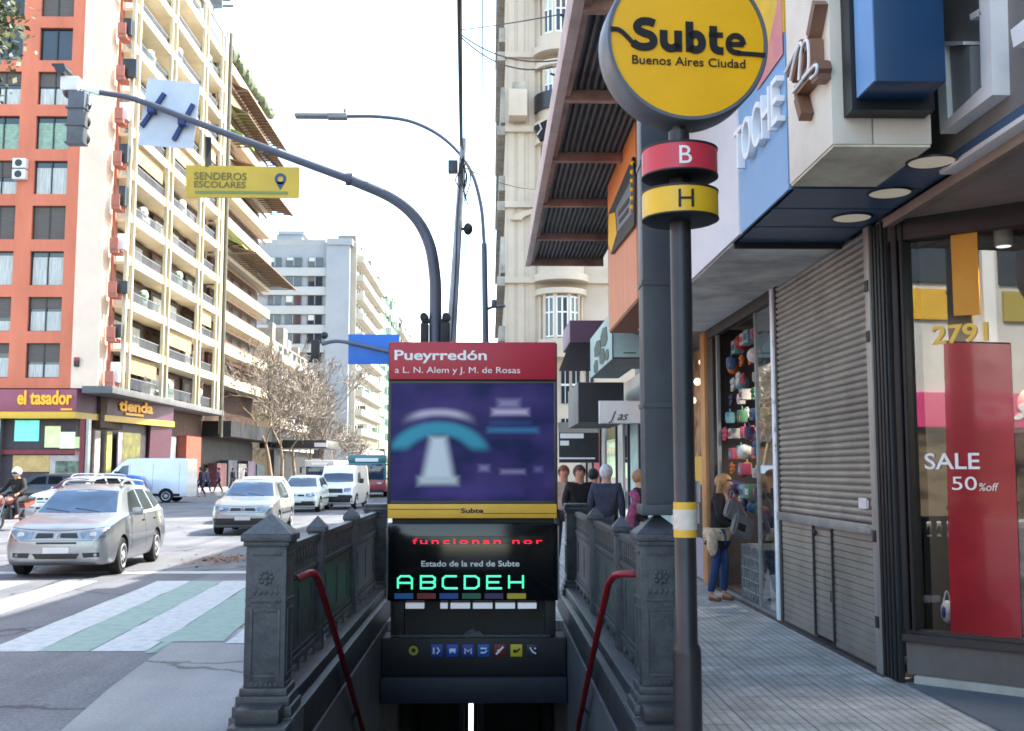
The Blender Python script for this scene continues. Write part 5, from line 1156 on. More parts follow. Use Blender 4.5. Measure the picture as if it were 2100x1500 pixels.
b = MB(mat('paper_label', (212, 205, 190))); q = P(1424, 1000, 6.4); b.box(q.x-.0, q.x+.004, 5.2, 5.3, 0, .001) if 0 else None
# canopy
ZC = 5.58
t = thing('metal_canopy', 'rusty corrugated metal canopy on crossbeams over the pavement', 'canopy', (1.4, 15, ZC))
M_RUST = mat('rusty_pink_steel', (164, 128, 114), .7, .1, .3, 3, .3, 20)
b = MB(mat('corrugated_sheet', (106, 101, 98), .55, .2, .25, 2)); nx = 36; x0, x1 = .84, 2.2; rows = []
for k in range(nx*2+1):
    x = x0+(x1-x0)*k/(nx*2); z = ZC+.05+(.03 if k % 4 in (0, 1) else -.03); rows.append([b._v((x, 8.6, z)), b._v((x, 20.4, z)), b._v((x, 8.6, z+.012)), b._v((x, 20.4, z+.012))])
for a, c in zip(rows, rows[1:]): b.face([a[0], c[0], c[1], a[1]]); b.face([a[2], a[3], c[3], c[2]])
b.build('roof_sheet', t, smooth=0, fixn=False)
for y in (20.4, 18.1, 15.75, 13.4, 11.15, 8.9):
    b = MB(M_RUST); b.box(.801, 2.2, y-.05, y+.05, ZC-.10, ZC+(.13 if y > 20 else .015), .006); b.build('crossbeam', t)
b = MB(mat('pinkish_fascia_steel', (196, 172, 164), .6, .1, .15, 2)); b.box(.70, .80, 8.5, 20.5, ZC-.10, ZC+.22, .006); b.build('edge_beam', t)
b = MB(M_RUST); b.box(.802, .86, 8.5, 20.5, ZC-.06, ZC+.02); b.build('inner_angle', t)
for i, (px, py, Y, lab) in enumerate(((1117, 268, 14.9, 'black floodlight with pale bracket on the canopy edge, lowest of three'), (1160, 168, 12.4, 'small floodlight on a rod at the middle of the canopy edge'), (1180, 50, 10.6, 'uppermost small floodlight on a rod at the canopy edge'))):
    t = thing('floodlight', lab, 'floodlight', P(px, py, Y), 'floodlights on the canopy edge')
    c = P(px, py, Y); b = MB(M_BLACK); s_ = 1.0 if i == 0 else .55
    b.obox(c, Vector((.11, 0, .06))*s_, Vector((0, .07, 0))*s_, Vector((-.05, 0, .10))*s_, .01); b.build('lamp', t)
    b = MB(M_WHITE if i == 0 else M_BLACK); b.tube([c+Vector((-.09, -.08, .1))*s_, c+Vector((-.05, -.08, 0))*s_, c+Vector((-.11, -.08, -.09))*s_], .012, 6); b.build('bracket', t)
    b = MB(M_BLACK); b.bar(c+Vector((.04, 0, .02)), Vector((.72, Y, c.z+.10 if i else c.z+.06)), .02); b.build('rod', t)
# orange panel, black and yellow diamond, boxes along the street
b = MB(mat('orange_panel', (240, 134, 48), .6, 0, .06, 1, c2=(240, 156, 96), thr=(.2, .8))); b.box(1.70, XF+.04, 12.2, 15.1, 4.75, 6.5, .004); o = b.build('orange_cladding'); tag(o, 'orange box front with terracotta lower half crossing the metal canopy', 'facade panel')
b = MB(mat('terracotta_panel', (222, 148, 112), .65, 0, .10, 2, stretch=(1, 4, .4))); b.box(1.702, XF+.04, 12.203, 15.1, 3.52, 4.748); b.build('lower_board', o)
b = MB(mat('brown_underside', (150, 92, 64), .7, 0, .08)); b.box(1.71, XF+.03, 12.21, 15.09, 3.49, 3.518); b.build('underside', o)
XD = 1.66
t = thing('diamond_sign', 'grey and yellow diamond sign with black rim on the orange board', 'sign', PX(1275, 430, XD))
def dp(l, dx=0): return [PX(a, c, XD+dx) for a, c in l]
b = MB(M_BLACK); b.prism(dp([(1297, 322), (1301, 360), (1300, 462), (1253, 522), (1247, 500), (1247, 440)]), (.03, 0, 0)); b.build('rim', t)
b = MB(mat('sign_slate', (112, 116, 122), .5, 0, .1)); b.prism(dp([(1293, 372), (1295, 440), (1266, 476), (1263, 430)], -.004), (.02, 0, 0)); b.build('panel', t)
b = MB(M_YEL); b.prism(dp([(1248, 440), (1261, 436), (1264, 480), (1253, 518), (1247, 500)], -.006), (.02, 0, 0))
b.build('yellow_corner', t)
for k in range(6): b = MB(M_YEL); b.ball(PX(1297, 335+k*18, XD-.004), .03, 8, 6); b.build('dot', t)
b = MB(M_BLACK); a = PX(1268, 452, XD-.01); b.text('88', PX(1268, 455, XD-.008), Vector((0, -1, 0)), Z3, .22, width=1.1, ext=.004) if 0 else b.bar(PX(1268, 440, XD-.008), PX(1290, 410, XD-.008), .06, .01, up=(1, 0, 0)); b.bar(PX(1270, 455, XD-.008), PX(1288, 432, XD-.008), .05, .01, up=(1, 0, 0)); b.build('print', t)
def boxsign(name, label, cat, x0, x1, y0, y1, z0, z1, front, side, under):
    t = thing(name, label, cat, ((x0+x1)/2, (y0+y1)/2, z0))
    b = MB(side); b.box(x0, x1, y0+.01, y1, z0, z1, .004); bd = b.build('box', t)
    b = MB(front); b.box(x0+.012, x1, y0-.004, y0+.008, z0+.012, z1-.012); b.build('front_panel', t)
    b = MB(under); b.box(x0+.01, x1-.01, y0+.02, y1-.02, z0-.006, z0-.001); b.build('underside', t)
    return t
M_TEAL = mat('pale_teal_panel', (168, 200, 200), .45, 0, .06, 2)
q = (P(1256, 735, 15.5), P(1256, 640, 15.5))
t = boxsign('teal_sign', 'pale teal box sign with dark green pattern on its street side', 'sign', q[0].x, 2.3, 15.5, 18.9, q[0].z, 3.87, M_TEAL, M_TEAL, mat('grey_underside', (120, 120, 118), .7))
b = MB(mat('dark_green_pattern', (30, 78, 74), .5, 0, .2, 8))
xq = q[0].x-.006
for y, z, ry, rz in ((17.6, 3.55, .55, .14), (16.6, 3.62, .5, .16), (16.9, 3.35, .4, .13), (17.9, 3.28, .35, .12), (16.2, 3.30, .28, .09)):
    b.prism([(xq, y-ry, z-rz*.6), (xq, y-ry*.3, z-rz), (xq, y+ry*.8, z-rz*.7), (xq, y+ry, z+rz*.4), (xq, y+ry*.2, z+rz), (xq, y-ry*.8, z+rz*.7)], (-.004, 0, 0))
b.build('pattern', t)
b = MB(M_BLACK); b.box(q[0].x-.003, q[0].x+.012, 15.488, 15.505, q[0].z, 3.75); b.box(q[0].x, 2.3, 15.486, 15.5, q[0].z-.006, q[0].z+.012); b.box(q[0].x+.16, q[0].x+.34, 15.493, 15.498, q[0].z+.07, q[0].z+.085); b.build('edge_trim', t)
a, c = P(1168, 657, 22), P(1222, 702, 22)
t = boxsign('purple_sign', 'plum box sign with dark slanted underside farther along the shops', 'sign', a.x, c.x+.5, 22, 24, c.z, a.z, mat('plum_panel', (104, 76, 98), .5, 0, .08), mat('mauve_panel', (150, 130, 150), .5), M_BLACK)
b = MB(mat('dark_plum_skirt', (58, 42, 54), .5, 0, .1)); b.prism([(a.x, 22.0, c.z-.002), (c.x+.5, 22.0, c.z-.002), (c.x+.5, 23.9, c.z-.42), (a.x-.1, 23.9, c.z-.42)], (0, .06, 0)); b.build('skirt', t)
a, c = P(1185, 784, 21), P(1280, 868, 21)
boxsign('black_sign', 'large black box sign above the shop awnings', 'sign', a.x, c.x, 21, 23.6, c.z, a.z, mat('black_sign_face', (40, 41, 48), .4, 0, .1), mat('grey_sign_side', (120, 122, 124), .5, 0, .1), M_BLACK)
a, c = P(1229, 822, 17), P(1326, 869, 17)
t = boxsign('script_board', 'small white signboard with black script between the black sign and the column', 'sign', a.x, c.x, 17, 17.12, c.z, a.z, M_OFFW, M_WHITE, M_CHAR)
b = MB(M_BLACK); o = P(1248, 862, 16.985); b.text('J as', o, X3, Z3, .15, width=P(1288, 850, 17).x-o.x, ext=.003, shear=.45); b.build('lettering', t)
# shop fronts farther on
t = thing('shop_row', 'row of small shop fronts in pale and dark panels under the signs', 'shops', (XS, 26, 0))
for y0, y1, c, nm in ((17.45, 21.3, (150, 190, 190), 'a'), (21.3, 23.0, (176, 208, 208), 'b'), (23.0, 23.9, (60, 72, 78), 'c'), (23.9, 25.2, (190, 186, 172), 'd'), (25.2, 27.6, (126, 112, 60), 'e'), (27.6, 28.8, (196, 190, 180), 'f'), (28.8, 31.0, (110, 30, 44), 'g'), (31.0, 33.0, (60, 54, 56), 'h'), (33.0, 35.5, (150, 146, 140), 'i')):
    b = MB(mat('shop_panel_'+nm, c, .5, 0, .2, 3)); b.box(XS, XS+.2, y0, y1-.02, .004, 2.9); o = b.build('shop_front', t)
    b = MB(M_GLASSD if nm in 'ceh' else mat('shop_panel_'+nm, c)); b.box(XS-.02, XS-.002, y0+.15, y1-.2, .5, 2.3); b.build('window', o)
    b = MB(M_WHITE if nm in 'adf' else M_CHAR); b.box(XS-.05, XS+.0, y0, y0+.09, .004, 2.9); b.build('door_jamb', o)
b = MB(M_PLAST); b.box(XS-.02, XS+.2, 17.45, 35.5, 2.92, ZS-.02); b.build('lintel', t)
b = MB(mat('poster_red_white', (190, 60, 80), .5, 0, .3, 5)); b.box(XS-.03, XS-.022, 29.2, 30.6, 1.2, 2.4); b.build('poster', t)
t = thing('dark_awning', 'dark awning with white lettering strip over the far shop', 'awning', (2.2, 27, 2.2))
b = MB(M_CHAR); a, c = P(1146, 888, 27), P(1212, 900, 27); b.prism([(a.x, 27, a.z-.15), (a.x, 27, a.z), (a.x+.1, 29, a.z+.35), (a.x+.1, 29, a.z+.3)], (1.0, 0, 0)); b.box(a.x, a.x+1.0, 26.95, 27, a.z-.75, a.z); b.build('cloth', t)
b = MB(M_OFFW); b.box(a.x+.03, a.x+.62, 26.93, 26.948, a.z-.14, a.z-.02); b.box(a.x+.03, a.x+.25, 26.93, 26.948, a.z-.32, a.z-.2); b.box(a.x, a.x+.9, 26.93, 26.948, a.z-.66, a.z-.62); b.build('strip', t)
# ================================================================== BUILDINGS ACROSS THE AVENUE
YO = 70.0
M_ORG = mat('orange_stucco', (214, 122, 94), .8, 0, .13, .5, .1, 10, stretch=(1, 1, .25))
M_CRM = mat('cream_band_paint', (226, 214, 188), .7, 0, .07, 1)
M_PYEL = mat('pale_yellow_steel', (204, 194, 164), .5, 0, .08, 2)
M_BRN = mat('shaded_brown_brick', (80, 58, 48), .8, 0, .3, 3)  # brick darkened to hold the shade of the balcony recesses
M_PINKR = mat('rose_render', (176, 112, 98), .8, 0, .12, 1)
M_BLIND = [mat('grey_roller_blind', (96, 88, 84), .7, 0, .1, 1, stretch=(1, 1, 12)), mat('pale_curtain', (198, 200, 196), .8, 0, .22, 3, stretch=(5, 1, .3)), mat('green_curtain', (150, 176, 158), .8, 0, .2, 3)]
t = thing('orange_building', 'orange apartment building with square windows and a cream corner pier', 'building', (-28, 72, 0))
def wx(px): return P(px, 640, YO).x
xB0, xB1 = wx(57), wx(126); xA1 = wx(22); xA0 = xA1-(xB1-xB0); wX0 = wx(152)
rows = []
for top, bot in ((704, 775), (608, 678), (515, 582), (425, 490), (335, 397), (247, 308), (155, 218), (62, 124), (-34, 30)):
    rows.append((P(95, bot, YO).z, P(95, top, YO).z))
FH = (rows[7][0]-rows[0][0])/7
zs = [rows[0][0]+k*FH for k in range(10)]; wh = rows[0][1]-rows[0][0]; zT = 42
b = MB(M_ORG)     # wall with real openings: piers and spandrels
xs = [-44, xA0-7, xA0, xA1, xB0, xB1, wX0]
for x0, x1 in ((-44, xA0), (xA1, xB0), (xB1, wX0)): b.box(x0, x1, YO, YO+.35, 6.85, zT)
for x0, x1 in ((xA0, xA1), (xB0, xB1)):
    z = 6.85
    for k in range(10): b.box(x0+.001, x1-.001, YO, YO+.35, z, zs[k]); z = zs[k]+wh
    b.box(x0+.001, x1-.001, YO, YO+.35, z, zT)
b.box(-44, wX0, YO+1.2, YO+20, 0, zT-.2)
b.build('wall', t)
b = MB(mat('cream_pier', (240, 214, 192), .75, 0, .05, .6)); b.box(wX0, wx(207), YO-.12, YO+2, 6.85, zT+1); b.build('corner_pier', t)
for ci, (x0, x1) in enumerate(((xA0, xA1), (xB0, xB1))):
    for k in range(10):
        b = MB(M_GLASSD); b.box(x0+.05, x1-.05, YO+.30, YO+.33, zs[k]+.05, zs[k]+wh-.05); wdw = b.build('window', t)
        b = MB(M_CHAR); b.box(x0, x0+.07, YO+.2, YO+.34, zs[k], zs[k]+wh); b.box(x1-.07, x1, YO+.2, YO+.34, zs[k], zs[k]+wh); b.box((x0+x1)/2-.04, (x0+x1)/2+.04, YO+.2, YO+.34, zs[k], zs[k]+wh); b.box(x0, x1, YO+.2, YO+.34, zs[k]+wh-.06, zs[k]+wh); b.build('frame', wdw)
        r = {(1, 0): (.55, 1), (1, 1): (.35, 1), (1, 2): (0, 1), (1, 3): (1, 0), (1, 4): (.0, 1), (1, 5): (.0, 2), (1, 6): (.45, 1), (1, 7): None, (1, 8): (1, 0), (0, 0): (.3, 1), (0, 1): (.6, 1), (0, 2): (.0, 1), (0, 3): (1, 0), (0, 4): (.5, 1), (0, 5): (0, 2), (0, 6): (.4, 1)}.get((ci, k))
        if r:
            f_, kind = r
            if f_: b = MB(M_BLIND[0]); b.box(x0+.07, x1-.07, YO+.24, YO+.27, zs[k]+wh*(1-f_)+.05, zs[k]+wh-.06); b.build('blind', wdw)
            if f_ < 1: b = MB(M_BLIND[kind]); b.box(x0+.10, x1-.10, YO+.275, YO+.297, zs[k]+.06, zs[k]+wh*(1-f_)*RND.uniform(.75, .95)); b.build('curtain', wdw)
for dz in (0, .75):
    q = P(45, 348, YO); b = MB(M_WHITE); b.box(q.x-.45, q.x+.42, YO-.45, YO, q.z-.75+dz, q.z-.1+dz, .04); a = b.build('air_conditioner', t)
    b = MB(M_CHAR); b.lathe([(.24, -.01), (.24, .01)], (q.x-.05, YO-.455, q.z-.42+dz), 'Y', 16); b.build('fan_grille', a)
q = P(160, 742, YO); b = MB(M_CHAR); b.box(q.x-.15, q.x+.15, YO-.35, YO-.12, q.z-.35, q.z+.25, .03); b.use(M_RED); b.box(q.x-.1, q.x+.2, YO-.36, YO-.30, q.z+.05, q.z+.2); b.build('alarm_box', t)
# rose recess with little balconies between pier and balcony front
XW = -24.3
b = MB(M_PINKR); b.box(wx(207)+.01, -25.2, YO+1.5, YO+2, 6.85, zT); b.build('recess_wall', t)
for k in range(11):
    z = 7+2.95*k
    b = MB(M_PINKR); b.box(wx(216), -24.5, YO+.3, YO+1.49, z, z+.25); b.box(wx(216), -24.52, YO+.25, YO+.32, z+.251, z+1.0); o = b.build('small_balcony', t)
    b = MB(M_CHAR if k % 3 else M_WHITE); b.box(wx(222)+RND.uniform(0, .3), wx(222)+RND.uniform(.6, 1.1), YO+.6, YO+1, z+.3, z+RND.uniform(1.1, 1.7), .03); b.build('balcony_clutter', o)
# ---- balcony block down the side street front
t = thing('balcony_building', 'long cream balcony block with pale yellow columns along the avenue', 'building', (XW-4, 95, 0))
YA, YC, YE = 71.6, 96.5, 118.0
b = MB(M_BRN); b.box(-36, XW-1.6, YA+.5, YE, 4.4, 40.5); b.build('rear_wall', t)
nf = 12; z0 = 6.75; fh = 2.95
M_ROSED = mat('shaded_rose_wall', (96, 64, 56), .8, 0, .2, 2)  # recess shade put into the balcony back wall colours
def cell_m(k): return (M_BRN, M_ROSED, mat('shaded_taupe_wall', (70, 62, 58), .8, 0, .2, 2))[k % 3]
for k in range(nf):
    z = z0+fh*k
    if k == 0: b = MB(mat('grey_slab', (108, 108, 110), .7, 0, .12, 1)); b.box(XW-1.6, XW+.35, YA-3, YC+1, z-.30, z+.15, .02)
    else: b = MB(M_CRM); b.box(XW-.12, XW+.02, YA, YC-.3, z-.26, z+.34); b.box(XW-1.6, XW-.121, YA, YC-.3, z-.25, z-.05)
    b.build('balcony_slab', t)
    if k: 
        b = MB(M_CRM); b.box(XW-.10, XW+.04, YC+1.2, YE, z-.40, z+.55); b.box(XW-1.6, XW-.101, YC+1.2, YE, z-.3, z-.1); b.build('balcony_slab', t)
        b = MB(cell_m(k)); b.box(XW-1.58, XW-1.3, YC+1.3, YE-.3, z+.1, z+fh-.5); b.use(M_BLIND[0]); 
        for j in range(5):
            yy = YC+2+j*3.9; b.box(XW-1.295, XW-1.25, yy, yy+2.4, z+.1, z+2.0)
        b.use(mat('wood_slats', (120, 84, 60), .7, 0, .2, 3)); b.box(XW-.5, XW-.45, YC+1.3, YE-.2, z+.85, z+.97); b.box(XW-.5, XW-.45, YC+1.3, YE-.2, z+1.9, z+2.2); b.build('balcony_back', t)
bays = [YA, YA+9.0, YA+18.4, YC-1.6]
for y in (YA+.2, YA+8.6, YA+17.6, YC-1.2):
    for d in (-.55, .55):
        b = MB(M_PYEL); b.box(XW-.1, XW+.14, y+d-.12, y+d+.12, z0+.152, 41.2); b.build('column', t)
for k in range(nf):
    z = z0+fh*k
    for j, (ya, yb) in enumerate(((YA+1.0, YA+7.8), (YA+9.4, YA+16.8), (YA+18.5, YC-2.1))):
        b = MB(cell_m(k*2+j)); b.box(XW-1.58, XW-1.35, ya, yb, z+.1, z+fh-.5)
        b.use(M_BLIND[(k+j) % 2]); 
        for q in range(2): 
            yy = ya+.4+q*(yb-ya)*.5; b.box(XW-1.345, XW-1.3, yy, yy+(yb-ya)*.32, z+.1, z+2.1)
        if (k*7+j*3) % 5 == 0: b.use(mat('balcony_awning_tan', (176, 150, 110), .8, 0, .15, 3)); b.prism([(XW-.1, ya, z+fh-.34), (XW-.1, yb, z+fh-.34), (XW+.5, yb, z+1.5), (XW+.5, ya, z+1.5)], (-.03, 0, 0)) if 0 else b.box(XW-.3, XW-.25, ya, yb, z+1.4, z+fh-.34)
        b.build('balcony_back', t)
        b = MB(mat('balcony_rail_grey', (120, 124, 130), .5, .2, .1)); b.box(XW-.2, XW-.14, ya, yb, z+1.02, z+1.08)
        n = int((yb-ya)/.22)
        for q in range(n): b.box(XW-.185, XW-.155, ya+q*.22, ya+q*.22+.05, z+.34, z+1.02)
        rl = b.build('balcony_railing', t)
        if (k+j) % 2 == 0 or k < 1:
            b = MB(M_BLIND[(k+j*2) % 3]); y_ = RND.uniform(ya, yb-2.5); b.box(XW-.7, XW-.4, y_, y_+RND.uniform(.8, 2), z+.16, z+RND.uniform(.9, 1.7), .05); b.ball((XW-.5, y_+.4, z+1.4), (.35, .5, .4), 8, 6); b.build('balcony_clutter', t)
b = MB(M_PYEL); b.box(XW-.05, XW+.10, YC-.2, YC+.15, 6.8, 42); b.box(XW-.05, XW+.10, YC+.65, YC+1.0, 4.8, 41); b.build('column', t)
b = MB(mat('dark_downpipe', (104, 102, 90), .6, 0, .15, 2)); b.tube([(XW+.25, YC+.4, 4.5), (XW+.25, YC+.4, 42)], .17, 10); b.build('downpipe', t)
def pergola(ya, yb, za, out, col, nm):
    b = MB(mat(nm, col, .7, 0, .2, 2)); b.prism([(XW, ya, za), (XW, yb, za), (XW+out, yb, za-.7), (XW+out, ya, za-.7)], (0, 0, .12))
    b.use(mat('orange_wood', (122, 104, 86), .7, 0, .2, 3))
    for k in range(int((yb-ya)/.9)): b.box(XW, XW+out, ya+k*.9, ya+k*.9+.15, za-.75, za-.66)
    b.build('balcony_awning', t)
pergola(YC+1.5, YE+1, 22.2, 2.8, (108, 90, 72), 'awning_wood'); pergola(YC+1.5, YC+8, 22.9, 1.5, (136, 170, 76), 'awning_green')
pergola(YC+2, YE, 37.8, 1.6, (118, 96, 78), 'awning_wood_b'); pergola(YC+2, YE, 35.6, 1.6, (118, 96, 78), 'awning_wood_b')
pergola(YC+2, YE+.5, 30.5, 2.4, (120, 84, 62), 'awning_brown'); pergola(YC+1, YC+6, 33.2, 1.4, (136, 170, 76), 'awning_green')
b = MB(mat('roof_trellis', (112, 120, 120), .6, 0, .25, 3))
for k in range(9): b.box(XW-2, XW+.6, YA+14+k*1.3, YA+14.15+k*1.3, 44.2, 44.4)
b.box(XW-.1, XW+.0, YA+13, YC, 41.25, 42.1); b.box(XW-2, XW+.7, YC-5, YC-4.8, 42.1, 44.2)
b.build('roof_trellis', t)
b = MB(mat('roof_plants_green', (104, 116, 92), .8, 0, .3, 2))
for k in range(16): y = YC+2+k*1.3; b.ball((XW-.4, y, 41.2+RND.uniform(-.2, .5)), (.6, .7, RND.uniform(.4, .9)), 7, 5)
b.build('roof_garden', t)
# ground floor under the block
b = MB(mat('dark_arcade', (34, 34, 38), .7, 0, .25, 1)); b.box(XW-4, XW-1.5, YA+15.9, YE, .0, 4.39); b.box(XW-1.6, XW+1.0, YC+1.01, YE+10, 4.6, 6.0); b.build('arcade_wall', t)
b = MB(mat('terracotta_pillar', (150, 74, 56), .7, 0, .1, 2)); b.box(XW-1.4, XW-.6, YA+17.5, YA+22, .0, 4.39); b.build('arcade_pillar', t)
b = MB(mat('sky_pale_shop_glass', (150, 160, 172), .12, 0, .3, .6)); b.box(XW-1.5, XW-1.4, YA+12.6, YA+17.3, .5, 4.3); b.build('shop_window', t)  # pale colour stands for the sky mirrored in the glass
for k, c in enumerate(((96, 50, 56), (56, 62, 80), (120, 118, 120), (66, 52, 76), (52, 74, 84))):
    b = MB(mat('kiosk_%s' % 'abcde'[k], c, .6, 0, .4, 2)); b.box(XW-1.2, XW-.4, YC+2+k*4.2, YC+5.6+k*4.2, .0, 2.2+.3*(k % 2)); b.build('shop_front', t)
b = MB(M_CHAR); b.box(XW-1.2, XW+6.2, YE+2, YE+12, 4.0, 4.9, .05); b.use(M_WHITE); b.box(XW+4.9, XW+6.3, YE+1.9, YE+2.0, 4.15, 4.6); b.build('black_awning', t)
# purple corner shop
t = thing('corner_store', 'purple corner store with yellow fascia letters and lit window posters', 'shop', (-28, YO, 0))
M_PUR = mat('purple_fascia', (92, 50, 78), .55, 0, .08, 1); M_PUR2 = mat('plum_fascia', (150, 82, 100), .55, 0, .08, 1)
z1, z0_ = P(85, 800, YO).z, P(85, 846, YO).z; xc = wx(171)
b = MB(M_PUR2); b.box(-40, xc, YO-.55, YO, z0_, z1, .02); b.build('front_fascia', t)
b = MB(M_PUR); b.prism([(xc+.005, YO-.55, z0_), (xc+2.2, YO+13.2, z0_), (xc+1.8, YO+13.2, z0_), (xc-.3, YO-.1, z0_)], (0, 0, z1-z0_)); b.build('side_fascia', t)
b = MB(M_YEL2); b.box(-40, xc+.02, YO-.75, YO-.002, z0_-.42, z0_-.003, .02); b.prism([(xc+.025, YO-.75, z0_-.42), (xc+2.3, YO+13.2, z0_-.42), (xc+2.0, YO+13.2, z0_-.42), (xc-.2, YO-.1, z0_-.42)], (0, 0, .41)); b.build('yellow_eave', t)
b = MB(mat('yellow_letters', (244, 176, 40), .5, var=0, emit=.05)); a, c = P(36, 829, YO-.6), P(148, 829, YO-.6); b.text('el tasador', a, X3, Z3, .88, width=c.x-a.x, ext=.08, bold=.03); b.box(P(125, 835, YO-.6).x, P(148, 835, YO-.6).x, YO-.62, YO-.56, z0_+.1, z0_+.22); b.build('lettering', t)
sd_ = Vector((2.2, 13.75, 0)).normalized()
b = MB(mat('yellow_letters', (244, 176, 40))); b.text('tienda', Vector((xc+.005, YO-.55, z0_+.42)) + sd_*5.3 + Vector((.06, 0, 0)), sd_, Z3, .75, width=5.0, ext=.06, bold=.03); b.text('online', Vector((xc+.005, YO-.55, z0_+.3)) + sd_*6.2 + Vector((.06, 0, 0)), sd_, Z3, .3, width=3.0, ext=.05) if 0 else b.obox(Vector((xc+.07, YO-.55, z0_+.2)) + sd_*7.6, sd_*1.3, Vector((.04, 0, 0)), Vector((0, 0, .08))); b.build('lettering', t)
b = MB(mat('store_dark_inside', (70, 60, 66), .6, 0, .2, 1)); b.box(-40, xc-.3, YO+.3, YO+.6, 0, z0_-.42); b.prism([(xc-.4, YO+.3, 0), (xc+1.7, YO+13, 0), (xc+1.4, YO+13, 0), (xc-.8, YO+.6, 0)], (0, 0, z0_-.43)); b.build('store_wall', t)
b = MB(mat('plum_column', (128, 52, 58), .6, 0, .08)); b.box(wx(176), wx(186), YO-.2, YO+.29, 0, z0_-.43); b.build('column', t); b = MB(mat('dark_plum_column', (82, 42, 60), .6, 0, .1)); b.prism([(xc+1.35, YO+10, 0), (xc+2.0, YO+13.1, 0), (xc+1.6, YO+13.1, 0), (xc+1.2, YO+10, 0)], (.16, 0, z0_-.45)); b.build('column', t); b = MB(mat('plum_column', (128, 52, 58))); b.box(-40, xc-.2, YO+.05, YO+.28, P(85, 923, YO).z, P(85, 932, YO).z); b.build('window_sill', t)
b = MB(M_STEEL); b.box(wx(189), wx(194), YO-.25, YO+.2, 0, z0_-.43); b.build('pipe', t); b = MB(M_STEEL); b.box(wx(9), wx(16), YO-.3, YO+.1, 0, z0_-.43); b.build('pipe', t)
def ad(x0, x1, ya, yb, c, nm, em=0): 
    m = mat(nm, c, .5, 0, .18, 2, emit=em*.22); b = MB(m); a, q = P(x0, ya, YO-.0), P(x1, yb, YO); b.box(a.x, q.x, YO+.2, YO+.28, q.z, a.z); b.build('window_poster', t)
ad(28, 76, 862, 905, (120, 220, 208), 'aqua_screen', .5); ad(90, 120, 874, 918, (212, 226, 170), 'pale_poster_a', .3); ad(121, 150, 886, 920, (226, 234, 206), 'pale_poster_b', .3); ad(152, 168, 896, 919, (196, 222, 160), 'pale_poster_c', .3)
ad(78, 178, 862, 920, (120, 116, 118), 'grey_display') if 0 else None
ad(24, 98, 934, 968, (206, 170, 108), 'ochre_poster'); ad(100, 174, 934, 972, (190, 176, 172), 'pale_lower_panel'); a, q = P(112, 946, YO), P(160, 970, YO); b = MB(mat('green_graffiti', (110, 130, 112), .6, 0, .5, 3)); b.box(a.x, q.x, YO+.15, YO+.196, q.z, a.z); b.build('graffiti_panel', t)
for k, c in enumerate(((196, 176, 170), (176, 170, 96), (150, 142, 156), (118, 116, 62))):
    b = MB(mat('door_poster_%s' % 'abcd'[k], c, .6, 0, .3, 2)); p0 = Vector((xc+.02, YO+.25, .6)) + sd_*(2.2+k*1.55); b.obox(p0+Vector((-.05, 0, 2.0)), sd_*(.35 if k < 3 else 1.3), Vector((.05, 0, 0)), Vector((0, 0, 1.6))); b.build('door_poster', t)

# ---- far pale apartment tower and the row behind it
YT = 165.0
t = thing('pale_tower', 'pale grey apartment tower facing us at the end of the left row', 'building', (-27, YT, 0))
def tx_(px): return P(px, 700, YT).x
M_PALE = mat('pale_blue_render', (152, 158, 165), .8, 0, .06, .3); M_PALE2 = mat('white_render', (172, 175, 176), .8, 0, .06, .3)
ztop = P(630, 502, YT).z; xr = tx_(716); xl = tx_(545)-6
b = MB(M_PALE); b.box(xl, tx_(668), YT, YT+30, 0, ztop); b.box(tx_(668), xr, YT-.8, YT+30, 0, P(690, 505, YT).z); b.build('wall', t)
b = MB(M_PALE); b.box(tx_(552), tx_(606), YT+4, YT+12, ztop, P(570, 470, YT).z); b.box(tx_(550), tx_(662), YT+1, YT+20, ztop, ztop+1.0); b.box(tx_(669), xr+.4, YT-1.1, YT+20, P(690, 505, YT).z, P(690, 505, YT).z+1.0); b.box(tx_(556), tx_(611), YT+3.6, YT+12.4, P(570, 470, YT).z, P(570, 470, YT).z+.5); b.build('roof_house', t)
for k in range(12):
    zt_ = P(600, 528+39*k, YT).z
    if zt_ < 3: break
    b = MB(M_PALE2); b.box(xl, tx_(668)-.02, YT-.5, YT-.002, zt_-2.4-.6, zt_-1.1-.6); b.build('balcony_band', t)
    for x0, x1 in ((548, 574), (584, 616), (630, 659)):
        b = MB(M_GLASSD); b.box(tx_(x0), tx_(x1), YT-.25, YT-.005, zt_-1.55, zt_-.1); w_ = b.build('window', t)
        b = MB(M_STEEL); b.box(tx_((x0+x1)/2)-.06, tx_((x0+x1)/2)+.06, YT-.31, YT-.252, zt_-1.55, zt_-.1); b.build('mullion', w_)
        if RND.random() < .6: b = MB(M_BLIND[RND.randrange(2)]); b.box(tx_(x0)+.1, tx_((x0+x1)/2)-.1, YT-.30, YT-.252, zt_-RND.uniform(.5, 1.2), zt_-.12); b.build('blind', w_)
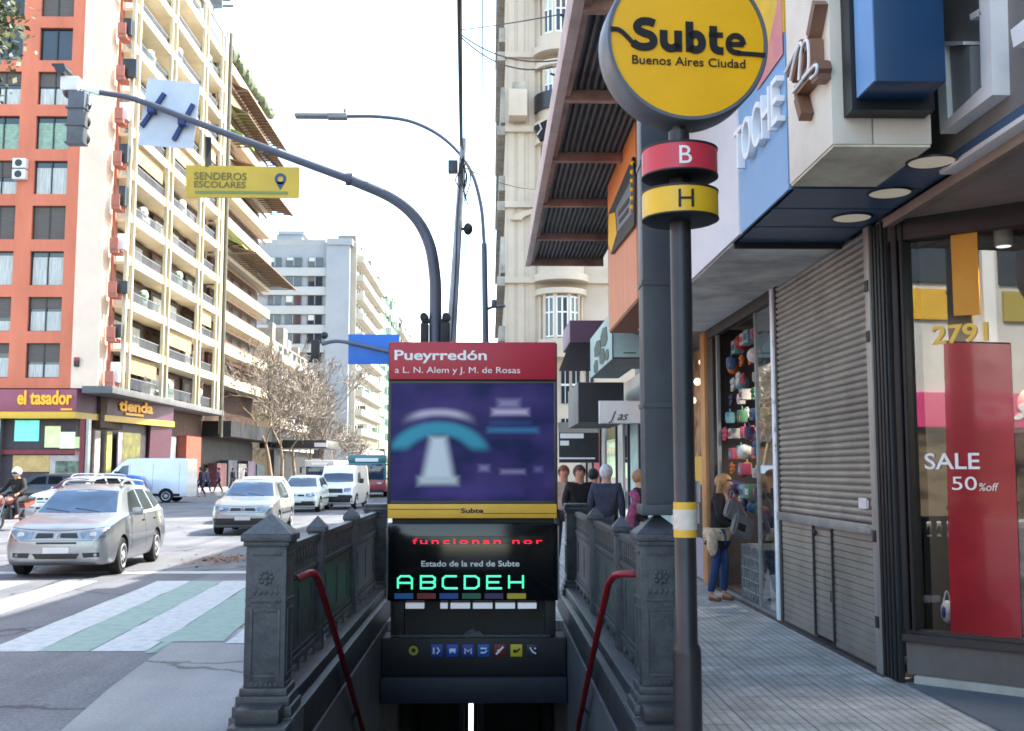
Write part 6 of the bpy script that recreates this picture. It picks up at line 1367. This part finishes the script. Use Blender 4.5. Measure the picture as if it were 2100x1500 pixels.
def row_block(name, label, y0, y1, x, zt_, c, floors, bal, roof=None):
    t = thing(name, label, 'building', (x-8, (y0+y1)/2, 0))
    m = mat('row_'+label.split()[0]+str(len(MATS)), c, .8, 0, .1, .3); b = MB(m); b.box(x-20, x, y0, y1, 0, zt_); b.build('wall', t)
    fhh = (zt_-4)/floors
    wins = []
    for k in range(floors):
        z = 4+fhh*k
        if bal: b = MB(mat('row_balcony_cream', (184, 178, 166), .8, 0, .1, .5)); b.box(x+.002, x+1.1, y0+.6, y1-.6, z, z+1.0); b.build('balcony', t)
        n = max(2, int((y1-y0)/3.2))
        for j in range(n):
            yy = y0+(y1-y0)*(j+.2)/n; wins.append((yy, z))
    more = MB(M_GLASSD); clutter = 0
    for q, (yy, z) in enumerate(sorted(wins)):
        b = MB(M_GLASSD) if q < 98 else more; b.box(x-.1, x+.06, yy, yy+(y1-y0)/n*.6, z+.5, z+2.5)
        if q < 98: b.build('window', t)
        if q < 98 and RND.random() < .45:
            b = MB(M_BLIND[q % 3]); b.box(x+.061, x+RND.uniform(.3, 1.0), yy+.3, yy+RND.uniform(.8, 2.0), z+.4, z+RND.uniform(1.2, 2.2)); b.build('balcony_clutter', t)
    if len(wins) > 98: more.build('far_windows', t)['kind'] = 'stuff'
    else: more.bm.free()
    if roof:
        for k in range(6): b = MB(mat('roof_clutter', (130, 128, 120), .8, 0, .2, 1)); yy = RND.uniform(y0, y1-3); b.box(x-RND.uniform(1, 4), x-RND.uniform(0, .8), yy, yy+RND.uniform(1, 3), zt_, zt_+RND.uniform(.8, 2.6)); b.build('roof_hut', t)
    return t
row_block('row_building', 'sunlit cream block next to the pale tower', YT+.5, YT+36, xr+.9, 37.0, (172, 164, 150), 11, True, True)
row_block('row_building', 'green topped block farther down the sunlit row', YT+37, YT+75, xr+1.0, 37.5, (130, 164, 136), 11, False, True)
row_block('row_building', 'white block beyond the green topped one', YT+76, YT+130, xr+.9, 36, (176, 166, 146), 10, True, True)
row_block('row_building', 'last pale block closing the sunlit row', YT+131, YT+330, xr+1.1, 33, (170, 162, 150), 9, True, True)
t = row_block('row_building', 'sunlit cream block hidden behind the bare trees', YE+13, YT-8, -26.5, 17.5, (196, 168, 134), 5, True, True)
b = MB(mat('dark_arcade', (34, 34, 38))); b.box(-26.49, -25.9, YE+12.5, YT-9, 0, 5.2); b.build('shaded_ground_floor', t)  # dark box added for the shade under the awning
# ---- cream old building on the right
YR = 49.0
t = thing('cream_building', 'ornate old cream building with curved bay windows behind the canopy', 'building', (5, YR, 0))
M_OLD = mat('old_cream_stucco', (200, 184, 166), .8, 0, .08, .6, .15, 12); M_OLDG = mat('weathered_cornice', (168, 162, 152), .85, 0, .25, 1.5)
def rx(px, Y=YR): return P(px, 600, Y).x
x0 = rx(1036); b = MB(M_OLD); b.box(x0, 16, YR, YR+40, 0, 36); b.build('wall', t)
for k, x_ in enumerate((1042, 1062, 1085)):
    b = MB(M_OLD); b.box(rx(x_), rx(x_)+.30, YR-.05, YR-.002, 7.2, 36); b.build('pilaster', t)
lev = [6.6, 10.15, 13.7, 17.3, 20.9, 24.5, 28.1]
for k, z in enumerate(lev):
    b = MB(M_OLDG); b.box(x0-.38, x0-.002, YR-.05, YR+20, z-.1, z+.32); b.box(x0-.22, x0-.003, YR, YR+20, z+.5, z+2.2) if k % 2 else b.box(x0-.30, x0-.003, YR+.2, YR+20, z+.9, z+1.6); b.build('side_ledge', t)
    b = MB(M_OLD); b.box(x0-.02, 14, YR-.22, YR-.003, z, z+.28); b.build('cornice', t)
bx_, R_ = rx(1150), rx(1193)-rx(1150)
for k, z in enumerate(lev[:-1]):
    def half(r, z0, z1, m, n=20, a0=PI, a1=2*PI):
        b = MB(m); pts = [(bx_+r*math.cos(a0+(a1-a0)*i/n), YR+.02+r*math.sin(a0+(a1-a0)*i/n), z0) for i in range(n+1)]; b.prism(pts, (0, 0, z1-z0)); return b
    half(R_+.32, z+.02, z+.34, M_OLD).build('bay_cornice', t); half(R_+.12, z+.345, z+.9, M_OLD).build('bay_parapet', t)
    half(R_+.22, z+2.95, z+3.2, M_OLD).build('bay_hood', t)
    half(R_-.10, z+.905, z+2.94, M_OLD).build('bay_core', t)
    for a in (200, 232, 270, 308, 340):
        if a in (232, 270, 308):
            an = rad(a); u = Vector((math.cos(an), math.sin(an), 0)); v = Vector((-u.y, u.x, 0)); c = Vector((bx_, YR+.02, z+1.9)) + u*(R_-.08)
            b = MB(M_GLASSD); b.obox(c, v*.27*R_, u*.03, Vector((0, 0, .95))); w_ = b.build('bay_window', t)
            b = MB(M_WHITE); 
            for o in (-1, 0, 1): b.obox(c+v*o*.26*R_+u*.035, v*.04, u*.03, Vector((0, 0, .95)))
            for zz in (-.9, .2, .9): b.obox(c+u*.036+Vector((0, 0, zz)), v*.25*R_, u*.025, Vector((0, 0, .035)))
            b.build('frame', w_)
            if k > 0: b = MB(M_BLIND[1] if a != 270 else M_BLIND[0]); b.obox(c+u*.032+Vector((0, 0, .55)), v*.22*R_, u*.008, Vector((0, 0, .38))); b.build('blind', w_)
    for a in (186, 217, 251, 289, 323, 354):
        an = rad(a); u = Vector((math.cos(an), math.sin(an), 0)); c = Vector((bx_, YR+.02, 0)) + u*(R_-.02); b = MB(M_OLD); b.lathe([(.09, z+.905), (.075, z+1.1), (.07, z+2.75), (.10, z+2.94)], c, 'Z', 10); b.build('bay_column', t)
    b = MB(M_CHAR)
    if k in (3, 5): half(R_+.25, z+.90, z+1.7, M_CHAR).build('balcony_grille', t)
b = MB(M_OLD); pts = [(bx_+2.3*math.cos(PI*i/14), YR-.28, lev[1]+2.95+.62*math.sin(PI*i/14)) for i in range(15)]; b.prism(pts + [(bx_+1.8*math.cos(PI*(14-i)/14), YR-.28, lev[1]+2.95+.42*math.sin(PI*(14-i)/14)) for i in range(15)], (0, .27, 0)); b.build('arched_hood', t)
q = P(1070, 215, YR); b = MB(M_OLD); b.box(rx(1042), rx(1080), YR-1.1, YR-.003, q.z-.9, q.z+.4, .08); b.use(M_OLDG); b.box(rx(1050), rx(1078), YR-1.0, YR-.3, q.z+.41, q.z+.75, .05); b.build('stone_box_balcony', t)
for px in (1150, 1172, 1200):
    for z in (2.2, 4.6):
        b = MB(M_GLASSD); b.box(rx(px), rx(px+16), YR-.06, YR-.003, z, z+1.7); w_ = b.build('window', t); b = MB(M_WHITE); b.box(rx(px+7.4), rx(px+8.6), YR-.09, YR-.062, z, z+1.7); b.box(rx(px), rx(px+16), YR-.09, YR-.062, z+.8, z+.9); b.build('frame', w_)
# ---- white front across the street behind us, seen in the display glass
t = thing('reflected_building', 'white building with yellow and magenta panels mirrored in the display window', 'building', (-19, -8, 0))
XB = -18.0
b = MB(mat('white_tiled_front', (205, 205, 200), .7, 0, .12, 1)); b.box(XB-8, XB, -40, 22, .04, 9.6); b.build('wall', t)
b = MB(mat('pink_band', (222, 70, 130), .6, 0, .1)); b.box(XB, XB+.2, -40, 22, 2.8, 3.8); b.build('band', t)
b = MB(M_OFFW); b.text('RO', (XB+.21, -8.6, 3.05), (0, 1, 0), Z3, .5, width=2.4, ext=.03, bold=.03); b.text('RO', (XB+.21, -20.0, 3.05), (0, 1, 0), Z3, .5, width=2.4, ext=.03, bold=.03); b.build('lettering', t)
b = MB(mat('street_shop_glass', (120, 104, 84), .3, 0, .5, .5, c2=(26, 24, 22), thr=(.42, .55), stretch=(1, .5, 1.6))); b.box(XB, XB+.06, -40, 22, .2, 2.72); b.build('shop_window', t)
for k in range(15):
    y = -39+k*4.0
    b = MB(M_GLASSD); b.box(XB, XB+.08, y+.3, y+3.5, 7.05, 9.4); b.build('window', t)
    b = MB((M_YEL2, mat('magenta_panel', (214, 40, 140), .5, 0, .05), M_YEL2, mat('olive_panel', (176, 160, 80), .5, 0, .05))[k % 4]); b.box(XB, XB+.09, y+.4, y+3.4, 5.95, 6.85); b.build('panel', t)
    b = MB(M_OFFW); b.box(XB, XB+.3, y-.2, y+.2, 4.71, 9.6); b.build('mullion', t)

# ================================================================== TREES
M_BARK = mat('pale_bark', (150, 130, 108), .85, 0, .25, 4); M_TWIG = mat('tan_twigs', (136, 126, 116), .85, 0, .35, 1)
def bare_tree(label, x, y, h, seed, group, lean=0, tw=1.0):
    R_ = random.Random(seed); t = thing('bare_tree', label, 'tree', (x, y, RZ), group)
    tr = MB(M_BARK); cr = MB(M_TWIG); nt_ = [0]
    def br(p, d, l, r, dep):
        n = 3; pts = [p]; rs = [r]
        for i in range(n):
            d = (d + Vector((R_.uniform(-1, 1), R_.uniform(-1, 1), R_.uniform(-.5, .8)))*.16).normalized(); pts.append(pts[-1]+d*l/n); rs.append(r*(1-.45*(i+1)/n))
        rs = [max(q, .03) for q in rs]
        (tr if dep < 3 else cr).tube(pts, rs, 7 if dep < 2 else 4 if dep < 3 else 3, caps=dep < 2)
        if dep >= 7: return
        for i in range(3 if dep < 5 else 2):
            a = R_.uniform(0, 2*PI); sp_ = R_.uniform(.35, .8)
            u = d.orthogonal().normalized(); v = d.cross(u); nd = (d*math.cos(sp_) + (u*math.cos(a)+v*math.sin(a))*math.sin(sp_) + Vector((0, 0, .12))).normalized()
            br(pts[-1] if i < 2 else pts[2], nd, l*R_.uniform(.62, .85), rs[-1]*.72, dep+1)
    br(Vector((x, y, RZ)), Vector((lean, 0, 1)).normalized(), h*.26, h*.016*tw, 0)
    tr.build('trunk', t); cr.build('crown', t, fixn=False); return t
bare_tree('tall bare tree with tan twigs in front of the balcony block end', P(580, 900, 104).x, 104, 15, 3, 'bare trees along the far avenue', .06, .9)
bare_tree('bare tree between the black awning and the pale tower', P(632, 900, 122).x, 122, 14, 5, 'bare trees along the far avenue')
bare_tree('slender bare tree before the pale tower base', P(682, 900, 140).x, 140, 10, 8, 'bare trees along the far avenue')
bare_tree('farthest bare tree near the sunlit row', P(705, 900, 150).x, 150, 9, 13, 'bare trees along the far avenue')
bare_tree('bare tree rising over the black awning', P(608, 900, 132).x, 132, 16, 21, 'bare trees along the far avenue', -.03)
bare_tree('broad bare tree left of the black awning', P(560, 900, 112).x, 112, 17, 31, 'bare trees along the far avenue', .02)
bare_tree('tall bare tree in front of the tower windows', P(668, 900, 128).x, 128, 17, 44, 'bare trees along the far avenue', -.02)
t = thing('leafy_tree', 'leafy street tree reaching into the top corner by the orange windows', 'tree', (-10.4, 17, RZ))
R_ = random.Random(4); tr = MB(mat('dark_bark', (74, 62, 52), .9, 0, .25, 6)); cr = MB(mat('dark_green_leaves', (56, 68, 36), .6, 0, .3, 2)); cr.use(mat('yellow_green_leaves', (92, 92, 48), .6, 0, .2, 2))
tr.tube([(-10.4, 17, RZ), (-10.3, 17, 3), (-10.0, 16.9, 5.5), (-9.7, 16.8, 7.5)], [.16, .13, .1, .06], 10)
for k in range(26):
    a = R_.uniform(0, 6.28); c = Vector((-8.85+R_.gauss(0, .42), 16.9+R_.gauss(0, .6), 9.15+R_.gauss(0, .62)))
    tr.tube([(-9.7, 16.8, R_.uniform(6, 7.5)), c], [.035, .01], 5)
    for _ in range(260):
        p = c + Vector((R_.gauss(0, .30), R_.gauss(0, .30), R_.gauss(0, .32))); u = Vector((R_.gauss(0, 1), R_.gauss(0, 1), R_.gauss(0, 1))).normalized()*R_.uniform(.04, .085); v = u.orthogonal().normalized()*u.length*.55
        cr.mi = R_.random() < .35; cr.poly([p-u, p+v, p+u, p-v])
q = tr.build('trunk', t); cr.build('crown', t, fixn=False, smooth=0)
# ================================================================== PEOPLE
def skin(nodes, edges, m, name, parent, sub=2, extra=None, root=0):
    me = bpy.data.meshes.new('s'); me.from_pydata([n[0] for n in nodes], edges, []); o = bpy.data.objects.new('s', me); COL.objects.link(o)
    md = o.modifiers.new('k', 'SKIN'); md.use_smooth_shade = True
    for i, n in enumerate(nodes):
        sv = me.skin_vertices[0].data[i]; r = n[1]; sv.radius = (r, r) if not isinstance(r, tuple) else r
        sv.use_root = (i == root)
    sd_ = o.modifiers.new('d', 'SUBSURF'); sd_.levels = sub; sd_.render_levels = sub
    ev = bpy.data.meshes.new_from_object(o.evaluated_get(bpy.context.evaluated_depsgraph_get())); bpy.data.objects.remove(o); bpy.data.meshes.remove(me)
    b = MB(m); b.bm.from_mesh(ev); bpy.data.meshes.remove(ev)
    for f in b.bm.faces: f.material_index = 0
    if extra: extra(b)
    return b.build(name, parent, smooth=80, fixn=False)
def person(label, x, y, face, h=1.7, top=(40, 40, 46), legs=(40, 60, 110), hair=(60, 44, 34), skinc=(196, 150, 124), z=.004, lean=0, arms=None, long_hair=False, stride=.12, group=None, shoes=(120, 74, 50), helmet=None, seated=False, headturn=0, coat_len=0):
    """figure facing -Y before rotation; face = turn about the vertical"""
    t = thing('person', label, 'person', (0, 0, 0), group, local=True)
    k = h/1.7; V = lambda *a: Vector(a)*k
    ms = mat('skin_%d_%d_%d' % skinc, skinc, .55, 0, .06, 8); mt = mat('cloth_%d_%d_%d' % top, top, .85, 0, .2, 9); ml = mat('trousers_%d_%d_%d' % legs, legs, .85, 0, .2, 9); mh = mat('hair_%d_%d_%d' % hair, hair, .6, 0, .2, 20); msh = mat('shoe_%d_%d_%d' % shoes, shoes, .5, 0, .1)
    ly = -lean
    pel = V(0, 0, .92); wai = V(0, ly*.35, 1.08); che = V(0, ly*.9, 1.28); nek = V(0, ly*1.15, 1.45); hb = V(0, ly*1.4-.015, 1.515); hc = V(0, ly*1.5-.012, 1.60)
    J = {}
    for s in (-1, 1):
        sh = V(s*.185, ly*1.05, 1.40)
        a = (arms or {}).get(s)
        if a: el, wr = V(*a[0]), V(*a[1])
        else: el, wr = V(s*.235, ly*.7+.03, 1.13), V(s*.235, ly*.4-.07, .90)
        J[s] = (sh, el, wr)
    hip = {s: V(s*.09, .0, .88) for s in (-1, 1)}
    if seated: kn = {s: V(s*.17, -.38, .82) for s in (-1, 1)}; an = {s: V(s*.19, -.30, .42) for s in (-1, 1)}
    else: kn = {s: V(s*.095, -.02 - s*stride*.6, .49) for s in (-1, 1)}; an = {s: V(s*.10, .03 - s*stride*1.2, .085) for s in (-1, 1)}
    # body: head, neck, trunk, limbs, hands in one skin
    nodes = [(pel, .13*k), (wai, (.125*k, .10*k)), (che, (.155*k, .105*k)), (nek, .066*k), (hb, (.074*k, .082*k)), (hc, (.092*k, .110*k)), (V(0, ly*1.5-.005, 1.68), (.07*k, .085*k))]
    edges = [(0, 1), (1, 2), (2, 3), (3, 4), (4, 5), (5, 6)]
    for s in (-1, 1):
        sh, el, wr = J[s]; i = len(nodes); d = (wr-el).normalized(); pa = wr + d*.07*k
        nodes += [(sh, .05*k), (el, .040*k), (wr, .026*k), (pa, (.038*k, .018*k))]; edges += [(2, i), (i, i+1), (i+1, i+2), (i+2, i+3)]
        lat = Vector((0, 1, 0)) if abs(d.z) > .6 else Vector((0, 0, 1)); lat = (lat - d*lat.dot(d)).normalized(); pn = d.cross(lat)*s
        for q in range(4):
            L_ = (.062, .072, .068, .052)[q]*k; f0 = pa + lat*(q-1.5)*.017*k; f1 = f0 + d*L_*.55 + pn*.006*k; f2 = f1 + d*L_*.4 + pn*.020*k; j = len(nodes)
            nodes += [(f0, .009*k), (f1, .0085*k), (f2, .007*k)]; edges += [(i+3, j), (j, j+1), (j+1, j+2)]
        j = len(nodes); th = wr + d*.03*k - lat*.034*k; nodes += [(th, .011*k), (th + d*.035*k - lat*.016*k + pn*.01*k, .009*k)]; edges += [(i+2, j), (j, j+1)]
        i = len(nodes); nodes += [(hip[s], .085*k), (kn[s], .058*k), (an[s], .038*k), (an[s]+V(0, -.12, -.045), .035*k)]; edges += [(0, i), (i, i+1), (i+1, i+2), (i+2, i+3)]
    def face_bits(b):
        c = hc
        b.use(ms); b.ball(c+V(0, -.098, -.012), (.013*k, .020*k, .022*k), 8, 6)
        for s in (-1, 1): b.ball(c+V(s*.080, .005, -.005), (.012*k, .022*k, .032*k), 8, 6)
        b.use(mat('eye_white', (225, 222, 218), .3, var=0))
        for s in (-1, 1): b.ball(c+V(s*.032, -.081, .012), (.013*k, .010*k, .008*k), 8, 6)
        b.use(mat('eye_dark', (36, 28, 24), .3, var=0))
        for s in (-1, 1): b.ball(c+V(s*.032, -.089, .012), (.006*k, .004*k, .006*k), 6, 5); b.ball(c+V(s*.034, -.088, .032), (.018*k, .006*k, .004*k), 6, 5)
        b.use(mat('lips', (160, 92, 84), .5, var=0)); b.ball(c+V(0, -.088, -.058), (.024*k, .008*k, .007*k), 8, 5)
    skin(nodes, edges, ms, 'body', t, 2, face_bits)
    # jacket
    n2 = [(pel+V(0, 0, -.02), (.17*k, .13*k)), (wai, (.17*k, .135*k)), (che, (.20*k, .145*k)), (nek+V(0, .01, -.03), (.092*k, .085*k))]; e2 = [(0, 1), (1, 2), (2, 3)]
    if coat_len: n2.append((pel+V(0, .01, -.02-coat_len), (.175*k, .14*k))); e2.append((0, 4))
    for s in (-1, 1):
        sh, el, wr = J[s]; i = len(n2); n2 += [(sh, .082*k), (el, .062*k), (wr-(wr-el).normalized()*.02*k, .040*k)]; e2 += [(2, i), (i, i+1), (i+1, i+2)]
    skin(n2, e2, mt, 'jacket', t, 2)
    n3 = [(pel+V(0, 0, -.02), (.145*k, .115*k))]; e3 = []
    for s in (-1, 1): i = len(n3); n3 += [(hip[s], .095*k), (kn[s], .068*k), (an[s]+V(0, 0, .03), .054*k)]; e3 += [(0, i), (i, i+1), (i+1, i+2)]
    skin(n3, e3, ml, 'trousers', t, 2)
    for s in (-1, 1):
        a = an[s]; zf = a.z-.085*k
        skin([(a+V(0, .03, -.035), (.040*k, .045*k)), (a+V(0, -.06, -.045), (.040*k, .036*k)), (a+V(0, -.16, -.058), (.036*k, .022*k))], [(0, 1), (1, 2)], msh, 'shoe', t, 2)
    if helmet:
        b = MB(mat('helmet_%d' % helmet[0], helmet, .3, 0, .08, coat=.5)); b.ball(hc+V(0, .012, .03), (.128*k, .145*k, .135*k), 16, 11); b.build('helmet', t)
        b = MB(M_GLASSD); b.ball(hc+V(0, -.05, .0), (.10*k, .098*k, .05*k), 14, 9); b.build('visor', t)
    else:
        def cut(b):
            for v in list(b.bm.verts):
                lo = (v.co-hc)
                if lo.y < -.035*k and lo.z < .045*k and not (long_hair and abs(lo.x) > .07*k): b.bm.verts.remove(v)
        b = MB(mh); b.ball(hc+V(0, .016, .022), (.104*k, .122*k, .116*k), 18, 12); cut(b)
        if long_hair:
            for s in (-1, -.4, .4, 1): b.tube([hc+V(s*.075, .03, .03), hc+V(s*.09, .05, -.10), hc+V(s*.10, .06, -.24)], [.04*k, .045*k, .02*k], 8)
        b.build('hair', t, fixn=False)
    t.location = (x, y, z); t.rotation_euler = (0, 0, face)
    return t
# woman at the toy shop
wm = person('woman in dark jacket and blue jeans leaning by the toy shop with grey bags', 2.74, 12.9, rad(60), 1.48, (30, 28, 30), (40, 64, 110), (176, 132, 84), long_hair=True, lean=.06, stride=.05, arms={-1: ((-.23, -.10, 1.14), (-.12, -.30, 1.0)), 1: ((.24, -.08, 1.12), (.10, -.30, .98))}, coat_len=.06)
b = MB(mat('cream_scarf_cloth', (206, 184, 158), .9, 0, .3, 14)); c = Vector((2.72, 12.88, .82)); b.lathe([(.15, -.10), (.175, -.02), (.16, .05)], c, 'Z', 18, .8); b.ball(c+Vector((-.08, -.12, -.12)), (.07, .05, .16), 10, 7); tag(b.build('tied_sweater'), 'cream and pink sweater tied round the waist of the woman', 'sweater')
for i, (dx, dz, s_, nm) in enumerate(((.12, 1.16, .13, 'upper grey tote bag carried by the woman'), (.20, .98, .15, 'lower grey tote bag carried by the woman'))):
    b = MB(mat('grey_tote_cloth', (112, 112, 116), .85, 0, .12, 8)); c = Vector((2.74+dx, 12.56-.05*i, dz-.08)); s_ *= .78; b.obox(c, Vector((s_, .05, -.05)), Vector((-.02, .05, 0)), Vector((.03, 0, s_)), .02)
    b.use(M_TRIM); b.obox(c+Vector((-.02, -.06, .0)), Vector((s_*.4, .02, -.02)), Vector((0, .006, 0)), Vector((.01, 0, s_*.4))); b.use(mat('grey_tote_cloth', (112, 112, 116))); b.tube(curve_pts([c+Vector((-.06, 0, s_)), c+Vector((-.02, .02, s_+.13)), c+Vector((.06, 0, s_*.9))], 5), .009, 6)
    tag(b.build('tote_bag'), nm, 'bag', 'grey bags carried by the woman')
# people on the pavement behind the railing
G = 'people behind the far railing'
def at(px, Y): return P(px, 965, Y).x
person('person with ginger hair in a pale coat beside the station sign', at(1156, 17.5), 17.5, rad(5), 1.60, (196, 170, 150), (60, 60, 66), (130, 70, 40), (206, 140, 110), group=G)
person('brown-haired person in a black coat facing us', at(1188, 16.4), 16.4, rad(12), 1.60, (26, 26, 28), (40, 40, 46), (70, 44, 34), (196, 140, 116), group=G)
person('small dark-haired person between the black coat and the white-haired man', at(1217, 18.5), 18.5, rad(150), 1.55, (60, 40, 46), (40, 40, 46), (34, 28, 28), group=G)
person('white-haired man in a dark blue jacket seen from behind', at(1243, 15.2), 15.2, rad(165), 1.60, (54, 60, 78), (50, 52, 60), (206, 206, 208), (196, 150, 134), group=G)
person('blond person in a black top with a pink shawl by the column', at(1312, 15.0), 15.0, rad(70), 1.53, (28, 30, 38), (60, 60, 70), (170, 126, 84), (210, 160, 130), group=G, long_hair=False)
b = MB(mat('pink_shawl', (150, 76, 112), .9, 0, .4, 16)); c = Vector((at(1318, 14.8), 14.8, 1.14)); b.tube(curve_pts([c+Vector((-.16, -.1, .12)), c+Vector((-.12, -.16, 0)), c+Vector((-.2, -.1, -.3)), c+Vector((-.14, -.1, -.6))], 5), .06, 8); tag(b.build('shawl'), 'pink and blue striped shawl hanging on the blond person', 'shawl')
# walkers across the avenue
for i, (px, Y, col, leg, lab) in enumerate(((398, 62, (60, 70, 100), (150, 160, 180), 'walker in navy top and pale trousers beside the panel van'), (411, 63, (34, 40, 60), (40, 44, 70), 'walker in dark clothes next to the pale trousered one'), (424, 72, (90, 80, 110), (60, 60, 90), 'walker in a violet top passing the dark shop fronts'), (448, 74, (110, 70, 110), (50, 50, 70), 'walker in a purple jacket near the arcade kiosks'), (478, 80, (60, 60, 66), (60, 60, 70), 'grey walker under the balcony overhang'), (505, 84, (40, 50, 80), (40, 40, 50), 'navy walker by the bare tree trunk'))):
    person(lab, P(px, 965, Y).x, Y, rad(70*(-1)**i), 1.68, col, leg, (40, 34, 30), group='walkers on the far pavement', stride=.25, z=RZ if Y < 60 else .034)
# motorcycle rider
rd = person('motorcycle rider in a white helmet and black jacket', 0, 0, 0, 1.7, (36, 34, 34), (50, 50, 56), (30, 30, 30), seated=True, helmet=(222, 216, 206), lean=.10, arms={-1: ((-.34, -.22, 1.14), (-.33, -.50, 1.03)), 1: ((.34, -.22, 1.14), (.33, -.50, 1.03))})
mr = Matrix.Rotation(rad(-14), 4, 'Z'); o = mr @ Vector((0, .92, 0)); place(rd, -13.3+o.x, 29.5+o.y, rad(-14), RZ-.02)
